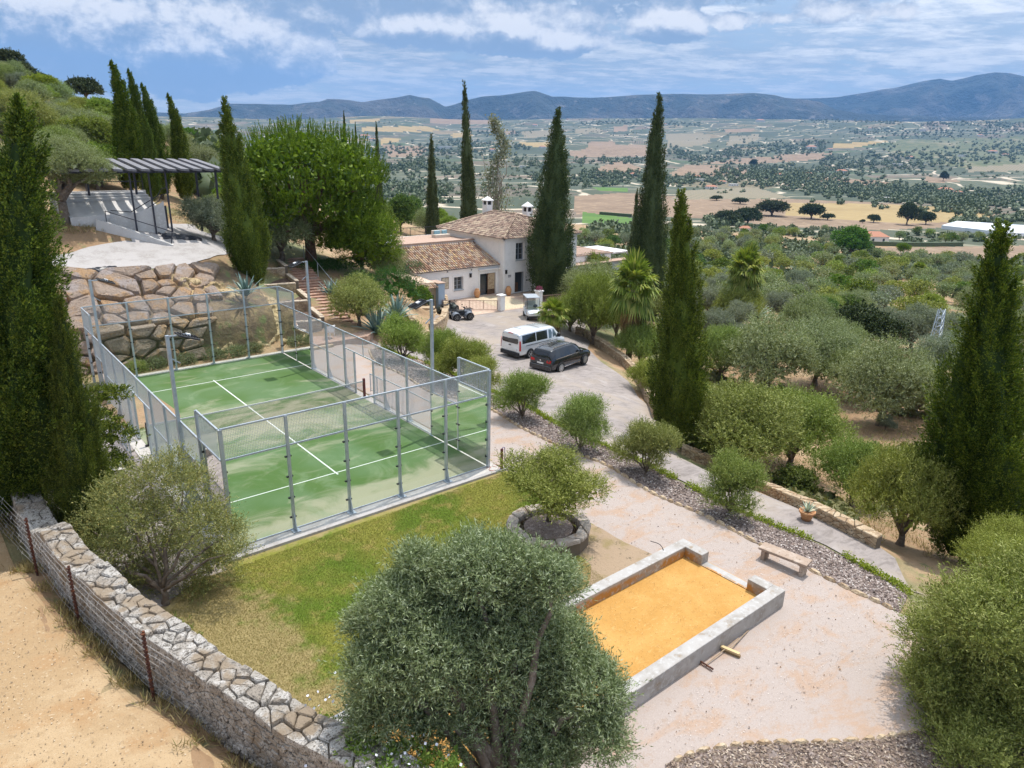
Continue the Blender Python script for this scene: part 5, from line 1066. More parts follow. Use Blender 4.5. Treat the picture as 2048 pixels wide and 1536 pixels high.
hb.tube(pts, .017, 5).build('garden_hose', mat('dull_red_hose', (.33, .13, .10), .6), label='coiled dull red garden hose on the kerb by the court corner', cat='hose')
bt = hit(236, 945)[0]; cbn = thing('curved_bench', 'pale curved concrete bench left of the padel court', 'bench', (bt[0], bt[1], bt[2]), R_(75)); b = MB().mat(0, True); V = []
for i in range(15):
    x = -.55+1.1*i/14; z = .40+.10*math.cos(x*4.2); V += [(x, -.3, 0), (x, -.3, z), (x, .3, z), (x, .3, 0)]
b.add(V, [(4*i+k, 4*i+k+1, 4*i+k+5, 4*i+k+4) for i in range(14) for k in range(3)]+[(0, 1, 2, 3), (59, 58, 57, 56)]); b.build('seat', M_conc, cbn)
# ================================================================ foliage
def leafmat(name, cols, objrand=.18, tr=.22, rough=.6, spec=.25):
    return mat(name, cols[0], rough, island=[(i/(len(cols)-1), c) for i, c in enumerate(cols)], objrand=objrand, translucent=tr, spec=spec)
M_olive = leafmat('olive_leaves', [(.115, .145, .05), (.20, .24, .095), (.28, .32, .155), (.40, .44, .28)])
M_oliveg = leafmat('young_olive_leaves', [(.11, .15, .03), (.20, .25, .05), (.28, .33, .08), (.38, .41, .14)])
M_oliveb = leafmat('silver_olive_leaves', [(.10, .125, .08), (.18, .21, .145), (.26, .29, .21), (.35, .38, .30)])
M_cyp = leafmat('cypress_foliage', [(.035, .06, .010), (.07, .11, .015), (.125, .175, .022), (.23, .26, .04)], .1, .2)
M_cypd = leafmat('dark_cypress_foliage', [(.035, .055, .02), (.06, .085, .032), (.09, .12, .045), (.14, .165, .06)], .1, .12)
M_pine = leafmat('pine_needles', [(.045, .085, .007), (.085, .15, .009), (.15, .225, .013), (.23, .31, .022)], .05, .3)
M_broad = leafmat('broad_leaves', [(.05, .10, .015), (.085, .15, .025), (.13, .20, .04), (.20, .26, .06)], .25, .3)
M_brights = leafmat('bright_leaves', [(.10, .16, .02), (.16, .24, .03), (.24, .31, .05), (.30, .34, .08)], .15, .35)
M_oak = leafmat('oak_leaves', [(.02, .035, .012), (.035, .055, .02), (.055, .08, .03), (.085, .11, .045)], .15, .12)
M_bark = mat('olive_bark', (.17, .13, .10), .95, [(5, (.26, .21, .17), .45, .62), (1.5, (.09, .07, .055), .55, .66)], bump=[(12, 1.0, .05)])
M_barkp = mat('pine_bark', (.20, .12, .085), .95, [(6, (.10, .06, .045), .5, .62)], bump=[(9, 1.0, .06)])
def unit(v): return v/np.maximum(np.linalg.norm(v, axis=-1, keepdims=True), 1e-9)
def leafquads(P, D, L, W, g, N=None, nb=.75):
    n = len(P); D = unit(D); S = unit(np.cross(D, g.normal(size=(n, 3)) if N is None else unit(N)+g.normal(size=(n, 3))*nb)); L = np.broadcast_to(L, n)[:, None]; W = np.broadcast_to(W, n)[:, None]
    V = np.stack([P, P+D*L*.5+S*W*.5, P+D*L, P+D*L*.5-S*W*.5], 1).reshape(-1, 3); F = np.arange(4*n).reshape(n, 4); return V, F
def rdir(g, n): return unit(g.normal(size=(n, 3)))
def limbs(mb, g, base, tips, r0, wob=.12, n=7):
    base = Vector(base)
    for t in tips:
        t = Vector(t); pts = []; rr = []
        for i in range(n):
            k = i/(n-1); p = base.lerp(t, k); p.z += (t-base).length*.12*math.sin(math.pi*k)
            if 0 < i: p += Vector(g.normal(size=3)*wob*(t-base).length*.3*(1-k*.5))
            pts.append(p); rr.append(r0*(1-.85*k)+.012)
        mb.tube(pts, rr, 7)
def bushcloud(g, lobes, ntw, per, LL, LW, tl=.34, up=.35, rin=.2, zmin=-9):
    C = np.array([l[0] for l in lobes]); Rr = np.array([l[1] for l in lobes]); w = (Rr**2).mean(1); w = w/w.sum()
    m = int(ntw*2.1); k = g.choice(len(lobes), m, p=w); n = rdir(g, m); n[:, 2] = np.where(n[:, 2] < -.55, -n[:, 2], n[:, 2]); sh = 1-rin*g.random(m)**1.5*2
    sh = sh*np.where(g.random(m) < .17, g.uniform(1.08, 1.5, m), 1.0)
    P = C[k]+n*Rr[k]*sh[:, None]*(1+.12*g.normal(size=(m, 1)))
    fq = 2.6/max(.35, Rr.mean()*1.6); hole = np.sin(P[:, 0]*fq*2.1+1.3*np.sin(P[:, 1]*fq*1.7))*np.sin(P[:, 1]*fq*1.9+1.1*np.sin(P[:, 2]*fq*2.3))*np.sin(P[:, 2]*fq*2.0+1.2*np.sin(P[:, 0]*fq*1.5+2))
    inside = np.zeros(m)
    for c, r in zip(C, Rr): inside += ((((P-c)/r)**2).sum(1) < .62)
    keep = ((inside < .5) | (g.random(m) < .14)) & (P[:, 2] > zmin) & ((hole < .20) | (g.random(m) < .12)); P = P[keep][:ntw]; n = n[keep][:ntw]; m = len(P)
    T = unit(n*.75+np.array([0, 0, up])+g.normal(size=(m, 3))*.42)
    t = (np.arange(per)/per)[None, :, None]; tw = tl*(.6+.8*g.random((m, 1, 1))); Q = (P[:, None]+T[:, None]*t*tw).reshape(-1, 3)
    droop = np.array([0, 0, -.12])*t**2; Q = Q+np.broadcast_to(droop, (m, per, 3)).reshape(-1, 3)*tl
    D = np.repeat(T, per, 0)*.75+g.normal(size=(m*per, 3))*.55
    return leafquads(Q, D, LL*(.7+.6*g.random(m*per)), LW*(.7+.6*g.random(m*per)), g, np.repeat(n+[0, 0, .25], per, 0), .55)
def core(lobes, s=.72, per=46):
    """inner leaf clusters that close a crown from within"""
    g = np.random.default_rng(len(lobes)); C = np.array([l[0] for l in lobes]); Rr = np.array([l[1] for l in lobes]); k = np.repeat(np.arange(len(lobes)), per); d = rdir(g, len(k))
    P = C[k]+d*Rr[k]*(s*(.25+.85*g.random((len(k), 1)))); r = Rr[k].mean(1)*.42; return leafquads(P, rdir(g, len(k)), r, r*.6, g, d, .5)
def merge(parts):
    V = []; F = []; o = 0
    for v, f in parts: V.append(v); F.append(np.asarray(f)+o); o += len(v)
    return np.concatenate(V), np.concatenate(F)
TREES = {}
def proto(key, name, trunk, crown, tm, cm, extra=()):
    """prototype parts kept as mesh data; trees are made from them"""
    TREES[key] = (name, trunk, crown, tm, cm)
def mbmesh(mb, nm, m):
    me = bpy.data.meshes.new(nm); me.from_pydata(mb.v, [], mb.f); me.materials.append(m); me.polygons.foreach_set('use_smooth', [True]*len(mb.f)); me.update(); return me
def make_olive(key, seed, R=2.0, hh=1.5, th=1.1, nl=14, ntw=2600, per=9, LL=.075, LW=.02, m=None, tl=.34, name='olive_tree', dens=True, rt=.16, lean=.0, up=.35, rin=.2, lsz=(.36, .56)):
    g = np.random.default_rng(seed); random.seed(seed); lobes = []
    for k in range(nl):
        a = 2*math.pi*(k*.618); e = g.uniform(-.35, 1.0) if k else 1.2; rr = R*(.64+.2*g.normal()) * math.cos(min(e, 1.3)*.95); r = R*g.uniform(*lsz)
        r *= .9; lobes.append((np.array([math.cos(a)*rr+lean*max(0, e), math.sin(a)*rr, th+hh*.55+hh*.62*math.sin(e)]), np.array([r, r, r*.82])))
    V, F = bushcloud(g, lobes, ntw, per, LL, LW, tl, up, rin)
    if dens: V, F = merge([(V, F), core(lobes, .75)])
    t = MB(); z0 = th; top = (lean*.2, 0, z0)
    t.tube([(0, 0, -.3), (.02, .01, 0), (.06*R*.5, -.03, z0*.5), top], [rt*1.5, rt*1.25, rt*.85, rt*.8], 9); limbs(t, g, top, [l[0] for l in lobes[:8]], rt*.55)
    proto(key, name, mbmesh(t, 'trunk', M_bark), mesh_np('crown', V, F, m or M_olive), M_bark, m)
def lobes_px(key, base, depth, L, seed, ntw, per, LL, LW, m, tl, rt, up, rin, cr, stems=8, dj=.8, name='olive_tree', tz=.9, du=0, dv=0):
    """a tree whose crown is made of clumps surveyed from the photograph; base on the ground"""
    g = np.random.default_rng(seed); random.seed(seed); lobes = []
    for (u, v, r) in L:
        u += du; v += dv; d = depth+g.uniform(-dj, dj); c = CAMP+ray(u, v)*d-np.array(base); q = r*d/FOC*.72; lobes.append((c, np.array([q, q, q*.9])))
        c2 = c+np.array([.64, .77, 0])*q*1.3+np.array([0, 0, -q*.2]); lobes.append((c2, np.array([q, q, q])*.8))
    V, F = bushcloud(g, lobes, ntw, per, LL, LW, tl, up, rin)
    if cr: V, F = merge([(V, F), core(lobes, cr, 40)])
    t = MB(); 
    t.tube([(0, 0, -.5), (.02, .01, 0), (.05, -.03, tz*.5), (0, 0, tz)], [rt*1.5, rt*1.25, rt*.9, rt*.8], 9); limbs(t, g, (0, 0, tz*.8), [l[0] for l in lobes[::2]][:stems], rt*.5, .1)
    proto(key, name, mbmesh(t, 'trunk', M_bark), mesh_np('crown', V, F, m), M_bark, m)
def tree(key, loc, s=1.0, rz=None, label='', cat=None, group=None, name=None, mcol=None, sz=None):
    nm, tr, cr, _, _ = TREES[key]; o = thing(name or nm, label, cat or ('olive tree' if 'olive' in (name or nm) else 'tree'), tuple(loc), random.uniform(0, 6.28) if rz is None else rz, group)
    if isinstance(s, (tuple, list)): o.scale = s
    else: o.scale = (s, s, s*(sz or 1))
    link('trunk', tr, o); c = link('crown', cr, o)
    if mcol: c.material_slots[0].link = 'OBJECT'; c.material_slots[0].material = mcol
    return o
def cyp_prof(t, base=.45): return np.where(t < .22, base+(1-base)*np.sqrt(np.clip(t/.22, 0, 1)), np.clip(1-((t-.22)/.78), 0, 1)**.82)
def make_cypress(key, seed, Hh=10, R=1.0, ntuft=700, per=60, LL=.07, LW=.035, m=None, bend=.0, th=.4, tuft=.5, rough=.16, base=.45, sp=1.0):
    g = np.random.default_rng(seed); n = ntuft
    t = g.random(n*3); keep = g.random(n*3) < cyp_prof(t, base)*.9+.1; t = t[keep][:n]; n = len(t); th_ = g.random(n)*2*math.pi
    ph = g.uniform(0, 6.28, 6); rib = 1+rough*np.sin(3*th_+ph[0]+t*5)+rough*.6*np.sin(7*th_+ph[1]-t*9)+rough*.8*np.sin(t*26+2*th_+ph[2])*.5
    r = R*cyp_prof(t, base)*rib*(.86+.16*g.random(n)); z = th+t*(Hh-th)
    bx = bend*np.clip((t-.55)/.45, 0, 1)**2.2
    C = np.stack([np.cos(th_)*r+bx, np.sin(th_)*r, z], 1); O = np.stack([np.cos(th_), np.sin(th_), np.zeros(n)], 1)
    tl = tuft*(.6+.8*g.random(n))*(.45+.55*cyp_prof(t, base))
    # every tuft is a small upright plume
    k = np.repeat(np.arange(n), per); q = g.random(len(k)); a = g.normal(size=(len(k), 3))*.34*sp
    w = (np.sin(np.pi*np.clip(q*.9+.08, 0, 1)))[:, None]
    ax = unit(O*.33+np.array([0, 0, 1])+g.normal(size=(n, 3))*.12)
    P = C[k]+ax[k]*(q[:, None]-.35)*tl[k][:, None]*1.5+a*w*tl[k][:, None]*.55
    D = unit(ax[k]*.9+a*.9+O[k]*.25+g.normal(size=(len(k), 3))*.3)
    V, F = leafquads(P, D, LL*(.6+.9*g.random(len(k))), LW*(.6+.9*g.random(len(k))), g, O[k]+a*1.6, .5)
    nn, nz = 18, 26; cv = []
    for j in range(nz+1):
        tt = j/nz; 
        for i in range(nn):
            an = 2*math.pi*i/nn; rb = 1+rough*math.sin(3*an+ph[0]+tt*5)+rough*.6*math.sin(7*an+ph[1]-tt*9)+rough*.4*math.sin(tt*26+2*an+ph[2]); rr = R*float(cyp_prof(np.array(tt), base))*rb*.80*(.9+.2*g.random())
            cv.append((math.cos(an)*rr+bend*max(0, (tt-.55)/.45)**2.2, math.sin(an)*rr, th+tt*(Hh-th)*.985))
    cf_ = [(j*nn+i, j*nn+(i+1) % nn, (j+1)*nn+(i+1) % nn, (j+1)*nn+i) for j in range(nz) for i in range(nn)]
    V, F = merge([(V, F), (np.array(cv), np.array(cf_))])
    tk = MB(); tk.tube([(0, 0, -.4), (0, 0, th+.6), (0, 0, Hh*.5)], [R*.2, R*.16, .05], 9)
    proto(key, 'cypress_tree', mbmesh(tk, 'trunk', M_bark), mesh_np('crown', V, F, m or M_cyp), M_bark, m)
make_cypress('cypN', 1, 12, 1.25, 1300, 110, .075, .03, M_cyp, .0, .5, .75, .22, sp=.6)
make_cypress('cypM', 2, 11, 1.0, 1000, 80, .08, .035, M_cyp, .1, .5, .6, .17, sp=.6)
make_cypress('cypD', 3, 16, 1.9, 1100, 50, .13, .06, M_cypd, .0, .4, .9, .14, .55)
make_cypress('cypB', 4, 14, 1.3, 800, 40, .16, .08, M_cyp, .9, .6, .8, .16)
make_cypress('cypS', 5, 16, 1.25, 700, 36, .16, .08, M_cypd, .3, .4, .7, .08, .7)
# ---- placement helpers -----------------------------------------------------
def top_h(u, vtop, loc):
    """height of something standing at loc whose top is seen at row vtop"""
    lo, hi = 0., 60.
    for _ in range(40):
        mth = (lo+hi)/2; q = np.array([[loc[0], loc[1], loc[2]+mth]]); 
        if proj(q)[1][0] > vtop: lo = mth
        else: hi = mth
    return lo
def cyp(key, ub, vb, vt, wpx, label, depth=None, H0=11, R0=1.0, rz=None, bend=0, mcol=None, group='Italian cypresses', loc=None, utop=None):
    if loc is None:
        loc = hit(ub, vb)[0] if depth is None else CAMP+ray(ub, vb)*depth
        if depth is not None: loc = np.array([loc[0], loc[1], h(loc[0], loc[1])])
    dd = proj(loc[None])[2][0]; hh = top_h(ub, vt, loc); sr = .77*wpx*dd/FOC/2/R0
    o = tree(key, loc, (sr, sr, hh/H0), rz, label, 'cypress', group, mcol=mcol)
    if utop is not None:    # lean towards the photographed tip
        z = hh; tip = proj(np.array([[loc[0], loc[1], loc[2]+z]])); du = (utop-tip[0][0])*dd/FOC; v = Vector((_rr[0]*du, _rr[1]*du, z)); a = Vector((0, 0, 1)).rotation_difference(v.normalized())
        o.rotation_mode = 'QUATERNION'; o.rotation_quaternion = a @ Matrix.Rotation(rz or 0, 3, 'Z').to_quaternion()
    return o
cyp('cypN', 40, 1000, 168, 250, 'tall yellow green cypress filling the left edge of the view', None, 12, 1.25, 1.0, loc=np.array([-5.15, 3.9, h(-5.15, 3.9)]), utop=6)
cyp('cypN', 160, 1012, 590, 120, 'shorter cypress in front of the tall one at the left edge', None, 12, 1.25, 2.4, loc=np.array([-3.6, 2.2, h(-3.6, 2.2)]), utop=112)
cyp('cypM', 512, 578, 197, 92, 'bright leaning cypress standing above the boulder wall', None, 11, 1.0, .3, utop=447)
cyp('cypM', 1355, 893, 385, 124, 'cypress at the end of the parking wall, in the middle right', None, 11, 1.0, 2.0, utop=1372, mcol=M_cyp)
cyp('cypN', 1935, 1128, 440, 215, 'dense cypress by the lower path at the right edge', None, 12, 1.25, 4.0, utop=2018)
cyp('cypN', 2075, 1080, 600, 130, 'cypress cut by the right edge of the view', 28, 12, 1.25, .6)
cyp('cypD', 1112, 600, 222, 106, 'broad dark cypress in front of the farmhouse', None, 16, 1.9, 0, loc=np.array([43.5, 33.0, h(43.5, 33.0)]), utop=1116)
cyp('cypD', 1296, 560, 195, 86, 'tall dark cypress behind the fan palm, right of the farmhouse', 74, 16, 1.9, 1.5, utop=1318)
cyp('cypS', 1266, 500, 378, 26, 'small thin cypress beside the tall dark one', 84, 16, 1.25, 1.0)
cyp('cypS', 940, 450, 163, 37, 'very tall narrow cypress behind the farmhouse roof', 92, 16, 1.25, 3.3, utop=931)
cyp('cypS', 868, 455, 268, 33, 'medium narrow cypress left of the farmhouse roof', 84, 16, 1.25, 0, utop=861)
for ub, vt, w, ut, dd, lb in ((272, 128, 66, 240, 60, 'tallest of the windswept cypresses above the pergola'), (300, 143, 44, 268, 66, 'second windswept cypress above the pergola, behind the tallest'), (332, 172, 50, 297, 62, 'third windswept cypress above the pergola'), (378, 192, 46, 348, 64, 'windswept cypress with a hooked tip, rightmost above the pergola'), (305, 235, 40, 298, 59, 'short cypress between the taller ones above the pergola')):
    cyp('cypB', ub, 450, vt, w, lb, dd, 14, 1.3, 2.6, group='windswept cypresses above the pergola', utop=ut)
for ub, vt, w, dd in ((692, 222, 16, 105), (714, 245, 12, 110), (756, 244, 18, 100)): cyp('cypS', ub, 330, vt, w, {692: 'cypress tip showing above the umbrella pine, leftmost', 714: 'smallest cypress tip above the umbrella pine', 756: 'cypress tip above the right shoulder of the umbrella pine'}[ub], dd, 16, 1.25)
# ---- umbrella pine ---------------------------------------------------------
def make_pine(seed=8, R=6.4, hz=3.6, zc=6.4, nt=1700, per=105):
    g = np.random.default_rng(seed); lobes = []
    P0 = []
    for k in range(130):
        a = k*2.39996; q = math.sqrt((k+.5)/130); el = (1-q*q)**.5
        c = np.array([math.cos(a)*R*.86*q, math.sin(a)*R*.86*q, zc+hz*.85*el*(1+.08*math.sin(3*a))-1.0*(q > .8)*g.random()]); r = R*g.uniform(.13, .2); lobes.append((c, np.array([r, r, r*.9])))
    for k in range(52): a = k*.94; c = np.array([math.cos(a)*R*g.uniform(.45, .9), math.sin(a)*R*g.uniform(.45, .9), zc-g.uniform(.3, 2.9)]); r = R*g.uniform(.13, .19); lobes.append((c, np.array([r, r, r*.75])))
    C = np.array([l[0] for l in lobes]); Rr = np.array([l[1] for l in lobes]); n = nt*4; k = g.choice(len(lobes), n); d = rdir(g, n); d[:, 2] = np.abs(d[:, 2])*1.3-.6; d = unit(d); P = C[k]+d*Rr[k]; ins = np.zeros(n)
    for c, r in zip(C, Rr): ins += ((((P-c)/r)**2).sum(1) < .8)
    P = P[ins < .5]; d = d[ins < .5]; n = len(P)
    ax = unit(d*.45+np.array([0, 0, .9])+g.normal(size=(n, 3))*.12); ln = (.5+.35*g.random(n))*np.where(d[:, 2] > .25, 1.35, .9)
    kk = np.repeat(np.arange(n), per); q = g.random(len(kk)); Q = P[kk]+ax[kk]*(q*ln[kk])[:, None]; D = unit(ax[kk]*.85+g.normal(size=(len(kk), 3))*.42)
    V, F = leafquads(Q, D, .14*(1-.35*q), .026, g, d[kk]+g.normal(size=(len(kk), 3))*.2, .6)
    V, F = merge([(V, F), core(lobes, .8, 60)])
    t = MB(); limbs(t, g, (0, 0, 2.2), [c*np.array([.8, .8, 1])-[0, 0, 1.0] for c in C[::9]], .26, .1, 8); t.tube([(0, 0, -.5), (.1, 0, 1), (.05, .05, 2.6), (.3, -.1, 4.8)], [.5, .42, .36, .24], 12)
    proto('pine', 'umbrella_pine', mbmesh(t, 'trunk', M_barkp), mesh_np('crown', V, F, M_pine), M_barkp, M_pine)
make_pine()
pp_ = CAMP+ray(622, 515)*60; tree('pine', (pp_[0], pp_[1], h(pp_[0], pp_[1])), (1.04, 1.04, 1.0), 1.0, 'huge bright green umbrella pine above the garden stairs', 'pine tree')
make_olive('pineb', 21, 2.6, 2.2, .6, 18, 6500, 10, .13, .03, M_pine, .4, 'pine_tree', up=.8)
q_ = CAMP+ray(722, 520)*62; tree('pineb', (q_[0], q_[1], h(q_[0], q_[1])), 1.3, 0, 'lower rounded pine crown right of the umbrella pine trunk', 'pine tree')
# ---- olives ----------------------------------------------------------------
make_olive('ovHi', 31, 3.0, 3.0, 1.3, 26, 24000, 13, .085, .019, M_olive, .42, rt=.28, up=.5, rin=.3, lsz=(.18, .36))
make_olive('ovHi2', 32, 3.0, 3.0, .9, 24, 21000, 13, .085, .02, M_oliveg, .5, rt=.22, up=.7, rin=.35, lsz=(.24, .46))
0 and make_olive('ovSp', 33, 2.1, 2.2, .7, 22, 9000, 11, .075, .02, M_oliveg, .45, dens=False, rt=.09, up=.5, rin=.5, lsz=(.25, .42))
make_olive('ovA', 34, 2.0, 1.9, .5, 22, 6000, 9, .10, .03, M_olive, .40, rin=.3, lsz=(.28, .46))
make_olive('ovB', 35, 2.0, 1.8, .4, 20, 5600, 9, .10, .03, M_oliveb, .40, rin=.3, lsz=(.28, .46))
make_olive('ovC', 36, 2.0, 2.0, .4, 24, 7000, 10, .10, .028, M_oliveg, .46, up=.8, rin=.3, lsz=(.28, .46))
make_olive('bush', 37, 1.0, 1.3, .12, 16, 5200, 10, .065, .019, M_oliveg, .34, name='young_olive_tree', rt=.045, up=.9, rin=.35, lsz=(.3, .5))
make_olive('bush2', 38, 1.0, 1.45, .15, 15, 5000, 10, .065, .019, M_oliveg, .36, name='young_olive_tree', rt=.05, up=.9, rin=.35, lsz=(.3, .5))
make_olive('ovF', 39, 2.0, 1.5, .6, 9, 420, 5, .24, .10, M_olive, .3)
make_olive('ovH', 45, 2.0, 1.6, .4, 10, 520, 5, .24, .10, M_oliveg, .3)
make_olive('ovG', 40, 2.0, 1.5, .5, 9, 420, 5, .24, .10, M_oliveb, .3)
make_olive('brA', 41, 2.0, 2.4, .7, 20, 4200, 8, .16, .09, M_broad, .3, 'broadleaf_tree')
make_olive('brB', 42, 2.0, 2.2, .5, 18, 3900, 8, .15, .08, M_brights, .3, 'leafy_tree')
make_olive('brF', 43, 2.0, 1.9, .6, 9, 420, 5, .30, .16, M_broad, .3, 'broadleaf_tree')
make_olive('oak', 44, 2.0, 1.7, .5, 18, 3000, 7, .20, .11, M_oak, .25, 'holm_oak', rt=.2)
def at_px(u, v, wpx, key, label, R0=2.0, cat=None, group=None, name=None, sz=None, mcol=None, rz=None, depth=None, dz=0):
    loc, dd = hit(u, v)
    if depth: loc = CAMP+ray(u, v)*depth; loc[2] = h(loc[0], loc[1])
    dd = proj(loc[None])[2][0]; s = wpx*dd/FOC/2/(R0*1.1); loc = loc+np.array([0, 0, dz]); return tree(key, loc, s, rz, label, cat, group, name, mcol, sz)
B1 = np.array([.45, -12.9, -.1])
lobes_px('olFront', B1, 12.9, [(950, 1130, 72), (1010, 1095, 34), (880, 1170, 78), (1040, 1195, 78), (790, 1205, 66), (1110, 1150, 44), (725, 1235, 30), (860, 1290, 100), (985, 1290, 105), (750, 1325, 62), (1120, 1290, 72), (1185, 1370, 66), (780, 1415, 80), (900, 1420, 88), (1060, 1400, 100), (1205, 1465, 50), (1090, 1500, 70), (740, 1400, 44), (830, 1110, 34), (1060, 1110, 28)], 71, 30000, 13, .08, .018, M_olive, .36, .2, .45, .22, .55, 12, .6, tz=1.1, dv=26)
tree('olFront', B1, 1, 0, 'large silvery olive tree in the foreground in front of the sand court', 'olive tree')
B2 = np.array([13.6, -18.6, -.3])
lobes_px('olCorner', B2, 16.0, [(1850, 1262, 74), (1920, 1205, 80), (1990, 1160, 70), (2060, 1145, 76), (1880, 1370, 92), (1985, 1300, 104), (1822, 1335, 40), (1900, 1475, 80), (2010, 1430, 110), (2100, 1290, 110), (1960, 1550, 100), (2090, 1470, 110), (1840, 1420, 48), (2150, 1400, 120), (2050, 1600, 110)], 72, 32000, 13, .085, .02, M_oliveg, .50, .2, .75, .28, .75, 12, .9, du=46, dv=52)
tree('olCorner', B2, 1, 0, 'bright green olive at the bottom right corner over the gravel', 'olive tree')
tree('ovHi2', (17.4, -16.6, -.9), (.62, .62, .55), 4.2, 'olive behind the bottom right one, below the right-hand cypress', 'olive tree')
B3 = np.array([-2.45, -1.75, .05])
lobes_px('olWall', B3, 19.8, [(300, 965, 46), (232, 1010, 58), (365, 985, 52), (180, 1062, 44), (290, 1060, 66), (398, 1060, 58), (455, 1075, 34), (222, 1130, 60), (335, 1125, 60), (425, 1145, 50), (470, 1110, 28), (165, 1110, 28), (270, 1170, 44), (390, 1190, 34), (345, 930, 26)], 73, 10500, 11, .07, .02, leafmat('yellowish_olive_leaves', [(.13, .14, .045), (.20, .22, .07), (.27, .29, .11), (.40, .34, .10)], .02), .42, .09, .5, .5, 0, 13, .7, tz=.5)
tree('olWall', B3, 1, 0, 'open multi-stemmed olive between dry stone wall and padel court', 'olive tree')
tree('bush', (pcx, pcy, .85), (1.34, 1.34, .98), .4, 'bushy young olive growing out of the round stone planter', 'olive tree')
for (u, v, w, k, lb) in ((805, 727, 92, 'bush', 'young olive at the far tip of the slate bed'), (880, 752, 84, 'bush2', 'young olive in the slate bed behind the near floodlight pole'), (925, 775, 100, 'bush', 'wide young olive in the slate bed behind the court corner'), (962, 792, 72, 'bush2', 'young olive in the slate bed just right of the court corner mesh'),
    (1045, 838, 96, 'bush', 'round young olive in the slate bed facing the black car'), (1160, 903, 104, 'bush2', 'young olive in the slate bed above the round planter'), (1292, 950, 112, 'bush', 'young olive in the slate bed left of the big middle cypress'), (1458, 1030, 116, 'bush2', 'young olive in the slate bed behind the wooden bench')):
    at_px(u, v, w, k, lb, 1.0, 'olive tree', 'young olives planted along the slate bed', sz=1.12)
# garden olive with twisted trunk
at_px(718, 650, 112, 'ovA', 'old olive with a twisted trunk between the agaves', depth=48.5, mcol=M_oliveg, sz=1.15)
at_px(128, 428, 235, 'ovHi', 'big spreading olive on the earth bank left of the pergola', 3.0, depth=46, mcol=M_olive, sz=.85)
for u, v, w, d, k, lb in ((430, 500, 120, 53, 'ovB', 'silvery olive left of the bright cypress above the wall'), (560, 478, 150, 58, 'ovA', 'dark olive under the umbrella pine, behind the bright cypress'), (400, 400, 90, 75, 'ovA', 'olive on the slope behind the pergola end'), (770, 515, 90, 64, 'ovA', 'olive under the pine by the low wing roof'), (60, 350, 120, 62, 'ovC', 'olive behind the left edge cypress'), (200, 350, 110, 66, 'ovA', 'olive on the bank left of the windswept cypresses'), (330, 500, 60, 66, 'ovA', 'small olive behind the stage')):
    at_px(u, v, w, k, lb, depth=d)
# trees on the slope right of the drive
ORD = [x.replace('from the left', 'from left') for x in ['leftmost', 'second from the left', 'third from the left', 'fourth from the left', 'fifth from the left', 'sixth from the left', 'seventh from the left', 'eighth from the left', 'ninth from the left', 'tenth from the left', 'eleventh from the left', 'twelfth from the left', 'thirteenth from the left', 'fourteenth from the left', 'fifteenth from the left']]
def zone(u, v, rows, colsz):
    r = next(n for lim, n in rows if v < lim); c = next(n for lim, n in colsz if u < lim); return r, c
def ordlabels(items, rows, colsz, adj):
    """items (u, v): a label each, numbered from the left inside its own zone"""
    Z = {}
    for i, (u, v) in enumerate(items): Z.setdefault(zone(u, v, rows, colsz), []).append((u, i))
    out = {}
    for (r, c), L in Z.items():
        L.sort()
        for k, (u, i) in enumerate(L): out[i] = adj[i]+', '+(ORD[k] if k < 15 else 'rightmost' if k == len(L)-1 else 'near right end')+', '+r+', '+c if len(L) > 1 else adj[i]+' '+r+', '+c
    return out
SL = [(1185, 688, 125, 'ovC', 1.25), (1140, 662, 80, 'ovC', 1.0), (1232, 678, 95, 'ovC', 1.2), (1280, 735, 100, 'ovC', 1.0), (1300, 790, 90, 'ovC', .9), (1235, 590, 90, 'ovB', 1), (1330, 640, 90, 'ovB', 1), (1440, 760, 110, 'ovC', 1.1),
 (1420, 690, 90, 'ovB', 1), (1470, 660, 70, 'ovB', 1), (1530, 790, 170, 'ovA', 1.05), (1480, 940, 240, 'ovC', .8), (1580, 935, 190, 'ovC', .95), (1630, 770, 150, 'ovA', 1), (1610, 690, 110, 'ovA', 1), (1500, 720, 90, 'ovB', 1), (1680, 720, 90, 'ovA', 1), (1760, 850, 190, 'ovA', 1.0), (1700, 800, 120, 'ovA', 1), (1830, 830, 110, 'ovA', 1),
 (1700, 1010, 150, 'ovC', 1.0), (1800, 1090, 200, 'ovC', 1.15), (1880, 760, 120, 'ovB', 1), (1820, 700, 110, 'ovB', 1), (1765, 690, 90, 'ovB', 1), (1900, 700, 90, 'ovB', 1), (1560, 640, 70, 'ovB', 1), (1960, 880, 130, 'ovC', 1), (1770, 860, 40, 'ovB', 1), (1600, 860, 60, 'ovB', 1), (1460, 610, 80, 'ovB', 1), (1400, 610, 70, 'ovB', 1), (1360, 560, 60, 'ovA', 1), (1990, 760, 110, 'ovB', 1), (2020, 700, 90, 'ovA', 1), (1950, 640, 80, 'ovA', 1),
 (1700, 650, 80, 'ovA', 1), (1650, 620, 60, 'ovA', 1), (1520, 590, 60, 'ovA', 1), (1590, 590, 60, 'ovB', 1), (1380, 830, 100, 'ovC', .8), (1420, 880, 110, 'ovC', .8)]
WH = ['just beyond the parking wall', 'beside the big middle cypress', 'on the slope below the low path wall', 'in the hollow beyond the path', 'near the pylon', 'on the lower terrace right of the fan palm']
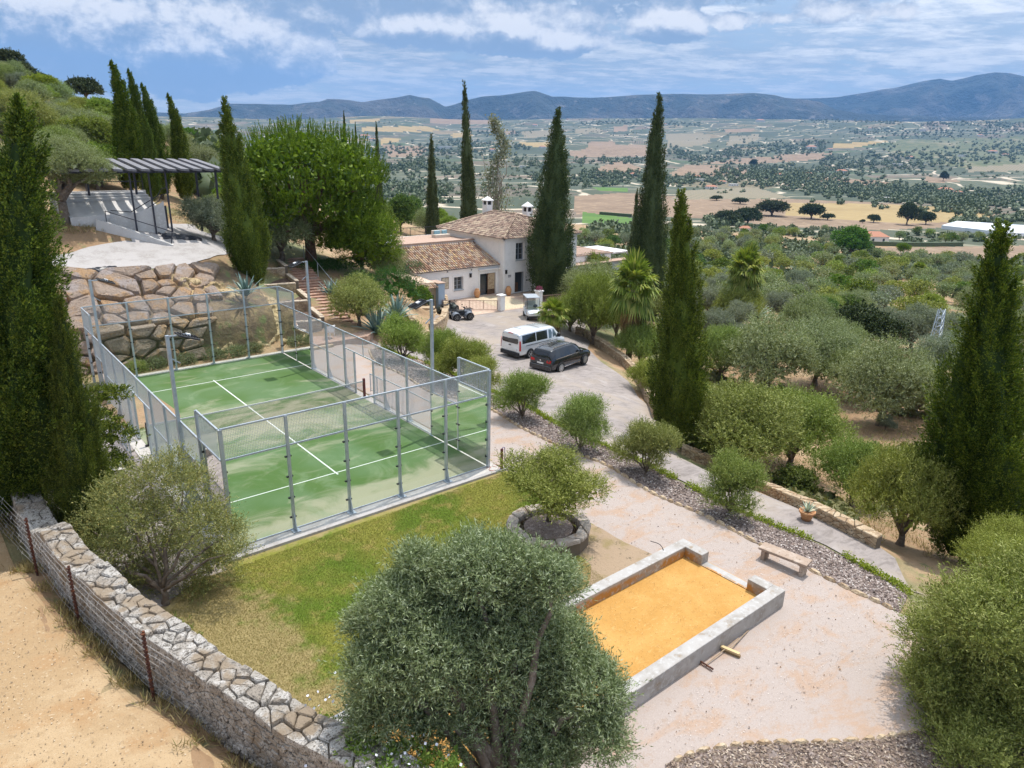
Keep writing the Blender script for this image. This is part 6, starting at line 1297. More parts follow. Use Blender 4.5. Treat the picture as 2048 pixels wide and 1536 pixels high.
_sl = ordlabels([(a[0], a[1]) for a in SL], [(600, 'high on the slope'), (680, 'upper slope'), (760, 'middle slope'), (860, 'lower slope'), (2000, 'nearest the path wall')], [(1260, 'behind the white van'), (1370, 'along the parking wall'), (1480, 'beside the middle cypress'), (1650, 'below the far palm'), (1800, 'left of the pylon'), (3000, 'right of the pylon')], [{'ovA': 'grey green olive', 'ovB': 'silvery olive', 'ovC': 'fresh green olive'}[a[3]] for a in SL])
for i, (u, v, w, k, sz) in enumerate(SL):
    lb = _sl[i]
    at_px(u, v, w, k, lb, sz=sz*1.15, group='olives on the slope right of the drive')
for u, v, w, k, lb, cat in ((1638, 655, 62, 'brA', 'leafy tree with a forked trunk on the small green lawn', 'tree'), (1690, 650, 62, 'brA', 'second leafy tree right of the small green lawn', 'tree'), (1715, 700, 120, 'oak', 'dark spreading tree in the middle of the olives', 'tree'), (1700, 690, 60, 'brB', 'bright yellow green treetop above the dark tree', 'tree'), (1930, 612, 50, 'oak', 'dark tree on the edge of the bare field', 'tree'), (1700, 515, 62, 'brA', 'bright broad tree below the red roofed farmhouse', 'tree'), (1550, 565, 30, 'brB', 'slender young tree below the distant fan palm', 'tree'), (1850, 640, 60, 'brB', 'sparse yellowish tree beside the pylon top', 'tree'), (1740, 610, 22, 'brB', 'small round yellow green tree above the terrace edge', 'tree')):
    at_px(u, v, w, k, lb, 2.0, cat)
# lush trees behind and left of the farmhouse
g5 = np.random.default_rng(77)
LU = [(800, 470, 60, 70), (850, 455, 60, 76), (905, 440, 60, 86), (760, 440, 60, 88), (700, 430, 60, 90), (800, 420, 60, 105), (850, 395, 50, 120), (900, 405, 50, 110), (960, 440, 50, 100), (1000, 440, 60, 95), (1050, 440, 55, 92), (1020, 415, 50, 110), (1180, 500, 70, 82), (1210, 470, 60, 95), (1240, 500, 50, 90), (1200, 520, 50, 80), (1170, 460, 50, 100), (980, 400, 50, 130), (740, 400, 50, 120), (1060, 460, 50, 88), (820, 360, 46, 140), (770, 370, 40, 150), (880, 370, 44, 150)]
_lk = [['brA', 'ovA', 'brB', 'brA', 'ovB'][i % 5] for i in range(len(LU))]; _ll = ordlabels([(a[0], a[1]) for a in LU], [(400, 'back of the thicket'), (445, 'middle of the thicket'), (999, 'front of the thicket')], [(900, 'left of the farmhouse roof'), (1080, 'behind the farmhouse chimneys'), (9999, 'right of the farmhouse')], [{'brA': 'leafy green tree', 'ovA': 'grey green olive tree', 'brB': 'bright green tree', 'ovB': 'pale silvery tree'}[k] for k in _lk])
for i, (u, v, w, d) in enumerate(LU):
    k = _lk[i]; at_px(u, v, w, k, _ll[i], depth=d, sz=1.25, group='trees in the thicket round the farmhouse', cat='tree')
# hillside scrub trees on the left
HL = []
for i in range(190):
    u = g5.uniform(-20, 560); vmin = np.interp(u, [0, 60, 200, 330, 420, 560], [150, 185, 235, 285, 300, 330]); v = vmin+(440-vmin)*g5.random()**1.2
    p, d = hit(u, v)
    if d > 300 or d < 55 or (215 < u < 410 and d < 80): continue
    HL.append((d, u, v, p))
HL = sorted(HL, key=lambda a: a[0]); _hl = ordlabels([(a[1], a[2]) for a in HL], [(240, 'near the skyline'), (290, 'upper hillside'), (340, 'middle of the hillside'), (390, 'lower hillside'), (999, 'foot of the hillside')], [(120, 'above the big olive'), (240, 'left of the windswept cypresses'), (400, 'behind the windswept cypresses'), (9999, 'behind the bright leaning cypress')], ['bushy hillside tree']*len(HL))
for i, (d, u, v, p) in enumerate(HL):
    k = ['ovA', 'ovC', 'ovC', 'ovB', 'brB', 'ovC'][int(g5.integers(6))]
    if d > 95: k = {'ovA': 'ovF', 'ovB': 'ovG', 'ovC': 'ovH', 'brB': 'brF'}[k]
    s = g5.uniform(.42, .92)*(1 if d < 120 else 1.1); tree(k, p, s, None, _hl[i].replace('bushy', 'olive like' if k[0] == 'o' else 'light green'), 'tree', 'trees on the left hillside')
for u, v, w, lb in ((15, 152, 60, 'dark oak at the top left corner of the skyline'), (45, 165, 50, 'second dark oak near the top left corner'), (85, 183, 44, 'rounded oak on the left skyline'), (122, 188, 22, 'small umbrella shaped tree on the left skyline'), (175, 215, 58, 'dark spreading oak on the skyline left of the cypresses')):
    at_px(u, v, w, 'oak', lb, depth=125, cat='oak tree', group='oaks on the left skyline')
# the olive groves below, out to the fields
GR_ = []
g6 = np.random.default_rng(91)
tries = 0
while len(GR_) < 255 and tries < 4000:
    tries += 1; u = g6.uniform(1150, 2090); v = 460+(650-460)*g6.random()**.8; 
    if inpoly(np.array([u]), np.array([v]), [(1735, 490), (2100, 484), (2100, 522), (1770, 520)])[0] or inpoly(np.array([u]), np.array([v]), [(1780, 604), (1970, 604), (1950, 645), (1780, 645)])[0] or (1160 < u < 1262 and v < 480) or (u > 1860 and v < 478) or (1680 < u < 1790 and 462 < v < 500): continue
    p, d = hit(u, v)
    if any((p[0]-q[0])**2+(p[1]-q[1])**2 < (3.6+d*.006)**2 for q in GR_): continue
    if mn.noise(Vector((p[0]*.03, p[1]*.03, 0))) > .33: continue
    GR_.append((p[0], p[1], p[2], d, u, v))
_gl = ordlabels([(a[4], a[5]) for a in GR_], [(485, 'last grove row'), (505, 'sixth grove row'), (525, 'fifth grove row'), (545, 'fourth grove row'), (565, 'third grove row'), (590, 'second grove row'), (999, 'nearest grove row')], [(1270, 'left of the tall dark cypress'), (1420, 'left of the middle cypress'), (1560, 'behind the far palm'), (1700, 'left of the red roof'), (1850, 'under the red roof'), (9999, 'towards the right cypress')], ['grove tree']*len(GR_))
for i, (x, y, z, d, u, v) in enumerate(GR_):
    k = ['ovF', 'ovH', 'ovG', 'ovH', 'ovF', 'ovF', 'ovG', 'brF', 'ovH', 'ovF'][int(g6.integers(10))]
    if d < 110: k = {'ovF': 'ovA', 'ovG': 'ovB', 'brF': 'brA', 'ovH': 'ovC'}[k]
    lb = _gl[i].replace('grove tree', 'olive' if k[0] == 'o' else 'leafy tree')
    tree(k, (x, y, z), g6.uniform(1.0, 1.5)*(1+.12*(d > 200)), None, lb, 'olive tree' if k[0] == 'o' else 'tree', 'olive grove below the farmhouse')
# ---- fan palms ---------------------------------------------------------------
M_frond = leafmat('palm_fronds', [(.10, .15, .02), (.16, .215, .03), (.24, .285, .05), (.34, .33, .09)], .05, .3)
M_skirt = mat('dead_fronds', (.36, .22, .10), .9, island=[(0, (.20, .12, .06)), (.5, (.38, .24, .10)), (1, (.50, .36, .18))])
M_ptrunk = mat('palm_trunk', (.24, .17, .12), .95, [(9, (.12, .08, .06), .5, .62)], bump=[(14, 1, .04)])
def make_palm(key, seed, Rf=1.5, th=3.0, nf=34, skirt=True, rt=.22):
    g = np.random.default_rng(seed); V = []; F = []; SV = []; SF = []
    def fan(o, d, L, rad, VV, FF, nb=22, droop=.35):
        d = Vector(d).normalized(); s_ = d.cross(Vector((0, 0, 1))).normalized(); up = s_.cross(d).normalized(); o = Vector(o); c = o+d*L
        b = len(VV); VV += [tuple(o-s_*.02), tuple(o+s_*.02), tuple(c+s_*.02), tuple(c-s_*.02)]; FF.append((b, b+1, b+2, b+3))
        for k in range(nb):
            a = R_(-118)+R_(236)*k/(nb-1); dd = d*math.cos(a)+s_*math.sin(a); r = rad*(.82+.18*math.cos(a))*g.uniform(.9, 1.08); fold = up*(.06 if k % 2 else -.02)
            w = s_*math.cos(a)*.5-d*math.sin(a)*.5; w = w.normalized()*rad*.075
            m1 = c+dd*r*.55+fold-Vector((0, 0, droop*.12*rad)); e = c+dd*r-Vector((0, 0, droop*rad*(.5+.5*abs(math.sin(a)))))
            b = len(VV); VV += [tuple(c), tuple(m1+w), tuple(e), tuple(m1-w)]; FF.append((b, b+1, b+2, b+3))
    for k in range(nf):
        a = k*2.39996; e = R_(82)-R_(118)*(k/nf)**.9; d = (math.cos(a)*math.cos(e), math.sin(a)*math.cos(e), math.sin(e)); fan((0, 0, th), d, Rf*.55*g.uniform(.85, 1.1), Rf*.62*g.uniform(.85, 1.1), V, F, 22, .2+.5*(k/nf))
    if skirt:
        for k in range(46):
            a = k*2.39996; q = k/46; e = R_(-52)-R_(30)*q; d = (math.cos(a)*math.cos(e), math.sin(a)*math.cos(e), math.sin(e)); fan((0, 0, th-.1-q*.8), d, Rf*.25, Rf*.55, SV, SF, 12, .55)
    t = MB(); t.mat(0, True).tube([(0, 0, -.4), (0, 0, .2), (.03, 0, th*.5), (0, 0, th)], [rt*1.35, rt*1.1, rt*.9, rt*.8], 12)
    TREES[key] = ('fan_palm', mbmesh(t, 'trunk', M_ptrunk), mesh_np('crown', V, F, M_frond), None, None)
    return mesh_np('skirt', SV, SF, M_skirt) if skirt else None
sk1 = make_palm('palm', 51, 1.9, 3.6, 38); sk2 = make_palm('palmS', 52, 1.35, 1.6, 26, True, .22)
def palm(key, sk, u, v, depth, s, sz, label):
    loc = CAMP+ray(u, v)*depth; o = tree(key, (loc[0], loc[1], h(loc[0], loc[1])), (s, s, s*sz), None, label, 'palm tree', 'fan palms')
    if sk: link('skirt', sk, o)
    return o
palm('palm', sk1, 1258, 705, 58, 1.05, 1.55, 'big fan palm with an orange skirt right of the parking area')
palm('palmS', sk2, 1106, 650, 59, 1.05, 1.0, 'small bright fan palm in front of the golf cart')
palm('palm', sk1, 1482, 620, 96, 1.35, 1.45, 'shaggy fan palm further down the slope')
palm('palm', sk1, 822, 470, 78, .95, .8, 'yellowing fan palm behind the left end of the farmhouse'); palm('palmS', sk2, 1418, 815, 36, .75, .8, 'small fan palm peeking out behind the middle cypress'); palm('palm', None, 1842, 520, 190, 1.1, .9, 'date palm clump beside the far umbrella pine')
# ---- agaves, hedges, shrubs ---------------------------------------------------
M_agave = mat('agave_leaf', (.14, .22, .20), .6, [(2, (.24, .33, .27), .5, .6)], island=[(0, (.10, .17, .16)), (1, (.24, .33, .29))]); M_agavew = mat('variegated_agave', (.3, .36, .3), .6, island=[(0, (.2, .28, .24)), (.5, (.36, .44, .34)), (1, (.62, .62, .44))])
def agave(loc, s, n, label, m, seed, name='agave_plant', cat='agave', group=None):
    g = np.random.default_rng(seed); V = []; F = []
    for k in range(n):
        a = k*2.39996+g.normal()*.1; e = R_(82)-R_(66)*(k/n)**.8; L = s*g.uniform(.85, 1.1); d = np.array([math.cos(a)*math.cos(e), math.sin(a)*math.cos(e), math.sin(e)]); sd = np.array([-math.sin(a), math.cos(a), 0]); b = len(V)
        for j, (t, w) in enumerate(((0, .055), (.25, .07), (.6, .055), (.85, .028), (1.0, .003))):
            p = d*L*t; p[2] += s*.10*math.sin(t*2)-.14*s*t*t*(k/n); up = np.cross(sd, d)
            V += [tuple(p-sd*w*s+up*.02*s*(1-t)), tuple(p-up*.015*s), tuple(p+sd*w*s+up*.02*s*(1-t))]
        for j in range(4): F += [(b+3*j, b+3*j+1, b+3*j+4, b+3*j+3), (b+3*j+1, b+3*j+2, b+3*j+5, b+3*j+4)]
    o = link(name, mesh_np(name, V, F, m, True), None, label, cat, group, None, tuple(loc)); return o
def on(u, v, dz=0): p = hit(u, v)[0]; return (p[0], p[1], p[2]+dz)
for u, v, s, n, lb, m in ((757, 668, 1.9, 34, 'tall blue agave right of the twisted olive', M_agave), (793, 638, 1.8, 32, 'blue agave beside the rubble steps', M_agave), (728, 628, 1.4, 24, 'agave half hidden behind the twisted olive trunk', M_agave), (662, 592, 1.3, 24, 'dusky agave beside the garden stair railing', M_agave), (690, 618, 1.1, 20, 'small dark agave low beside the railing', M_agave), (1510, 640, 2.8, 60, 'large cluster of pale striped agave on the slope', M_agavew)):
    agave(on(u, v), s, n, lb, m, int(u), group='agaves' if m is M_agave else None)
agave((9.3, 23.3, h(9.3, 23.3)+1.75), 1.35, 26, 'blue agave on top of the ochre rock face', M_agave, 5); agave((pp[0], pp[1], pp[2]+.33), .42, 20, 'aloe growing in the terracotta pot', M_agavew, 6, 'aloe_plant', 'aloe')
def shrub(name, label, loc, lobes, m, n=900, per=8, LL=.06, LW=.025, cat='shrub', group=None, seed=1, cs=.85, tl=.16):
    g = np.random.default_rng(seed); random.seed(seed); V, F = bushcloud(g, [(np.array(c, float), np.array(r, float)) for c, r in lobes], n, per, LL, LW, tl, .3, .15)
    V, F = merge([(V, F), core([(np.array(c), np.array(r)) for c, r in lobes], cs)]); return link(name, mesh_np(name, V, F, m), None, label, cat, group, None, tuple(loc))
M_hedge = leafmat('clipped_hedge', [(.03, .08, .015), (.05, .12, .02), (.08, .17, .03)], .05, .2); M_lav = leafmat('lavender_leaves', [(.12, .14, .07), (.19, .21, .11), (.26, .28, .15)], .1, .2)
shrub('clipped_hedge_mound', 'dense rounded dark green hedge mound behind the garden olive', (22.6, 29.0, h(22.6, 29)), [((0, 0, .8), (2.0, 1.6, 1.5)), ((-1.6, 1.5, .7), (1.3, 1.5, 1.3)), ((1.6, -.6, .4), (1.2, 1.3, 1.1))], M_hedge, 5200, 8, .06, .025, 'hedge', seed=3)
q = hit(705, 520)[0]; shrub('clipped_box_hedge', 'long low clipped hedge under the umbrella pine', (20.8, 35.2, h(20.8, 35.2)), [((x*.8, x*.1, .4), (.75, .55, .5)) for x in range(-3, 5)], M_hedge, 2600, 8, .06, .03, 'hedge', seed=4)
shrub('creeping_hedge', 'low juniper hedge at the left end of the tiled wing', (27.8, 38.5, h(27.8, 38.5)), [((x*.7, -x*.5, .5), (.9, .7, .5)) for x in range(-2, 4)], leafmat('juniper', [(.08, .13, .06), (.14, .20, .10)], .05), 1600, 8, .07, .03, 'hedge', seed=6)
for k, x in enumerate((2.2, 3.2, 4.7, 6.3, 7.5, 8.6)): shrub('lavender_bush', 'round grey green bush at the foot of the boulder wall, '+['leftmost', 'second from the left', 'third from the left', 'third from the right', 'second from the right', 'rightmost'][k], (x, 21.0+.1*(k % 2), -.05), [((0, 0, .22), (.55, .38, .36)), ((.25, .1, .2), (.3, .3, .3))], M_lav if k else M_oliveg, 500, 8, .06, .02, 'bush', 'bushes at the foot of the boulder wall', seed=20+k)
shrub('yellow_flowering_shrub', 'low shrub with pale flowers behind the low path wall', on(1582, 985), [((0, 0, .5), (.9, .7, .7)), ((.6, -.3, .4), (.6, .5, .5))], M_broad, 1100, 9, .09, .05, seed=30)
shrub('climbing_vine', 'bright vine trailing over the outbuilding roof edge', (28.2, 33.0, -.75), [((0, 0, .2), (.6, .3, .5)), ((.5, 0, -.4), (.4, .3, .5)), ((-.4, 0, 0), (.4, .3, .4))], M_brights, 420, 8, .11, .07, 'vine', seed=31)
shrub('pink_potted_flowers', 'dark pink flowers on top of the white gate pillar', (39.0, 29.55, ZB+1.5), [((0, 0, .12), (.26, .22, .16))], mat('pink_petals', (.35, .05, .13), .8, island=[(0, (.45, .08, .2)), (.6, (.2, .03, .08)), (1, (.08, .14, .04))]), 160, 6, .05, .04, 'flowers', seed=32)
wv = dw
for k, (uu, lb) in enumerate(((3.2, 'bright creeper with white flowers over the capstones at the bottom of the wall'), (5.4, 'green weed clump with white flowers on the lawn side of the wall'))):
    q, d, n_ = dw.at(uu); p = q+n_*(.7 if k else .5)*1; shrub('creeper', lb, (p[0], p[1], dtop(uu)-(.1 if k == 0 else .7)), [((0, 0, 0), (.45, .4, .22)), ((-.3, .6, -.1), (.4, .5, .25)), ((.35, -.5, -.1), (.4, .4, .3))], M_brights, 500, 7, .07, .04, 'creeper', seed=60+k, cs=.3)
    g = np.random.default_rng(k+3); P = np.array([p[0], p[1], dtop(uu)])+g.normal(size=(60, 3))*[.35, .4, .12]+[0, 0, .15-(.3 if k else 0)]; V, F = leafquads(P, rdir(g, 60)+[0, 0, .5], .06, .06, g)
    link('white_flowers', mesh_np('white_flowers', V, F, mat('white_petals', (.75, .76, .85), .8) if 'white_petals' not in bpy.data.materials else bpy.data.materials['white_petals']), None, 'scattered small white flowers '+('above the creeper' if k == 0 else 'beside the weed clump')+' on the dry stone wall', 'flowers', None, 'stuff')
shrub('lantana_scrub', 'feathery green bush at the foot of the open olive by the wall', (-3.0, -4.4, .1), [((0, 0, .35), (.5, .9, .45)), ((.2, -.9, .25), (.4, .6, .35))], M_broad, 700, 9, .10, .02, seed=33, cs=.4)
shrub('grey_bush', 'pale grey green bush beside the curved concrete bench', (-3.1, 3.4, .25), [((0, 0, .6), (.9, .9, .8)), ((.3, -.8, .4), (.7, .6, .6))], M_oliveg, 1500, 9, .06, .02, seed=34, cs=.5)
shrub('fallen_conifer_branch', 'sprawling dark conifer branches beside the left cypresses', (-2.9, 4.4, 1.2), [((.3, 0, .6), (.9, .8, .35)), ((.6, .3, 1.5), (.9, .6, .3)), ((.2, -.2, 2.3), (.8, .6, .3)), ((.9, .4, 2.9), (.7, .4, .22))], M_cyp, 1900, 9, .10, .03, 'conifer', seed=35, cs=.5)
# thin bare poplar behind the roof
g = np.random.default_rng(9); t = MB(); loc = CAMP+ray(992, 440)*97; loc[2] = h(loc[0], loc[1]); limbs(t, g, (0, 0, 2), [(g.normal()*1.2, g.normal()*1.2, g.uniform(8, 15)) for _ in range(22)], .12, .08, 9); t.tube([(0, 0, -1), (0, 0, 5), (.2, 0, 15)], [.3, .22, .05], 8)
hh_ = top_h(992, 236, loc); P = []; 
for _ in range(2600): k = g.random()**.7; z = hh_*(.3+.7*k); r = (1.9 if z < hh_*.55 else 1.3)*(1-.55*k); c = [math.sin(k*9+1)*.9*(1-k*.3), math.cos(k*13)*.5, 0]; P.append([c[0]+g.normal()*r*.6, c[1]+g.normal()*r*.6, z+g.normal()*.3])
P = np.array(P); V, F = leafquads(P, rdir(g, len(P)), .26, .22, g); TREES['poplar'] = ('poplar_tree', mbmesh(t, 'trunk', mat('pale_bark', (.34, .29, .24), .9)), mesh_np('crown', V, F, leafmat('poplar_leaves', [(.14, .16, .09), (.24, .25, .17), (.34, .33, .26)], .05)), None, None)
tree('poplar', loc, (1, 1, hh_/15 if hh_ < 15 else 1), 0, 'thin half bare poplar rising behind the farmhouse chimney', 'poplar')
# far umbrella pine and pylon
at_px(1803, 520, 28, 'pineb', 'small flat topped pine beside the far ploughed field', 2.6, 'pine tree', sz=1.0, dz=2.5)
py = thing('lattice_pylon', 'leaning grey steel lattice pylon among the olives', 'pylon'); A = hit(1858, 742)[0]; dd = proj(A[None])[2][0]; B = CAMP+ray(1884, 618)*dd
ax_ = Vector(B-A); b = MB(); q0 = .55; 
cs = [(-1, -1), (1, -1), (1, 1), (-1, 1)]; nseg = 9
pt = lambda c, k: Vector(A)+ax_*k+Vector((c[0], c[1], 0))*q0*(1-.55*k)
for c in cs: b.bar(pt(c, 0), pt(c, 1), .07)
for k in range(nseg):
    for i in range(4): c0, c1 = cs[i], cs[(i+1) % 4]; b.bar(pt(c0, k/nseg), pt(c1, (k+1)/nseg), .04); b.bar(pt(c0, k/nseg), pt(c1, k/nseg), .04)
b.build('lattice', M_galv, py); MB().bar(pt((-2.2, 0), .86), pt((2.2, 0), .86), .08).bar(pt((-1.6, 0), .72), pt((1.6, 0), .72), .08).build('crossarm', M_galv, py)
# ================================================================ small scattered cover
def inside_pts(poly, n, seed):
    g = np.random.default_rng(seed); xs = [p[0] for p in poly]; ys = [p[1] for p in poly]; x = g.uniform(min(xs), max(xs), n); y = g.uniform(min(ys), max(ys), n); q = inpoly(x, y, poly); return x[q], y[q], g
def chips(name, poly, n, L, W, m, label, dz=.025, cat='chippings', tilt=.35, seed=1):
    x, y, g = inside_pts(poly, n, seed); k = len(x); P = np.stack([x, y, H(x, y)+dz+g.random(k)*.02], 1); D = unit(np.stack([g.normal(size=k), g.normal(size=k), g.normal(size=k)*tilt], 1)); S = unit(np.cross(D, np.stack([g.normal(size=k)*tilt, g.normal(size=k)*tilt, np.ones(k)], 1)))
    l = (L*(.5+g.random(k)))[:, None]; w = (W*(.5+g.random(k)))[:, None]; V = np.stack([P-D*l/2-S*w*.3, P-S*w/2+D*l*.1, P+D*l/2, P+S*w/2], 1).reshape(-1, 3)
    if name == 'sand_grains': V[:, 2] += .065-H(V[:, 0], V[:, 1])
    return link(name, mesh_np(name, V, np.arange(4*k).reshape(k, 4), m), None, label, cat, None, 'stuff')
M_slate = mat('slate_chips', (.2, .18, .19), .8, island=[(0, (.08, .06, .055)), (.35, (.19, .145, .13)), (.65, (.31, .245, .22)), (.88, (.41, .345, .315)), (1, (.60, .55, .52))])
M_barkc = mat('bark_chips', (.2, .15, .1), .9, island=[(0, (.08, .055, .045)), (.4, (.20, .145, .11)), (.7, (.33, .25, .19)), (1, (.50, .42, .34))])
chips('slate_chippings', [tuple(p) for p in bedPoly], 60000, .09, .05, M_slate, 'dark slate chippings covering the long bed', .03, seed=2)
mp = smooth_poly(pxy([(1330, 1530), (1400, 1505), (1500, 1490), (1660, 1486), (1760, 1478), (1850, 1462)]), 3, False)+[(16.5, -16.2), (15, -20), (5, -18), (3.0, -15)]
chips('bark_chippings', [tuple(p) for p in mp], 40000, .08, .035, M_barkc, 'brown bark chippings at the bottom of the view', .03, seed=3)
gp_ = pxy([(1000, 935), (968, 925), (1010, 800), (1180, 920), (1400, 1030), (1800, 1226)])+[(13.4, -15.4), (4.5, -14), (4.5, -12.7), (11.4, -12.7), (11.5, -8.4), (10.2, -8.0), (10.5, -1)]
chips('gravel_pebbles', [tuple(p) for p in gp_], 30000, .022, .018, mat('pebbles', (.5, .45, .4), .9, island=[(0, (.16, .12, .10)), (.3, (.42, .34, .28)), (.7, (.60, .52, .47)), (1, (.72, .68, .64))]), 'loose pebbles on the pale gravel', .012, tilt=.6, seed=4)
chips('fallen_leaves', [tuple(p) for p in gp_], 900, .05, .035, mat('dead_leaves', (.16, .09, .05), .9, island=[(0, (.05, .035, .03)), (1, (.28, .17, .09))]), 'dry leaves strewn over the gravel', .02, tilt=.5, seed=5)
# grass blades on the lawn
lp = [(-3.6, -3.4), (-1.3, -1.0), (10.3, -.7), (10.1, -5.3), (8.6, -5.3), (8.0, -8.6), (-.95, -8.62), (-1.3, -13), (-2.3, -9.8), (-3.0, -6.8)]
x, y, g = inside_pts(lp, 420000, 8); k = len(x); q = np.array([.5+.5*mn.noise(Vector((a*.9, b*.9, 2))) for a, b in zip(x[::40], y[::40])]); q = np.repeat(q, 40)[:k]
P = np.stack([x, y, H(x, y)+.008], 1); a = g.uniform(0, 6.28, k); S = np.stack([np.cos(a), np.sin(a), np.zeros(k)], 1)*.006; T = P+np.stack([g.normal(size=k)*.018, g.normal(size=k)*.018, .022+.03*g.random(k)], 1)
V = np.stack([P-S, P+S, T], 1).reshape(-1, 3)
M_blade = mat('grass_blades', (.2, .2, .05), .8, fn=lambda t, co, c: t.mix(t.rng(t.new('ShaderNodeNewGeometry').outputs['Random Per Island'], 0, 1), lawnf(t, co, c), t.mix(.5, lawnf(t, co, c), (.42, .38, .14))), translucent=.2)
link('grass', mesh_np('grass', V, np.arange(3*k).reshape(k, 3), M_blade), None, 'short grass blades of the mown lawn', 'grass', None, 'stuff')
# yellow green ground cover along the drive side of the bed
gP = Path([tuple(p) for p in smooth_poly([bedRw[0]]+bedRw[1:], 3, False)]); g = np.random.default_rng(12); P = []; 
for _ in range(2600):
    u = g.random()*gP.L; 
    if mn.noise(Vector((u*.5, 0, 0))) < -.3: continue
    q, d, n_ = gP.at(u); P.append([*(q+n_*g.normal()*.10), 0])
P = np.array(P); P[:, 2] = H(P[:, 0], P[:, 1])+.05+.1*g.random(len(P)); kk = np.repeat(np.arange(len(P)), 7); V, F = leafquads(P[kk]+g.normal(size=(len(kk), 3))*.05, rdir(g, len(kk))+[0, 0, .5], .07, .045, g)
link('ground_cover', mesh_np('ground_cover', V, F, leafmat('yellow_ground_cover', [(.16, .22, .02), (.25, .31, .03), (.36, .38, .05)], 0, .3)), None, 'strip of yellow green ground cover between slate bed and drive', 'ground cover', None, 'stuff')
# weeds and dry tufts along the dirt track side of the wall, on the slopes and the far bank
def tufts(name, xy, m, label, hgt=.22, per=14, seed=3, cat='weeds'):
    g = np.random.default_rng(seed); xy = np.array(xy); k = np.repeat(np.arange(len(xy)), per); P = np.column_stack([xy[k], np.zeros(len(k))]); P[:, :2] += g.normal(size=(len(k), 2))*.06; P[:, 2] = H(P[:, 0], P[:, 1]); D = unit(np.column_stack([g.normal(size=(len(k), 2))*.55, np.ones(len(k))])); V, F = leafquads(P, D, hgt*(.4+g.random(len(k))), .012+.012*g.random(len(k)), g)
    return link(name, mesh_np(name, V, F, m), None, label, cat, None, 'stuff')
g = np.random.default_rng(4); wxy = []
for _ in range(1500):
    u = g.random()*dw.L; q, d, n_ = dw.at(u); off = -abs(g.normal())*.28-.05
    if mn.noise(Vector((u*.8, 5, 0)))+.25 > g.random()*.8: wxy.append(q+n_*(off if True else 0))
M_dryg = mat('dry_grass', (.4, .32, .16), .9, island=[(0, (.16, .12, .06)), (.4, (.32, .25, .12)), (.75, (.48, .38, .20)), (1, (.20, .22, .08))], translucent=.2)
_q, _d, _n = dw.at(5); sgn = -1 if (_q+_n*.3)[0] > _q[0] else 1
wxy = [p for p in wxy if (p[0] < dw.at(5)[0][0]+3)]
tufts('dry_weeds', wxy, M_dryg, 'dry weeds along the track side of the stone wall', .24, 16, 5)
sx = []; 
for _ in range(5200):
    u = g.uniform(0, 560); v = g.uniform(420, 560); sx.append((u, v))
U_ = np.array(sx); P, T, ok = hits(U_[:, 0], U_[:, 1]); P = P[ok & (T < 60)]; keep = [p[:2] for p in P if not (p[1] > 25 and inpoly(np.array([p[0]]), np.array([p[1]]), [(-6, 26), (12, 26), (16, 40), (-6, 40)])[0] and h(p[0], p[1]) < 6.2)]
if len(keep): tufts('dry_grass', keep, M_dryg, 'dry grass on the earth banks by the upper terrace', .2, 8, 6)
U_ = np.column_stack([g.uniform(1300, 2090, 9000), g.uniform(560, 1120, 9000)]); P, T, ok = hits(U_[:, 0], U_[:, 1]); q = ok & (T < 140) & (U_[:, 1] < np.interp(U_[:, 0], [1300, 1365, 1750, 2090], [800, 905, 1090, 1190])); P = P[q]; q2 = np.array([mn.noise(Vector((p[0]*.2, p[1]*.2, 1))) > -.15 for p in P])
tufts('slope_grass', P[q2][:, :2], M_dryg, 'dry grass on the slope between the olives', .3, 7, 7)

chips('sand_grains', [(-.7, -11.8), (10.7, -11.8), (10.7, -9.1), (-.7, -9.1)], 6000, .022, .016, mat('sand_lumps', (.5, .3, .1), .95, island=[(0, (.30, .16, .045)), (.4, (.48, .27, .08)), (1, (.66, .45, .20))]), 'loose lumps of orange sand on the sand court', .012-.0, tilt=.5, seed=9).location.z = 0
chips('track_stones', [(-5.9, 4), (-5.2, -3), (-4.4, -7), (-3.2, -10.5), (-1.8, -14), (-6, -18), (-10, -6), (-9, 4)], 9000, .035, .025, mat('track_pebbles', (.4, .3, .2), .95, island=[(0, (.16, .11, .07)), (.5, (.34, .25, .16)), (1, (.55, .46, .34))]), 'small stones on the dirt track', .01, tilt=.7, seed=10)
# ================================================================ vehicles
def loft(mb, st):
    """st: list of (x, [(y, z)...]) half sections, mirrored; every section has the same number of points"""
    n = len(st[0][1]); V = []
    for x, sec in st: V += [(x+(q[2] if len(q) > 2 else 0), -q[0], q[1]) for q in sec]+[(x+(q[2] if len(q) > 2 else 0), q[0], q[1]) for q in reversed(sec)]
    m = 2*n; F = [(i*m+k, i*m+(k+1) % m, (i+1)*m+(k+1) % m, (i+1)*m+k) for i in range(len(st)-1) for k in range(m)]
    F += [tuple(range(m-1, -1, -1)), tuple(range((len(st)-1)*m, len(st)*m))]; mb.add(V, F); return mb
def sect(st, x, k):
    """interpolated point k of the half section at x"""
    for (x0, s0), (x1, s1) in zip(st[:-1], st[1:]):
        if x0 <= x <= x1: t = (x-x0)/max(x1-x0, 1e-6); return np.array(s0[k][:2])*(1-t)+np.array(s1[k][:2])*t
    return np.array(st[-1][1][k][:2])
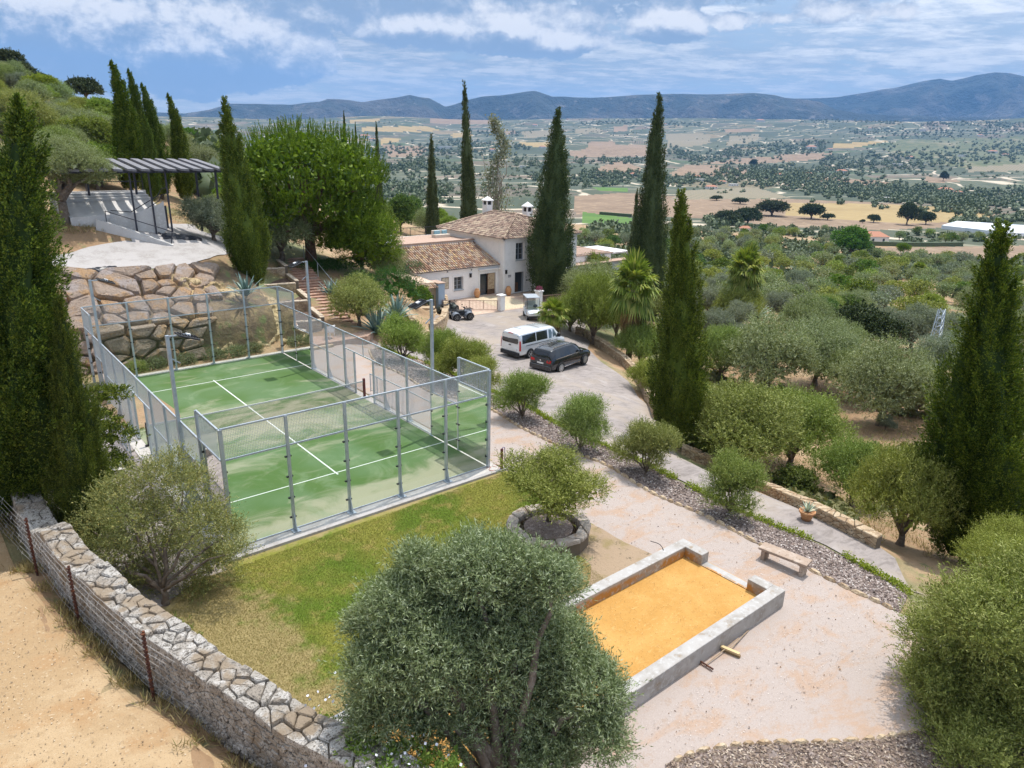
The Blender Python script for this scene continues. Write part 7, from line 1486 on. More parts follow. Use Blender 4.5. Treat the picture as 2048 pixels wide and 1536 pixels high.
def sidepanel(name, st, kb, kt, pts, off, m, parent, sides=(1, -1)):
    """pts (x, s) with s 0..1 between section points kb and kt"""
    for sd in sides:
        V = []
        for (x, s_) in pts: a = sect(st, x, kb); b = sect(st, x, kt); q = a*(1-s_)+b*s_; V.append((x, sd*(q[0]+off), q[1]))
        V2 = [(v[0], v[1]-sd*.02, v[2]) for v in V]; n = len(V); MB().add(V+V2, [tuple(range(n)), tuple(range(2*n-1, n-1, -1))]+[(i, n+i, n+(i+1) % n, (i+1) % n) for i in range(n)]).build(name, m, parent)
def quadpanel(name, P, m, parent, th=.015):
    P = [Vector(p) for p in P]; nn = (P[1]-P[0]).cross(P[2]-P[0]).normalized()*th; n = len(P); return MB().add([*P]+[p-nn for p in P], [tuple(range(n)), tuple(range(2*n-1, n-1, -1))]+[(i, n+i, n+(i+1) % n, (i+1) % n) for i in range(n)]).build(name, m, parent)
def carpaint(name, c, rough=.22, metal=.2):
    m = bpy.data.materials.new(name); m.use_nodes = True; p = m.node_tree.nodes['Principled BSDF']; p.inputs['Base Color'].default_value = (*c, 1); p.inputs['Roughness'].default_value = rough; p.inputs['Metallic'].default_value = metal; p.inputs['Coat Weight'].default_value = .8; p.inputs['Coat Roughness'].default_value = .06; return m
M_cw = carpaint('white_car_paint', (.72, .75, .78)); M_cb = carpaint('black_car_paint', (.012, .014, .02)); M_tint = mat('tinted_glass', (.012, .014, .016), .05, spec=1.0); M_clear = mat('car_glass', (.10, .14, .15), .05, spec=1.0)
M_alloy = mat('alloy_rim', (.6, .61, .63), .3, metal=.8); M_tyre = mat('tyre_rubber', (.02, .02, .02), .85); M_red = mat('tail_light_red', (.5, .02, .02), .2); M_plast = mat('black_plastic', (.03, .03, .032), .6); M_platem = mat('number_plate', (.75, .75, .73), .4); M_chrome = mat('chrome_trim', (.7, .7, .72), .15, metal=.9)
def wheel(parent, x, y, r, w, spokes=5, rim=M_alloy):
    sd = 1 if y > 0 else -1; M = Matrix.Translation((x, y, r)) @ Matrix.Rotation(math.pi/2, 4, 'X')
    t = MB().mat(0, True).lathe([(r*.62, -w/2), (r*.93, -w/2), (r, -w*.36), (r, w*.36), (r*.93, w/2), (r*.62, w/2)], 28, M=M).build('wheel', M_tyre, parent)
    b = MB(); zf = -sd*w*.5
    b.lathe([(r*.14, zf*.9), (r*.14, zf*1.06), (.01, zf*1.08)][::1], 14, M=M)
    for k in range(spokes*2 if spokes > 6 else spokes):
        a = 2*math.pi*k/(spokes*2 if spokes > 6 else spokes); c, s_ = math.cos(a), math.sin(a); b.bar(M @ Vector((c*r*.1, s_*r*.1, zf*.98)), M @ Vector((c*r*.62, s_*r*.62, zf*.98)), r*(.09 if spokes > 6 else .17), .03)
    b.lathe([(r*.60, zf*.7), (r*.60, zf*1.02), (r*.66, zf*1.02), (r*.66, zf*.7)], 28, M=M); b.build('rim', rim, t)
    MB().lathe([(.01, zf*.55), (r*.62, zf*.55), (r*.62, zf*.6), (.01, zf*.6)], 24, M=M).build('brake_disc', M_plast, t); return t
def arch(parent, x, sd, y, r):
    V = []; n = 16
    for k in range(n+1): a = math.pi*k/n; V += [(x+math.cos(a)*r*1.18, sd*(y+.012), r+math.sin(a)*r*1.18), (x+math.cos(a)*r*1.03, sd*(y+.012), r+math.sin(a)*r*1.03)]
    MB().add(V, [(2*i, 2*i+1, 2*i+3, 2*i+2) for i in range(n)]).build('wheel_arch', M_plast, parent)
    MB().lathe([(.01, 0), (r*1.1, 0), (r*1.1, .012), (.01, .012)], 26, M=Matrix.Translation((x, sd*(y+.004), r*1.02)) @ Matrix.Rotation(math.pi/2, 4, 'X')).build('dark_wheel_well_disc', M_dark, parent)  # dark disc on the body side, in place of the shade inside the well
def smooth_obj(o, w=.03):
    o.modifiers.new('b', 'BEVEL').width = w; o.modifiers['b'].segments = 3; o.modifiers['b'].limit_method = 'ANGLE'; o.modifiers['b'].angle_limit = R_(25); o.data.polygons.foreach_set('use_smooth', [True]*len(o.data.polygons))
# --- black estate car
suvA, suvB = G0(1117, 745, -2.0), G0(1174, 730, -2.15)
sv_ = thing('black_suv', 'black off-road estate car with silver roof bars parked beside the white van', 'car')
def sec(wb, zb, wm, zm, wt, zt, wr, zr_): return [(0.01, zb), (wb*.8, zb), (wb, zb+.1), (wm, zm), (wt, zt), (wr, zr_-.05), (wr-.12, zr_), (0.01, zr_+.015)]
SU = [(-2.36, sec(.72, .42, .78, .62, .76, .86, .74, .95)), (-2.30, sec(.88, .32, .93, .70, .88, 1.02, .72, 1.32)), (-2.10, sec(.92, .28, .96, .74, .91, 1.06, .68, 1.62)), (-1.75, sec(.93, .27, .965, .75, .92, 1.07, .68, 1.70)), (-.6, sec(.93, .27, .965, .75, .93, 1.07, .69, 1.735)), (.30, sec(.93, .27, .965, .75, .93, 1.05, .69, 1.70)), (.62, sec(.93, .27, .965, .75, .93, 1.04, .70, 1.58)), (1.30, sec(.93, .27, .965, .75, .92, 1.02, .80, 1.09)), (1.95, sec(.92, .28, .95, .74, .86, .96, .72, 1.0)), (2.28, sec(.86, .32, .90, .66, .78, .84, .62, .88)), (2.38, sec(.70, .40, .76, .60, .66, .70, .5, .74))]
ob_ = loft(MB(), SU).build('body', M_cb, sv_); smooth_obj(ob_, .025)
sidepanel('side_window', SU, 4, 5, [(-1.85, .12), (-1.30, .1), (-1.30, .92), (-1.75, .9)], .006, M_tint, sv_); sidepanel('side_window', SU, 4, 5, [(-1.22, .1), (-.32, .1), (-.32, .92), (-1.22, .92)], .006, M_tint, sv_); sidepanel('side_window', SU, 4, 5, [(-.24, .1), (.88, .1), (.5, .78), (.28, .92), (-.24, .92)], .006, M_tint, sv_)
quadpanel('rear_window', [(-2.335, -.70, 1.08), (-2.335, .70, 1.08), (-2.15, .62, 1.56), (-2.15, -.62, 1.56)], M_tint, sv_); quadpanel('windscreen', [(1.22, .76, 1.13), (1.22, -.76, 1.13), (.66, -.66, 1.585), (.66, .66, 1.585)], M_clear, sv_)
for sd in (1, -1):
    MB().bar((-1.8, sd*.60, 1.765), (.25, sd*.60, 1.765), .035).bar((-1.8, sd*.60, 1.70), (-1.8, sd*.60, 1.765), .04).bar((.25, sd*.60, 1.70), (.25, sd*.60, 1.765), .04).build('roof_rail', M_chrome, sv_)
    quadpanel('tail_light', [(-2.375, sd*.50, .84), (-2.375, sd*.80, .84), (-2.335, sd*.84, 1.02), (-2.36, sd*.50, 1.0)] if sd < 0 else [(-2.375, .80, .84), (-2.375, .50, .84), (-2.36, .50, 1.0), (-2.335, .84, 1.02)], M_red, sv_, .03)
    MB().box(-1.0, .95, sd*.965-.02, sd*.965+.02, .36, .41).build('sill_trim', M_chrome, sv_); MB().bbox(.75, .95, sd*1.05-.1, sd*1.05+.1, 1.08, 1.24, .03).build('mirror', M_cb, sv_)
    for wx in (-1.38, 1.47): arch(sv_, wx, sd, .96, .375); wheel(sv_, wx, sd*.90, .375, .25, 9)
for k in range(6): MB().box(-1.55+k*.28, -1.50+k*.28, -.58, .58, 1.765, 1.79).build('roof_bar', M_chrome, sv_)
MB().bar((-1.9, -.955, 1.075), (1.0, -.955, 1.055), .03).build('window_trim', M_chrome, sv_); MB().bbox(-2.46, -2.32, -.86, .86, .34, .66, .03).build('bumper', M_cb, sv_); MB().box(-2.40, -2.385, -.26, .26, .72, .83).build('number_plate', M_platem, sv_); MB().lathe([(.01, 0), (.055, 0), (.055, .012), (.01, .012)], 20, M=Matrix.Translation((-2.385, 0, .95)) @ Matrix.Rotation(math.pi/2, 4, 'Y')).build('emblem', M_chrome, sv_)
quadpanel('headlight', [(2.33, -.84, .66), (2.38, -.55, .66), (2.31, -.5, .84), (2.2, -.8, .84)], M_clear, sv_, -.02)
def seat(o, A, B, lxA, lxB, ly):
    """stand a vehicle so that its local points (lxA, ly), (lxB, ly) fall on ground points A, B"""
    a = math.atan2(B[1]-A[1], B[0]-A[0]); c, s_ = math.cos(a), math.sin(a); m = (np.array(A[:2])+np.array(B[:2]))/2; lx = (lxA+lxB)/2
    x = m[0]-(c*lx-s_*ly); y = m[1]-(s_*lx+c*ly); o.location = (x, y, h(x, y)+.012); o.rotation_euler = (0, 0, a)
suvA, _d = hit(1117, 745); suvB, _d = hit(1174, 731); seat(sv_, suvA, suvB, -1.38, 1.47, -1.0)
# --- white van
vn = thing('white_van', 'white passenger van with dark rear windows, parked behind the black car', 'van')
def vs(wb, zb, wm, zm, wt, zt, wr, zr_): return [(0.01, zb), (wb*.85, zb), (wb, zb+.12), (wm, zm), (wt, zt), (wr, zr_-.10), (wr-.16, zr_-.01), (0.01, zr_+.02)]
VA = [(-2.50, vs(.84, .42, .88, .75, .87, 1.05, .78, 1.75)), (-2.44, vs(.94, .34, .97, .80, .95, 1.10, .82, 1.90)), (-2.25, vs(.97, .30, .99, .85, .97, 1.12, .84, 1.96)), (-.5, vs(.97, .30, .99, .85, .97, 1.12, .85, 1.99)), (.95, vs(.97, .30, .99, .85, .96, 1.10, .83, 1.95)), (1.25, vs(.97, .30, .99, .85, .96, 1.09, .80, 1.86)), (1.95, vs(.96, .30, .98, .82, .92, 1.03, .78, 1.18)), (2.35, vs(.90, .34, .93, .74, .82, .92, .66, .97)), (2.48, vs(.74, .42, .80, .66, .68, .78, .5, .82))]
ob_ = loft(MB(), VA).build('body', M_cw, vn); smooth_obj(ob_, .04)
sidepanel('side_window', VA, 4, 5, [(-2.25, .10), (-.85, .08), (-.85, .88), (-2.2, .88)], .006, M_tint, vn); sidepanel('side_window', VA, 4, 5, [(-.78, .08), (.38, .08), (.38, .88), (-.78, .88)], .006, M_tint, vn); sidepanel('side_window', VA, 4, 5, [(.55, .05), (1.55, .05), (1.3, .62), (1.1, .88), (.55, .88)], .006, M_clear, vn)
quadpanel('rear_window', [(-2.515, -.72, 1.18), (-2.515, .72, 1.18), (-2.495, .80, 1.32), (-2.47, .74, 1.76), (-2.47, -.74, 1.76), (-2.495, -.80, 1.32)], M_tint, vn); quadpanel('windscreen', [(1.92, .78, 1.20), (1.92, -.78, 1.20), (1.30, -.72, 1.82), (1.30, .72, 1.82)], M_clear, vn)
for sd in (1, -1):
    quadpanel('tail_light', [(-2.50, sd*.90, .72), (-2.41, sd*.985, .72), (-2.41, sd*.95, 1.42), (-2.49, sd*.88, 1.42)] if sd > 0 else [(-2.41, -.985, .72), (-2.50, -.90, .72), (-2.49, -.88, 1.42), (-2.41, -.95, 1.42)], M_red, vn, .03)
    MB().box(-1.9, .7, sd*.995-.012, sd*.995+.012, 1.0, 1.03).build('door_rail', M_plast, vn); MB().bbox(1.35, 1.55, sd*1.1-.12, sd*1.1+.12, 1.15, 1.42, .03).build('mirror', M_plast, vn)
    for wx in (-1.45, 1.48): arch(vn, wx, sd, .985, .345); wheel(vn, wx, sd*.91, .345, .24, 5)
MB().bbox(-2.60, -2.44, -.90, .90, .30, .58, .03).build('bumper', M_plast, vn); MB().box(-2.535, -2.515, -.62, -.08, .68, .80).build('number_plate', M_platem, vn); MB().box(-2.545, -2.515, -.10, .10, 1.0, 1.05).build('door_handle', M_plast, vn); MB().box(-2.50, -2.46, -.22, .22, 1.86, 1.90).build('brake_light', M_red, vn)
for k in (-1.5, -.2, .7): MB().box(k, k+.03, -.62, .62, 2.006, 2.014).build('roof_seam', M_plast, vn)
vA = hit(1067, 719)[0]; vd = np.array([math.cos(R_(6)), math.sin(R_(6))]); seat(vn, vA, [vA[0]+vd[0]*2.93, vA[1]+vd[1]*2.93, 0], -1.45, 1.48, -1.0)
vn.location.y += .35
# --- quad bikes
M_quad = carpaint('grey_quad_plastic', (.16, .18, .22), .4, .1); M_quad2 = mat('black_quad_plastic', (.04, .05, .045), .5)
def quad_bike(label, body):
    t = thing('quad_bike', label, 'quad bike', group='quad bikes beside the rubble wall')
    b = MB(); b.bbox(-.75, .80, -.16, .16, .42, .70, .05).bbox(-.25, .45, -.30, .30, .34, .42, .02); b.build('chassis', M_plast, t)
    f = MB()
    for sx in (-.62, .62):
        for sd in (1, -1):
            V = []; n = 9
            for k in range(n+1): a = R_(200)-R_(220)*k/n; x = sx+math.cos(a)*.40; z = .32+math.sin(a)*.38; V += [(x, sd*.14, z+.10), (x, sd*.36, z+.06), (x, sd*.55, z)]
            f.add(V, [(3*i+j, 3*i+j+1, 3*i+j+4, 3*i+j+3) for i in range(n) for j in range(2)])
    o = f.build('fender', body, t); o.modifiers.new('s', 'SOLIDIFY').thickness = .025
    MB().bbox(.25, .95, -.22, .22, .70, .86, .05).bbox(.80, .98, -.18, .18, .50, .72, .03).build('front_cowl', body, t); MB().bbox(-.55, .18, -.17, .17, .72, .86, .05).build('saddle', M_plast, t)
    for nm, x0_, x1_, z in (('front_rack', .45, 1.0, .92), ('rear_rack', -1.02, -.45, .90)):
        r = MB()
        for k in range(5): y = -.32+.16*k; r.bar((x0_, y, z), (x1_, y, z), .025)
        r.bar((x0_, -.34, z), (x0_, .34, z), .03).bar((x1_, -.34, z), (x1_, .34, z), .03).bar(((x0_+x1_)/2, -.2, z-.16), ((x0_+x1_)/2, -.2, z), .03).bar(((x0_+x1_)/2, .2, z-.16), ((x0_+x1_)/2, .2, z), .03); r.build(nm, M_plast, t)
    MB().tube([(.35, 0, .8), (.28, 0, 1.05)], .035, 8).tube([(.20, -.40, 1.10), (.27, -.15, 1.06), (.27, .15, 1.06), (.20, .40, 1.10)], .018, 6).bbox(.22, .36, -.1, .1, 1.03, 1.12, .02).build('handlebar', M_plast, t); MB().bbox(.28, .34, -.55, -.43, 1.16, 1.26, .02).bbox(.28, .34, .43, .55, 1.16, 1.26, .02).build('mirrors', M_plast, t)
    for wx in (-.64, .64):
        for sd in (1, -1): wheel(t, wx, sd*.45, .31, .24, 5, M_plast if wx > 9 else mat('dusty_rim', (.22, .21, .20), .6) if 'dusty_rim' not in bpy.data.materials else bpy.data.materials['dusty_rim'])
    MB().box(-1.03, -1.01, -.12, .12, .55, .72).build('number_plate', M_platem, t); return t
qa = quad_bike('grey quad bike in front, side on to the court', M_quad); A = hit(913, 643)[0]; B = hit(942, 641)[0]; seat(qa, A, B, -.64, .64, -.57)
qb = quad_bike('black quad bike behind the grey one, against the rubble wall', M_quad2); A = hit(893, 633)[0]; B = hit(920, 624)[0]; seat(qb, A, B, -.64, .64, -.57)
# --- golf cart
gc = thing('golf_cart', 'white golf cart with grey roof in the shade by the gate pillar', 'golf cart'); b = MB()
GCS = [(-1.15, [(.01, .35), (.50, .35), (.56, .45), (.56, .75), (.48, .86), (.01, .88)]), (-.45, [(.01, .30), (.52, .30), (.58, .42), (.58, .72), (.5, .80), (.01, .82)]), (-.40, [(.01, .24), (.52, .24), (.56, .28), (.56, .34), (.5, .36), (.01, .36)]), (.45, [(.01, .24), (.52, .24), (.56, .28), (.56, .34), (.5, .36), (.01, .36)]), (.52, [(.01, .26), (.52, .26), (.58, .4), (.60, .74), (.54, .92), (.01, .98)]), (.95, [(.01, .30), (.52, .30), (.60, .45), (.60, .68), (.50, .80), (.01, .86)]), (1.20, [(.01, .36), (.40, .36), (.50, .46), (.50, .56), (.40, .64), (.01, .68)])]
o = loft(b, GCS).build('body', M_cw, gc); smooth_obj(o, .03); MB().bbox(-.75, -.1, -.5, .5, .80, .95, .04).bbox(-.85, -.7, -.5, .5, .95, 1.35, .04).build('seat', mat('cart_seat', (.45, .43, .40), .7), gc)
fr_ = MB()
for sd in (1, -1): fr_.tube([(.78, sd*.54, .90), (.50, sd*.54, 1.78), (.40, sd*.52, 1.86)], .02, 6).tube([(-.95, sd*.52, .85), (-1.0, sd*.52, 1.86)], .02, 6)
fr_.build('roof_frame', M_black, gc); MB().bbox(-1.15, .55, -.60, .60, 1.86, 1.93, .03).build('roof', mat('cart_roof', (.35, .38, .42), .5), gc); quadpanel('windscreen', [(.80, .50, .92), (.80, -.50, .92), (.53, -.50, 1.75), (.53, .50, 1.75)], M_glass, gc, .006)
MB().bbox(1.08, 1.24, -.52, .52, .26, .42, .03).build('bumper', M_plast, gc); MB().tube([(.45, .25, 1.0), (.30, .25, 1.12)], .02, 6).lathe([(.16, 0), (.19, 0), (.19, .02), (.16, .02)], 18, M=Matrix.Translation((.28, .25, 1.12)) @ Matrix.Rotation(R_(-60), 4, 'Y')).build('steering_wheel', M_plast, gc)
for wx in (-.82, .82):
    for sd in (1, -1): wheel(gc, wx, sd*.50, .23, .19, 5)
A = hit(1056, 640)[0]; B = hit(1078, 641)[0]; m = (A+B)/2; va = math.atan2(B[1]-A[1], B[0]-A[0]); fd = va-math.pi/2; gc.rotation_euler = (0, 0, fd); gc.location = (m[0]-math.cos(fd)*.85, m[1]-math.sin(fd)*.85, h(m[0], m[1])+.015)
# ================================================================ the valley: woods, houses, greenhouse
gv_ = np.random.default_rng(5)
def blobs(name, pts, rad, m, label, npt=26, kind='stuff', cat='wood', hs=1.0):
    pts = np.array(pts); rad = np.array(rad); n = len(pts); k = np.repeat(np.arange(n), npt); d = rdir(gv_, n*npt); d[:, 2] = np.abs(d[:, 2])
    P = pts[k]+d*rad[k][:, None]*[1, 1, hs]*(.72+.4*gv_.random((n*npt, 1)))+np.array([0, 0, .25])*rad[k][:, None]
    D = unit(d+gv_.normal(size=d.shape)*.6); L = rad[k]*.62; V, F = leafquads(P-D*L[:, None]*.5, D, L, L*.8, gv_, d+[0, 0, .2], .4)
    # solid heart of each crown
    oc = np.array([(1, 0, .35), (.3, .95, .35), (-.8, .6, .35), (-.8, -.6, .35), (.3, -.95, .35), (0, 0, 1.0), (.75, 0, -.2), (-.6, .5, -.2), (-.6, -.5, -.2)])*[.85, .85, hs]; of = np.array([(0, 1, 5, 5), (1, 2, 5, 5), (2, 3, 5, 5), (3, 4, 5, 5), (4, 0, 5, 5), (0, 6, 1, 1), (1, 7, 2, 2), (3, 8, 4, 4), (2, 7, 3, 3), (4, 8, 0, 0)])
    CV = (pts[:, None]+oc[None]*rad[:, None, None]+np.array([0, 0, .1])).reshape(-1, 3); tri = of[:, :3]; CF = (tri[None]+np.arange(n)[:, None, None]*9).reshape(-1, 3)
    link(name, mesh_np(name, V, F, m), None, label, cat, None, kind)
    link(name, mesh_np(name, CV, CF, m), None, label, cat, None, kind)
def inside_any(u, v, ks):
    r = np.zeros(len(u), bool)
    for k, poly in FIELDS:
        if k in ks: r |= inpoly(u, v, poly)
    return r
M_w1 = leafmat('valley_wood_leaves', [(.055, .08, .04), (.085, .115, .055), (.13, .155, .08)], 0, .1); M_w2 = leafmat('valley_olive_leaves', [(.06, .085, .04), (.095, .125, .06), (.135, .165, .085)], 0, .1)
def scatter(n, box, wfun=None, seed=1):
    g = np.random.default_rng(seed); u = g.uniform(box[0], box[2], n); v = g.uniform(box[1], box[3], n); keep = ~inside_any(u, v, (2, 3, 4))
    if wfun is not None: keep &= wfun(u, v, g)
    return u[keep], v[keep]
def band(lines, dens, seed):
    """woods along photographed lines: (polyline, half thickness px, count)"""
    g = np.random.default_rng(seed); U = []; V = []
    for pl, th, cnt in lines:
        P = Path(pl); 
        for _ in range(int(cnt*dens)): q, d, n_ = P.at(g.random()*P.L); U.append(q[0]+g.normal()*th*.3); V.append(q[1]+g.normal()*th*.6)
    return np.array(U), np.array(V)
BL = [([(1340, 300), (1400, 318), (1500, 300), (1560, 300), (1650, 292)], 12, 420), ([(1440, 345), (1560, 355), (1650, 372), (1750, 385), (1860, 395), (1960, 410)], 20, 900), ([(1500, 340), (1600, 352), (1700, 345)], 12, 200), ([(1640, 330), (1750, 325), (1850, 320), (2050, 300)], 20, 500), ([(1700, 262), (1850, 268), (2048, 262)], 8, 200),
      ([(1160, 350), (1260, 352), (1340, 362), (1440, 360)], 9, 260), ([(1150, 325), (1290, 322)], 6, 80), ([(640, 325), (760, 335), (860, 330), (930, 345)], 14, 320), ([(700, 305), (860, 300), (1000, 310), (1060, 330), (1140, 340)], 10, 300), ([(880, 285), (1000, 290), (1060, 300)], 6, 120), ([(930, 262), (1040, 270)], 5, 90), ([(1930, 400), (2050, 395), (2080, 420)], 20, 160), ([(1900, 445), (2060, 440)], 6, 60), ([(1170, 470), (1300, 455)], 8, 30), ([(1410, 445), (1490, 452)], 7, 30), ([(620, 372), (760, 390), (900, 380)], 26, 260),
      ([(1060, 352), (1150, 362), (1240, 366)], 8, 120), ([(1840, 250), (1960, 248), (2048, 252)], 6, 140), ([(1600, 242), (1700, 240), (1800, 246)], 5, 140), ([(1150, 247), (1300, 244), (1400, 250)], 4, 140)]
u, v = band(BL, 1.1, 3); P, T, ok = hits(u, v); P = P[ok]; T = T[ok]; r = np.clip(gv_.uniform(2.0, 4.6, len(P))*np.interp(T, [300, 900, 2500], [.8, 1.1, 1.5]), 0, 9)
blobs('valley_wood', P, r, M_w1, 'dark woods along the valley floor', 16, hs=1.25)
u, v = scatter(4600, (380, 240, 2090, 395), lambda u, v, g: g.random(len(u)) < np.interp(v, [240, 300, 395], [1, .8, .45]), 4); P, T, ok = hits(u, v); P = P[ok]; T = T[ok]; q = np.array([mn.noise(Vector((p[0]*.004, p[1]*.004, 0))) for p in P]) > .0; P = P[q]; T = T[q]
blobs('valley_trees', P, np.clip(gv_.uniform(1.3, 3.4, len(P))*np.interp(T, [300, 900, 2500], [.8, 1.1, 1.6]), 0, 8), M_w2, 'scattered olives and hedges across the valley', 10, hs=.9)
# groves between the farmhouse and the fields, beyond the individual trees
u, v = scatter(2600, (1150, 398, 2090, 560), lambda u, v, g: (v > np.interp(u, [1150, 1300, 1500, 1700, 1880, 2090], [458, 455, 452, 462, 470, 478])), 6)
ex = inpoly(u, v, [(1735, 490), (2100, 484), (2100, 522), (1770, 520)]) | inpoly(u, v, [(1690, 462), (1790, 462), (1790, 500), (1690, 500)]); u = u[~ex]; v = v[~ex]
P, T, ok = hits(u, v); P = P[ok]; q = np.array([mn.noise(Vector((p[0]*.02, p[1]*.02, 3))) for p in P]) > -.25; P = P[q]
blobs('olive_undergrowth', P, gv_.uniform(1.3, 2.4, len(P)), M_w2, 'mass of olive crowns in the groves below', 24, cat='olive grove', hs=.95)
# undergrowth on the near slope
u = gv_.uniform(1330, 2080, 5200); v = gv_.uniform(560, 1130, 5200); q = (v < np.interp(u, [1330, 1365, 1750, 2080], [820, 905, 1090, 1200])) & ~inpoly(u, v, [(1780, 600), (1970, 600), (1950, 645), (1780, 645)]) & ~inpoly(u, v, [(1670, 830), (1880, 855), (1860, 900), (1680, 890)])
P, T, ok = hits(u[q], v[q]); P = P[ok]; q = np.array([mn.noise(Vector((p[0]*.12, p[1]*.12, 7))) for p in P]) > .02; P = P[q]
blobs('slope_undergrowth', P, gv_.uniform(.18, .5, len(P)), leafmat('dry_scrub_leaves', [(.14, .14, .05), (.22, .20, .09), (.12, .15, .06)], 0, .2), 'low dry scrub between the olives on the slope', 24, cat='undergrowth', hs=.8)
# lone trees on the ploughed fields
for u, v, w, sz, lb in ((1543, 432, 56, .62, 'wide dark oak standing on the ploughed field, leftmost'), (1622, 438, 42, .8, 'round dark oak on the ploughed field'), (1655, 440, 24, .6, 'small bright bush beside the round oak on the field'), (1747, 445, 22, .8, 'ragged small tree on the field edge'), (1725, 446, 10, .8, 'tiny round bush on the field edge'), (1813, 450, 36, 1.35, 'tall dark oak on the golden field'), (1851, 449, 28, 1.0, 'dark oak right of the tall one on the golden field'), (1480, 408, 28, .5, 'dark thicket at the top of the ploughed field'), (1433, 401, 22, .5, 'low dark thicket on the left of the ploughed field'), (1495, 449, 46, .8, 'green round tree below the ploughed field'), (1455, 450, 46, .7, 'green tree left of the round one below the field'), (1506, 333, 12, 1.3, 'single dark tree far out in the valley'), (1886, 362, 14, 1.5, 'dark forked tree on the far bare field')):
    at_px(u, v, w, 'oak', lb, 2.0, 'oak tree', 'lone trees on the valley fields', sz=sz*1.2)
M_hw = mat('far_white_wall', (.72, .70, .67), .9); M_hr = mat('far_clay_roof', (.42, .20, .13), .9)
def farm(u, v, wpx, label, roof=True, hgt=3.2, rz=0, depthf=.55):
    p, dd = hit(u, v); w = wpx*dd/FOC; t = thing('valley_house', label, 'house', (p[0], p[1], p[2]), -YAW+rz, 'white houses in the valley'); dpt = w*depthf; hgt = max(hgt, w*.22)
    MB().box(-w/2, w/2, -dpt/2, dpt/2, -2, hgt).build('wall', M_hw, t); r = MB()
    if roof: r.add([(-w/2-.3, -dpt/2-.3, hgt), (w/2+.3, -dpt/2-.3, hgt), (w/2+.3, dpt/2+.3, hgt), (-w/2-.3, dpt/2+.3, hgt), (-w*.3, 0, hgt+w*.11+.5), (w*.3, 0, hgt+w*.11+.5)], [(0, 1, 5, 4), (1, 2, 5), (2, 3, 4, 5), (3, 0, 4)])
    else: r.box(-w/2-.2, w/2+.2, -dpt/2-.2, dpt/2+.2, hgt+.01, hgt+.3)
    r.build('roof', M_hr if roof else M_hw, t)
    w_ = MB(); k = max(2, int(w/4))
    for i in range(k): x = -w/2+w*(i+.5)/k; MB().box(x-.5, x+.5, -dpt/2-.06, -dpt/2-.01, hgt*.35, hgt*.75).build('window', M_pane, t)
farm(1737, 486, 62, 'long white farmhouse with red tiled roof in the olive groves', hgt=3.6); farm(1489, 468, 20, 'small house with a pale roof below the ploughed field')
FH = [(1400, 362, 18, 'white barn'), (1422, 378, 22, 'pale industrial shed'), (1445, 367, 14, 'white cottage'), (1467, 372, 17, 'pink roofed cottage'), (1395, 356, 12, 'white block'), (1270, 352, 20, 'white farm'), (1172, 350, 14, 'white shed'), (1330, 250, 8, 'white house'), (1520, 244, 16, 'large pale estate'), (1558, 238, 18, 'pink walled compound'), (1622, 298, 20, 'white sheds'), (1683, 346, 20, 'cluster house'), (1692, 340, 12, 'cottage'), (1618, 350, 12, 'flat roofed house'), (1820, 317, 14, 'woodland house'), (1925, 313, 16, 'wooded house'), (1985, 306, 16, 'white villa'), (2010, 312, 14, 'second villa'), (1795, 331, 18, 'red roofed farm'), (1890, 385, 28, 'long white farm'), (1915, 388, 16, 'white annex'), (1778, 401, 20, 'white house'), (1560, 352, 16, 'hay barn'), (985, 302, 14, 'white warehouse'), (890, 298, 26, 'long white warehouse'), (730, 276, 20, 'white building'), (745, 281, 14, 'grey building'), (838, 262, 8, 'farm'), (1070, 252, 10, 'hilltop farm'), (1085, 296, 12, 'white cottage'), (1045, 335, 12, 'white cottage by the river wood'), (1135, 232+8, 6, 'small white house'), (1960, 272, 10, 'pale house'), (1845, 262, 12, 'pale barn'), (1740, 258, 8, 'pale cottage'), (1660, 300, 10, 'white shed by the wood')]
for i, (u, v, w, nm) in enumerate(FH):
    farm(u, v, w, nm+' '+('left of the umbrella pine' if u < 800 else 'behind the narrow cypress' if u < 1100 else 'left of the tall dark cypress' if u < 1290 else 'in mid valley' if u < 1600 else 'on the right side of the valley')+(' under the mountains' if v < 265 else ' half way across' if v < 330 else ' beyond the ploughed fields'), roof=(i % 3 != 0), rz=(i*.7) % 1.2-.6)
gh = thing('greenhouse', 'long white plastic covered greenhouse at the right edge of the valley', 'greenhouse'); gp = [hit(*q)[0] for q in ((1882, 458), (2010, 472), (2090, 476), (2090, 463), (1912, 451))]
b = MB(); P2 = [(p[0], p[1]) for p in gp]; zg = max(p[2] for p in gp); b.prism(P2, min(p[2] for p in gp)-1, zg+2.2); b.build('plastic_sheet', mat('greenhouse_plastic', (.74, .76, .80), .4, [(.05, (.55, .60, .66), .5, .6)]), gh)
for nm, pts, lb in (('clipped_hedge', [(1660, 488), (1740, 491), (1830, 493), (1922, 492)], 'long dark hedge behind the ploughed strip'), ('clipped_hedge', [(1200, 429), (1262, 434)], 'dark hedge along the top of the green vineyard')):
    P = pathpx(pts, 3); b = MB(); n = 40; V = []
    for i in range(n+1): q, d, n_ = P.at(P.L*i/n); z = h(*q); V += [(q[0]-n_[0], q[1]-n_[1], z-.5), (q[0]-n_[0], q[1]-n_[1], z+2.0+random.uniform(-.2, .2)), (q[0]+n_[0], q[1]+n_[1], z+2.0), (q[0]+n_[0], q[1]+n_[1], z-.5)]
    b.add(V, [(4*i+k, 4*i+k+1, 4*i+k+5, 4*i+k+4) for i in range(n) for k in range(3)]+[(0, 1, 2, 3)]); b.build(nm, M_w1, label=lb, cat='hedge')
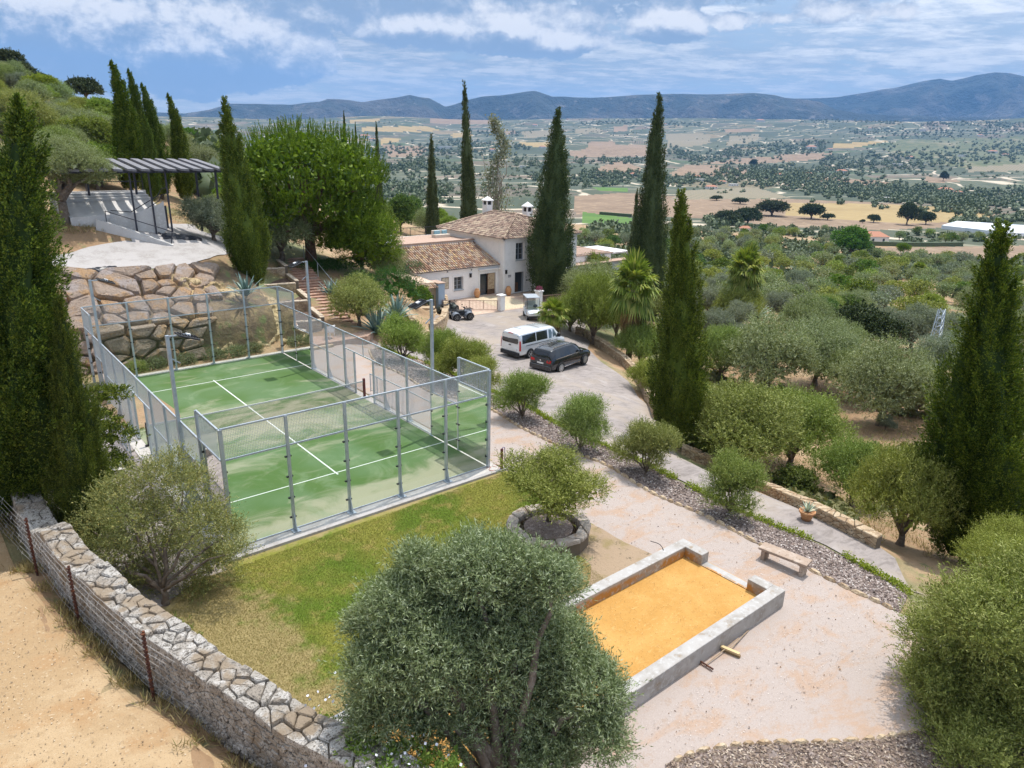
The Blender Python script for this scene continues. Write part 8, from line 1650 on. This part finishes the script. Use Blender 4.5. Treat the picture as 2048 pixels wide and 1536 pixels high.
# ================================================================ mountains
M_mt = mat('mountain_rock', (.04, .05, .042), .95, [(.0016, (.085, .08, .068), .47, .60, 8), (.004, (.135, .125, .11), .56, .66, 8), (.0009, (.03, .038, .028), .52, .62, 6), (.012, (.17, .155, .135), .62, .70, 6)], bump=[(.0035, 1.0, 90), (.014, 1.0, 22)])
def mountains(name, prof, d0, d1, label, base=-120, rough=1.0, seed=0):
    us = [p[0] for p in prof]; nb, nd = 640, 60; V = []
    uu = np.linspace(us[0], us[-1], nb); vv = np.interp(uu, us, [p[1] for p in prof])
    for j in range(nd):
        t = j/(nd-1); d = d0+(d1-d0)*t
        for u, v in zip(uu, vv):
            r = ray(u, v); hz_ = math.hypot(r[0], r[1]); zc_ = CZ+d1*.80*0+(d0+(d1-d0)*.62)*r[2]/hz_; x = CX+r[0]/hz_*d; y = CY+r[1]/hz_*d
            k = t/.62 if t < .62 else (1-t)/.38; k = max(0, k)
            n_ = mn.fractal(Vector((x*.00055+seed, y*.00055, 0)), .9, 2.1, 7)
            rid = abs(mn.noise(Vector((x*.0014+seed, y*.0014, 5))))+.5*abs(mn.noise(Vector((x*.0034, y*.0034, 9))))
            prof_ = k**.9; z = base+(zc_-base)*prof_+(n_*.26-rid*.42)*(zc_-base)*math.sin(math.pi*min(1, max(0, k)))*rough
            if t > .5: z = min(z, base+(zc_-base)*(1-abs(t-.62)*.4))
            V.append((x, y, z))
    F = [(j*nb+i, j*nb+i+1, (j+1)*nb+i+1, (j+1)*nb+i) for j in range(nd-1) for i in range(nb-1)]
    struct(name, mesh_np(name, V, F, M_mt, True), label)
PR1 = [(-600, 216), (0, 216), (300, 222), (370, 225), (420, 217), (460, 206), (520, 206), (580, 208), (640, 201), (655, 196), (700, 199), (725, 203), (770, 196), (800, 191), (818, 187), (840, 192), (858, 194), (872, 202), (890, 212), (905, 208), (940, 196), (965, 190), (1000, 188), (1040, 183), (1070, 180), (1090, 186), (1105, 191), (1130, 190), (1180, 193), (1240, 190), (1300, 187), (1340, 186), (1400, 187), (1460, 187), (1510, 185), (1550, 188), (1570, 193), (1600, 196), (1640, 202), (1670, 216), (1720, 226), (1900, 232), (2700, 232)]
PR2 = [(900, 232), (1400, 215), (1560, 195), (1640, 193), (1680, 190), (1740, 180), (1790, 172), (1830, 163), (1880, 153), (1905, 157), (1930, 152), (1955, 146), (1990, 142), (2020, 144), (2048, 150), (2150, 165), (2400, 190), (2700, 215)]
mountains('mountains', PR1, 6300, 8800, 'blue limestone mountain range along the horizon', seed=1)
mountains('mountains', PR2, 8300, 11600, 'higher rounded mountain at the right end of the range', seed=4)
# low near skyline ridge, rocky, left of the valley view
# crumpled black sheeting left on the upper terrace
def tarp(u, v, L, Wd, seed, label):
    p = hit(u, v)[0]; n = 22; V = []
    for i in range(n):
        for j in range(n):
            x = (i/(n-1)-.5)*L; y = (j/(n-1)-.5)*Wd; q = Vector((x*1.7+seed, y*1.7, 0)); ed = 1-max(abs(x)/L, abs(y)/Wd)*1.6; z = .06+.30*abs(mn.noise(q))*max(.1, ed)+.08*mn.noise(q*3); V.append((p[0]+x+.2*mn.noise(q*1.3), p[1]+y+.2*mn.noise(q*1.1+Vector((4, 4, 0))), h(p[0]+x, p[1]+y)+z))
    link('black_tarpaulin', mesh_np('black_tarpaulin', V, [(i*n+j, (i+1)*n+j, (i+1)*n+j+1, i*n+j+1) for i in range(n-1) for j in range(n-1)], mat('black_sheeting', (.02, .022, .03), .35), True), None, label, 'tarpaulin')
tarp(362, 474, 2.6, 1.3, 1, 'crumpled black sheeting at the foot of the stage ramp'); tarp(190, 546, 2.4, .9, 7, 'torn black sheeting hanging over the left end of the boulder wall')
# ================================================================ haze: one closed box of thin blue air
hm = bpy.data.materials.new('haze_air'); hm.use_nodes = True; ht = NT(hm.node_tree); ht.n.clear(); ho = ht.new('ShaderNodeOutputMaterial')
hv = ht.new('ShaderNodeVolumePrincipled', {'Color': (.20, .47, .96, 1), 'Density': 6.4e-5, 'Anisotropy': .1}); ht.l.new(hv.outputs[0], ho.inputs['Volume'])
hz = MB().box(-12500, 12500, -12500, 12500, -420, 1080).build('haze', hm, label='thin blue haze over the valley', cat='haze', kind='stuff')
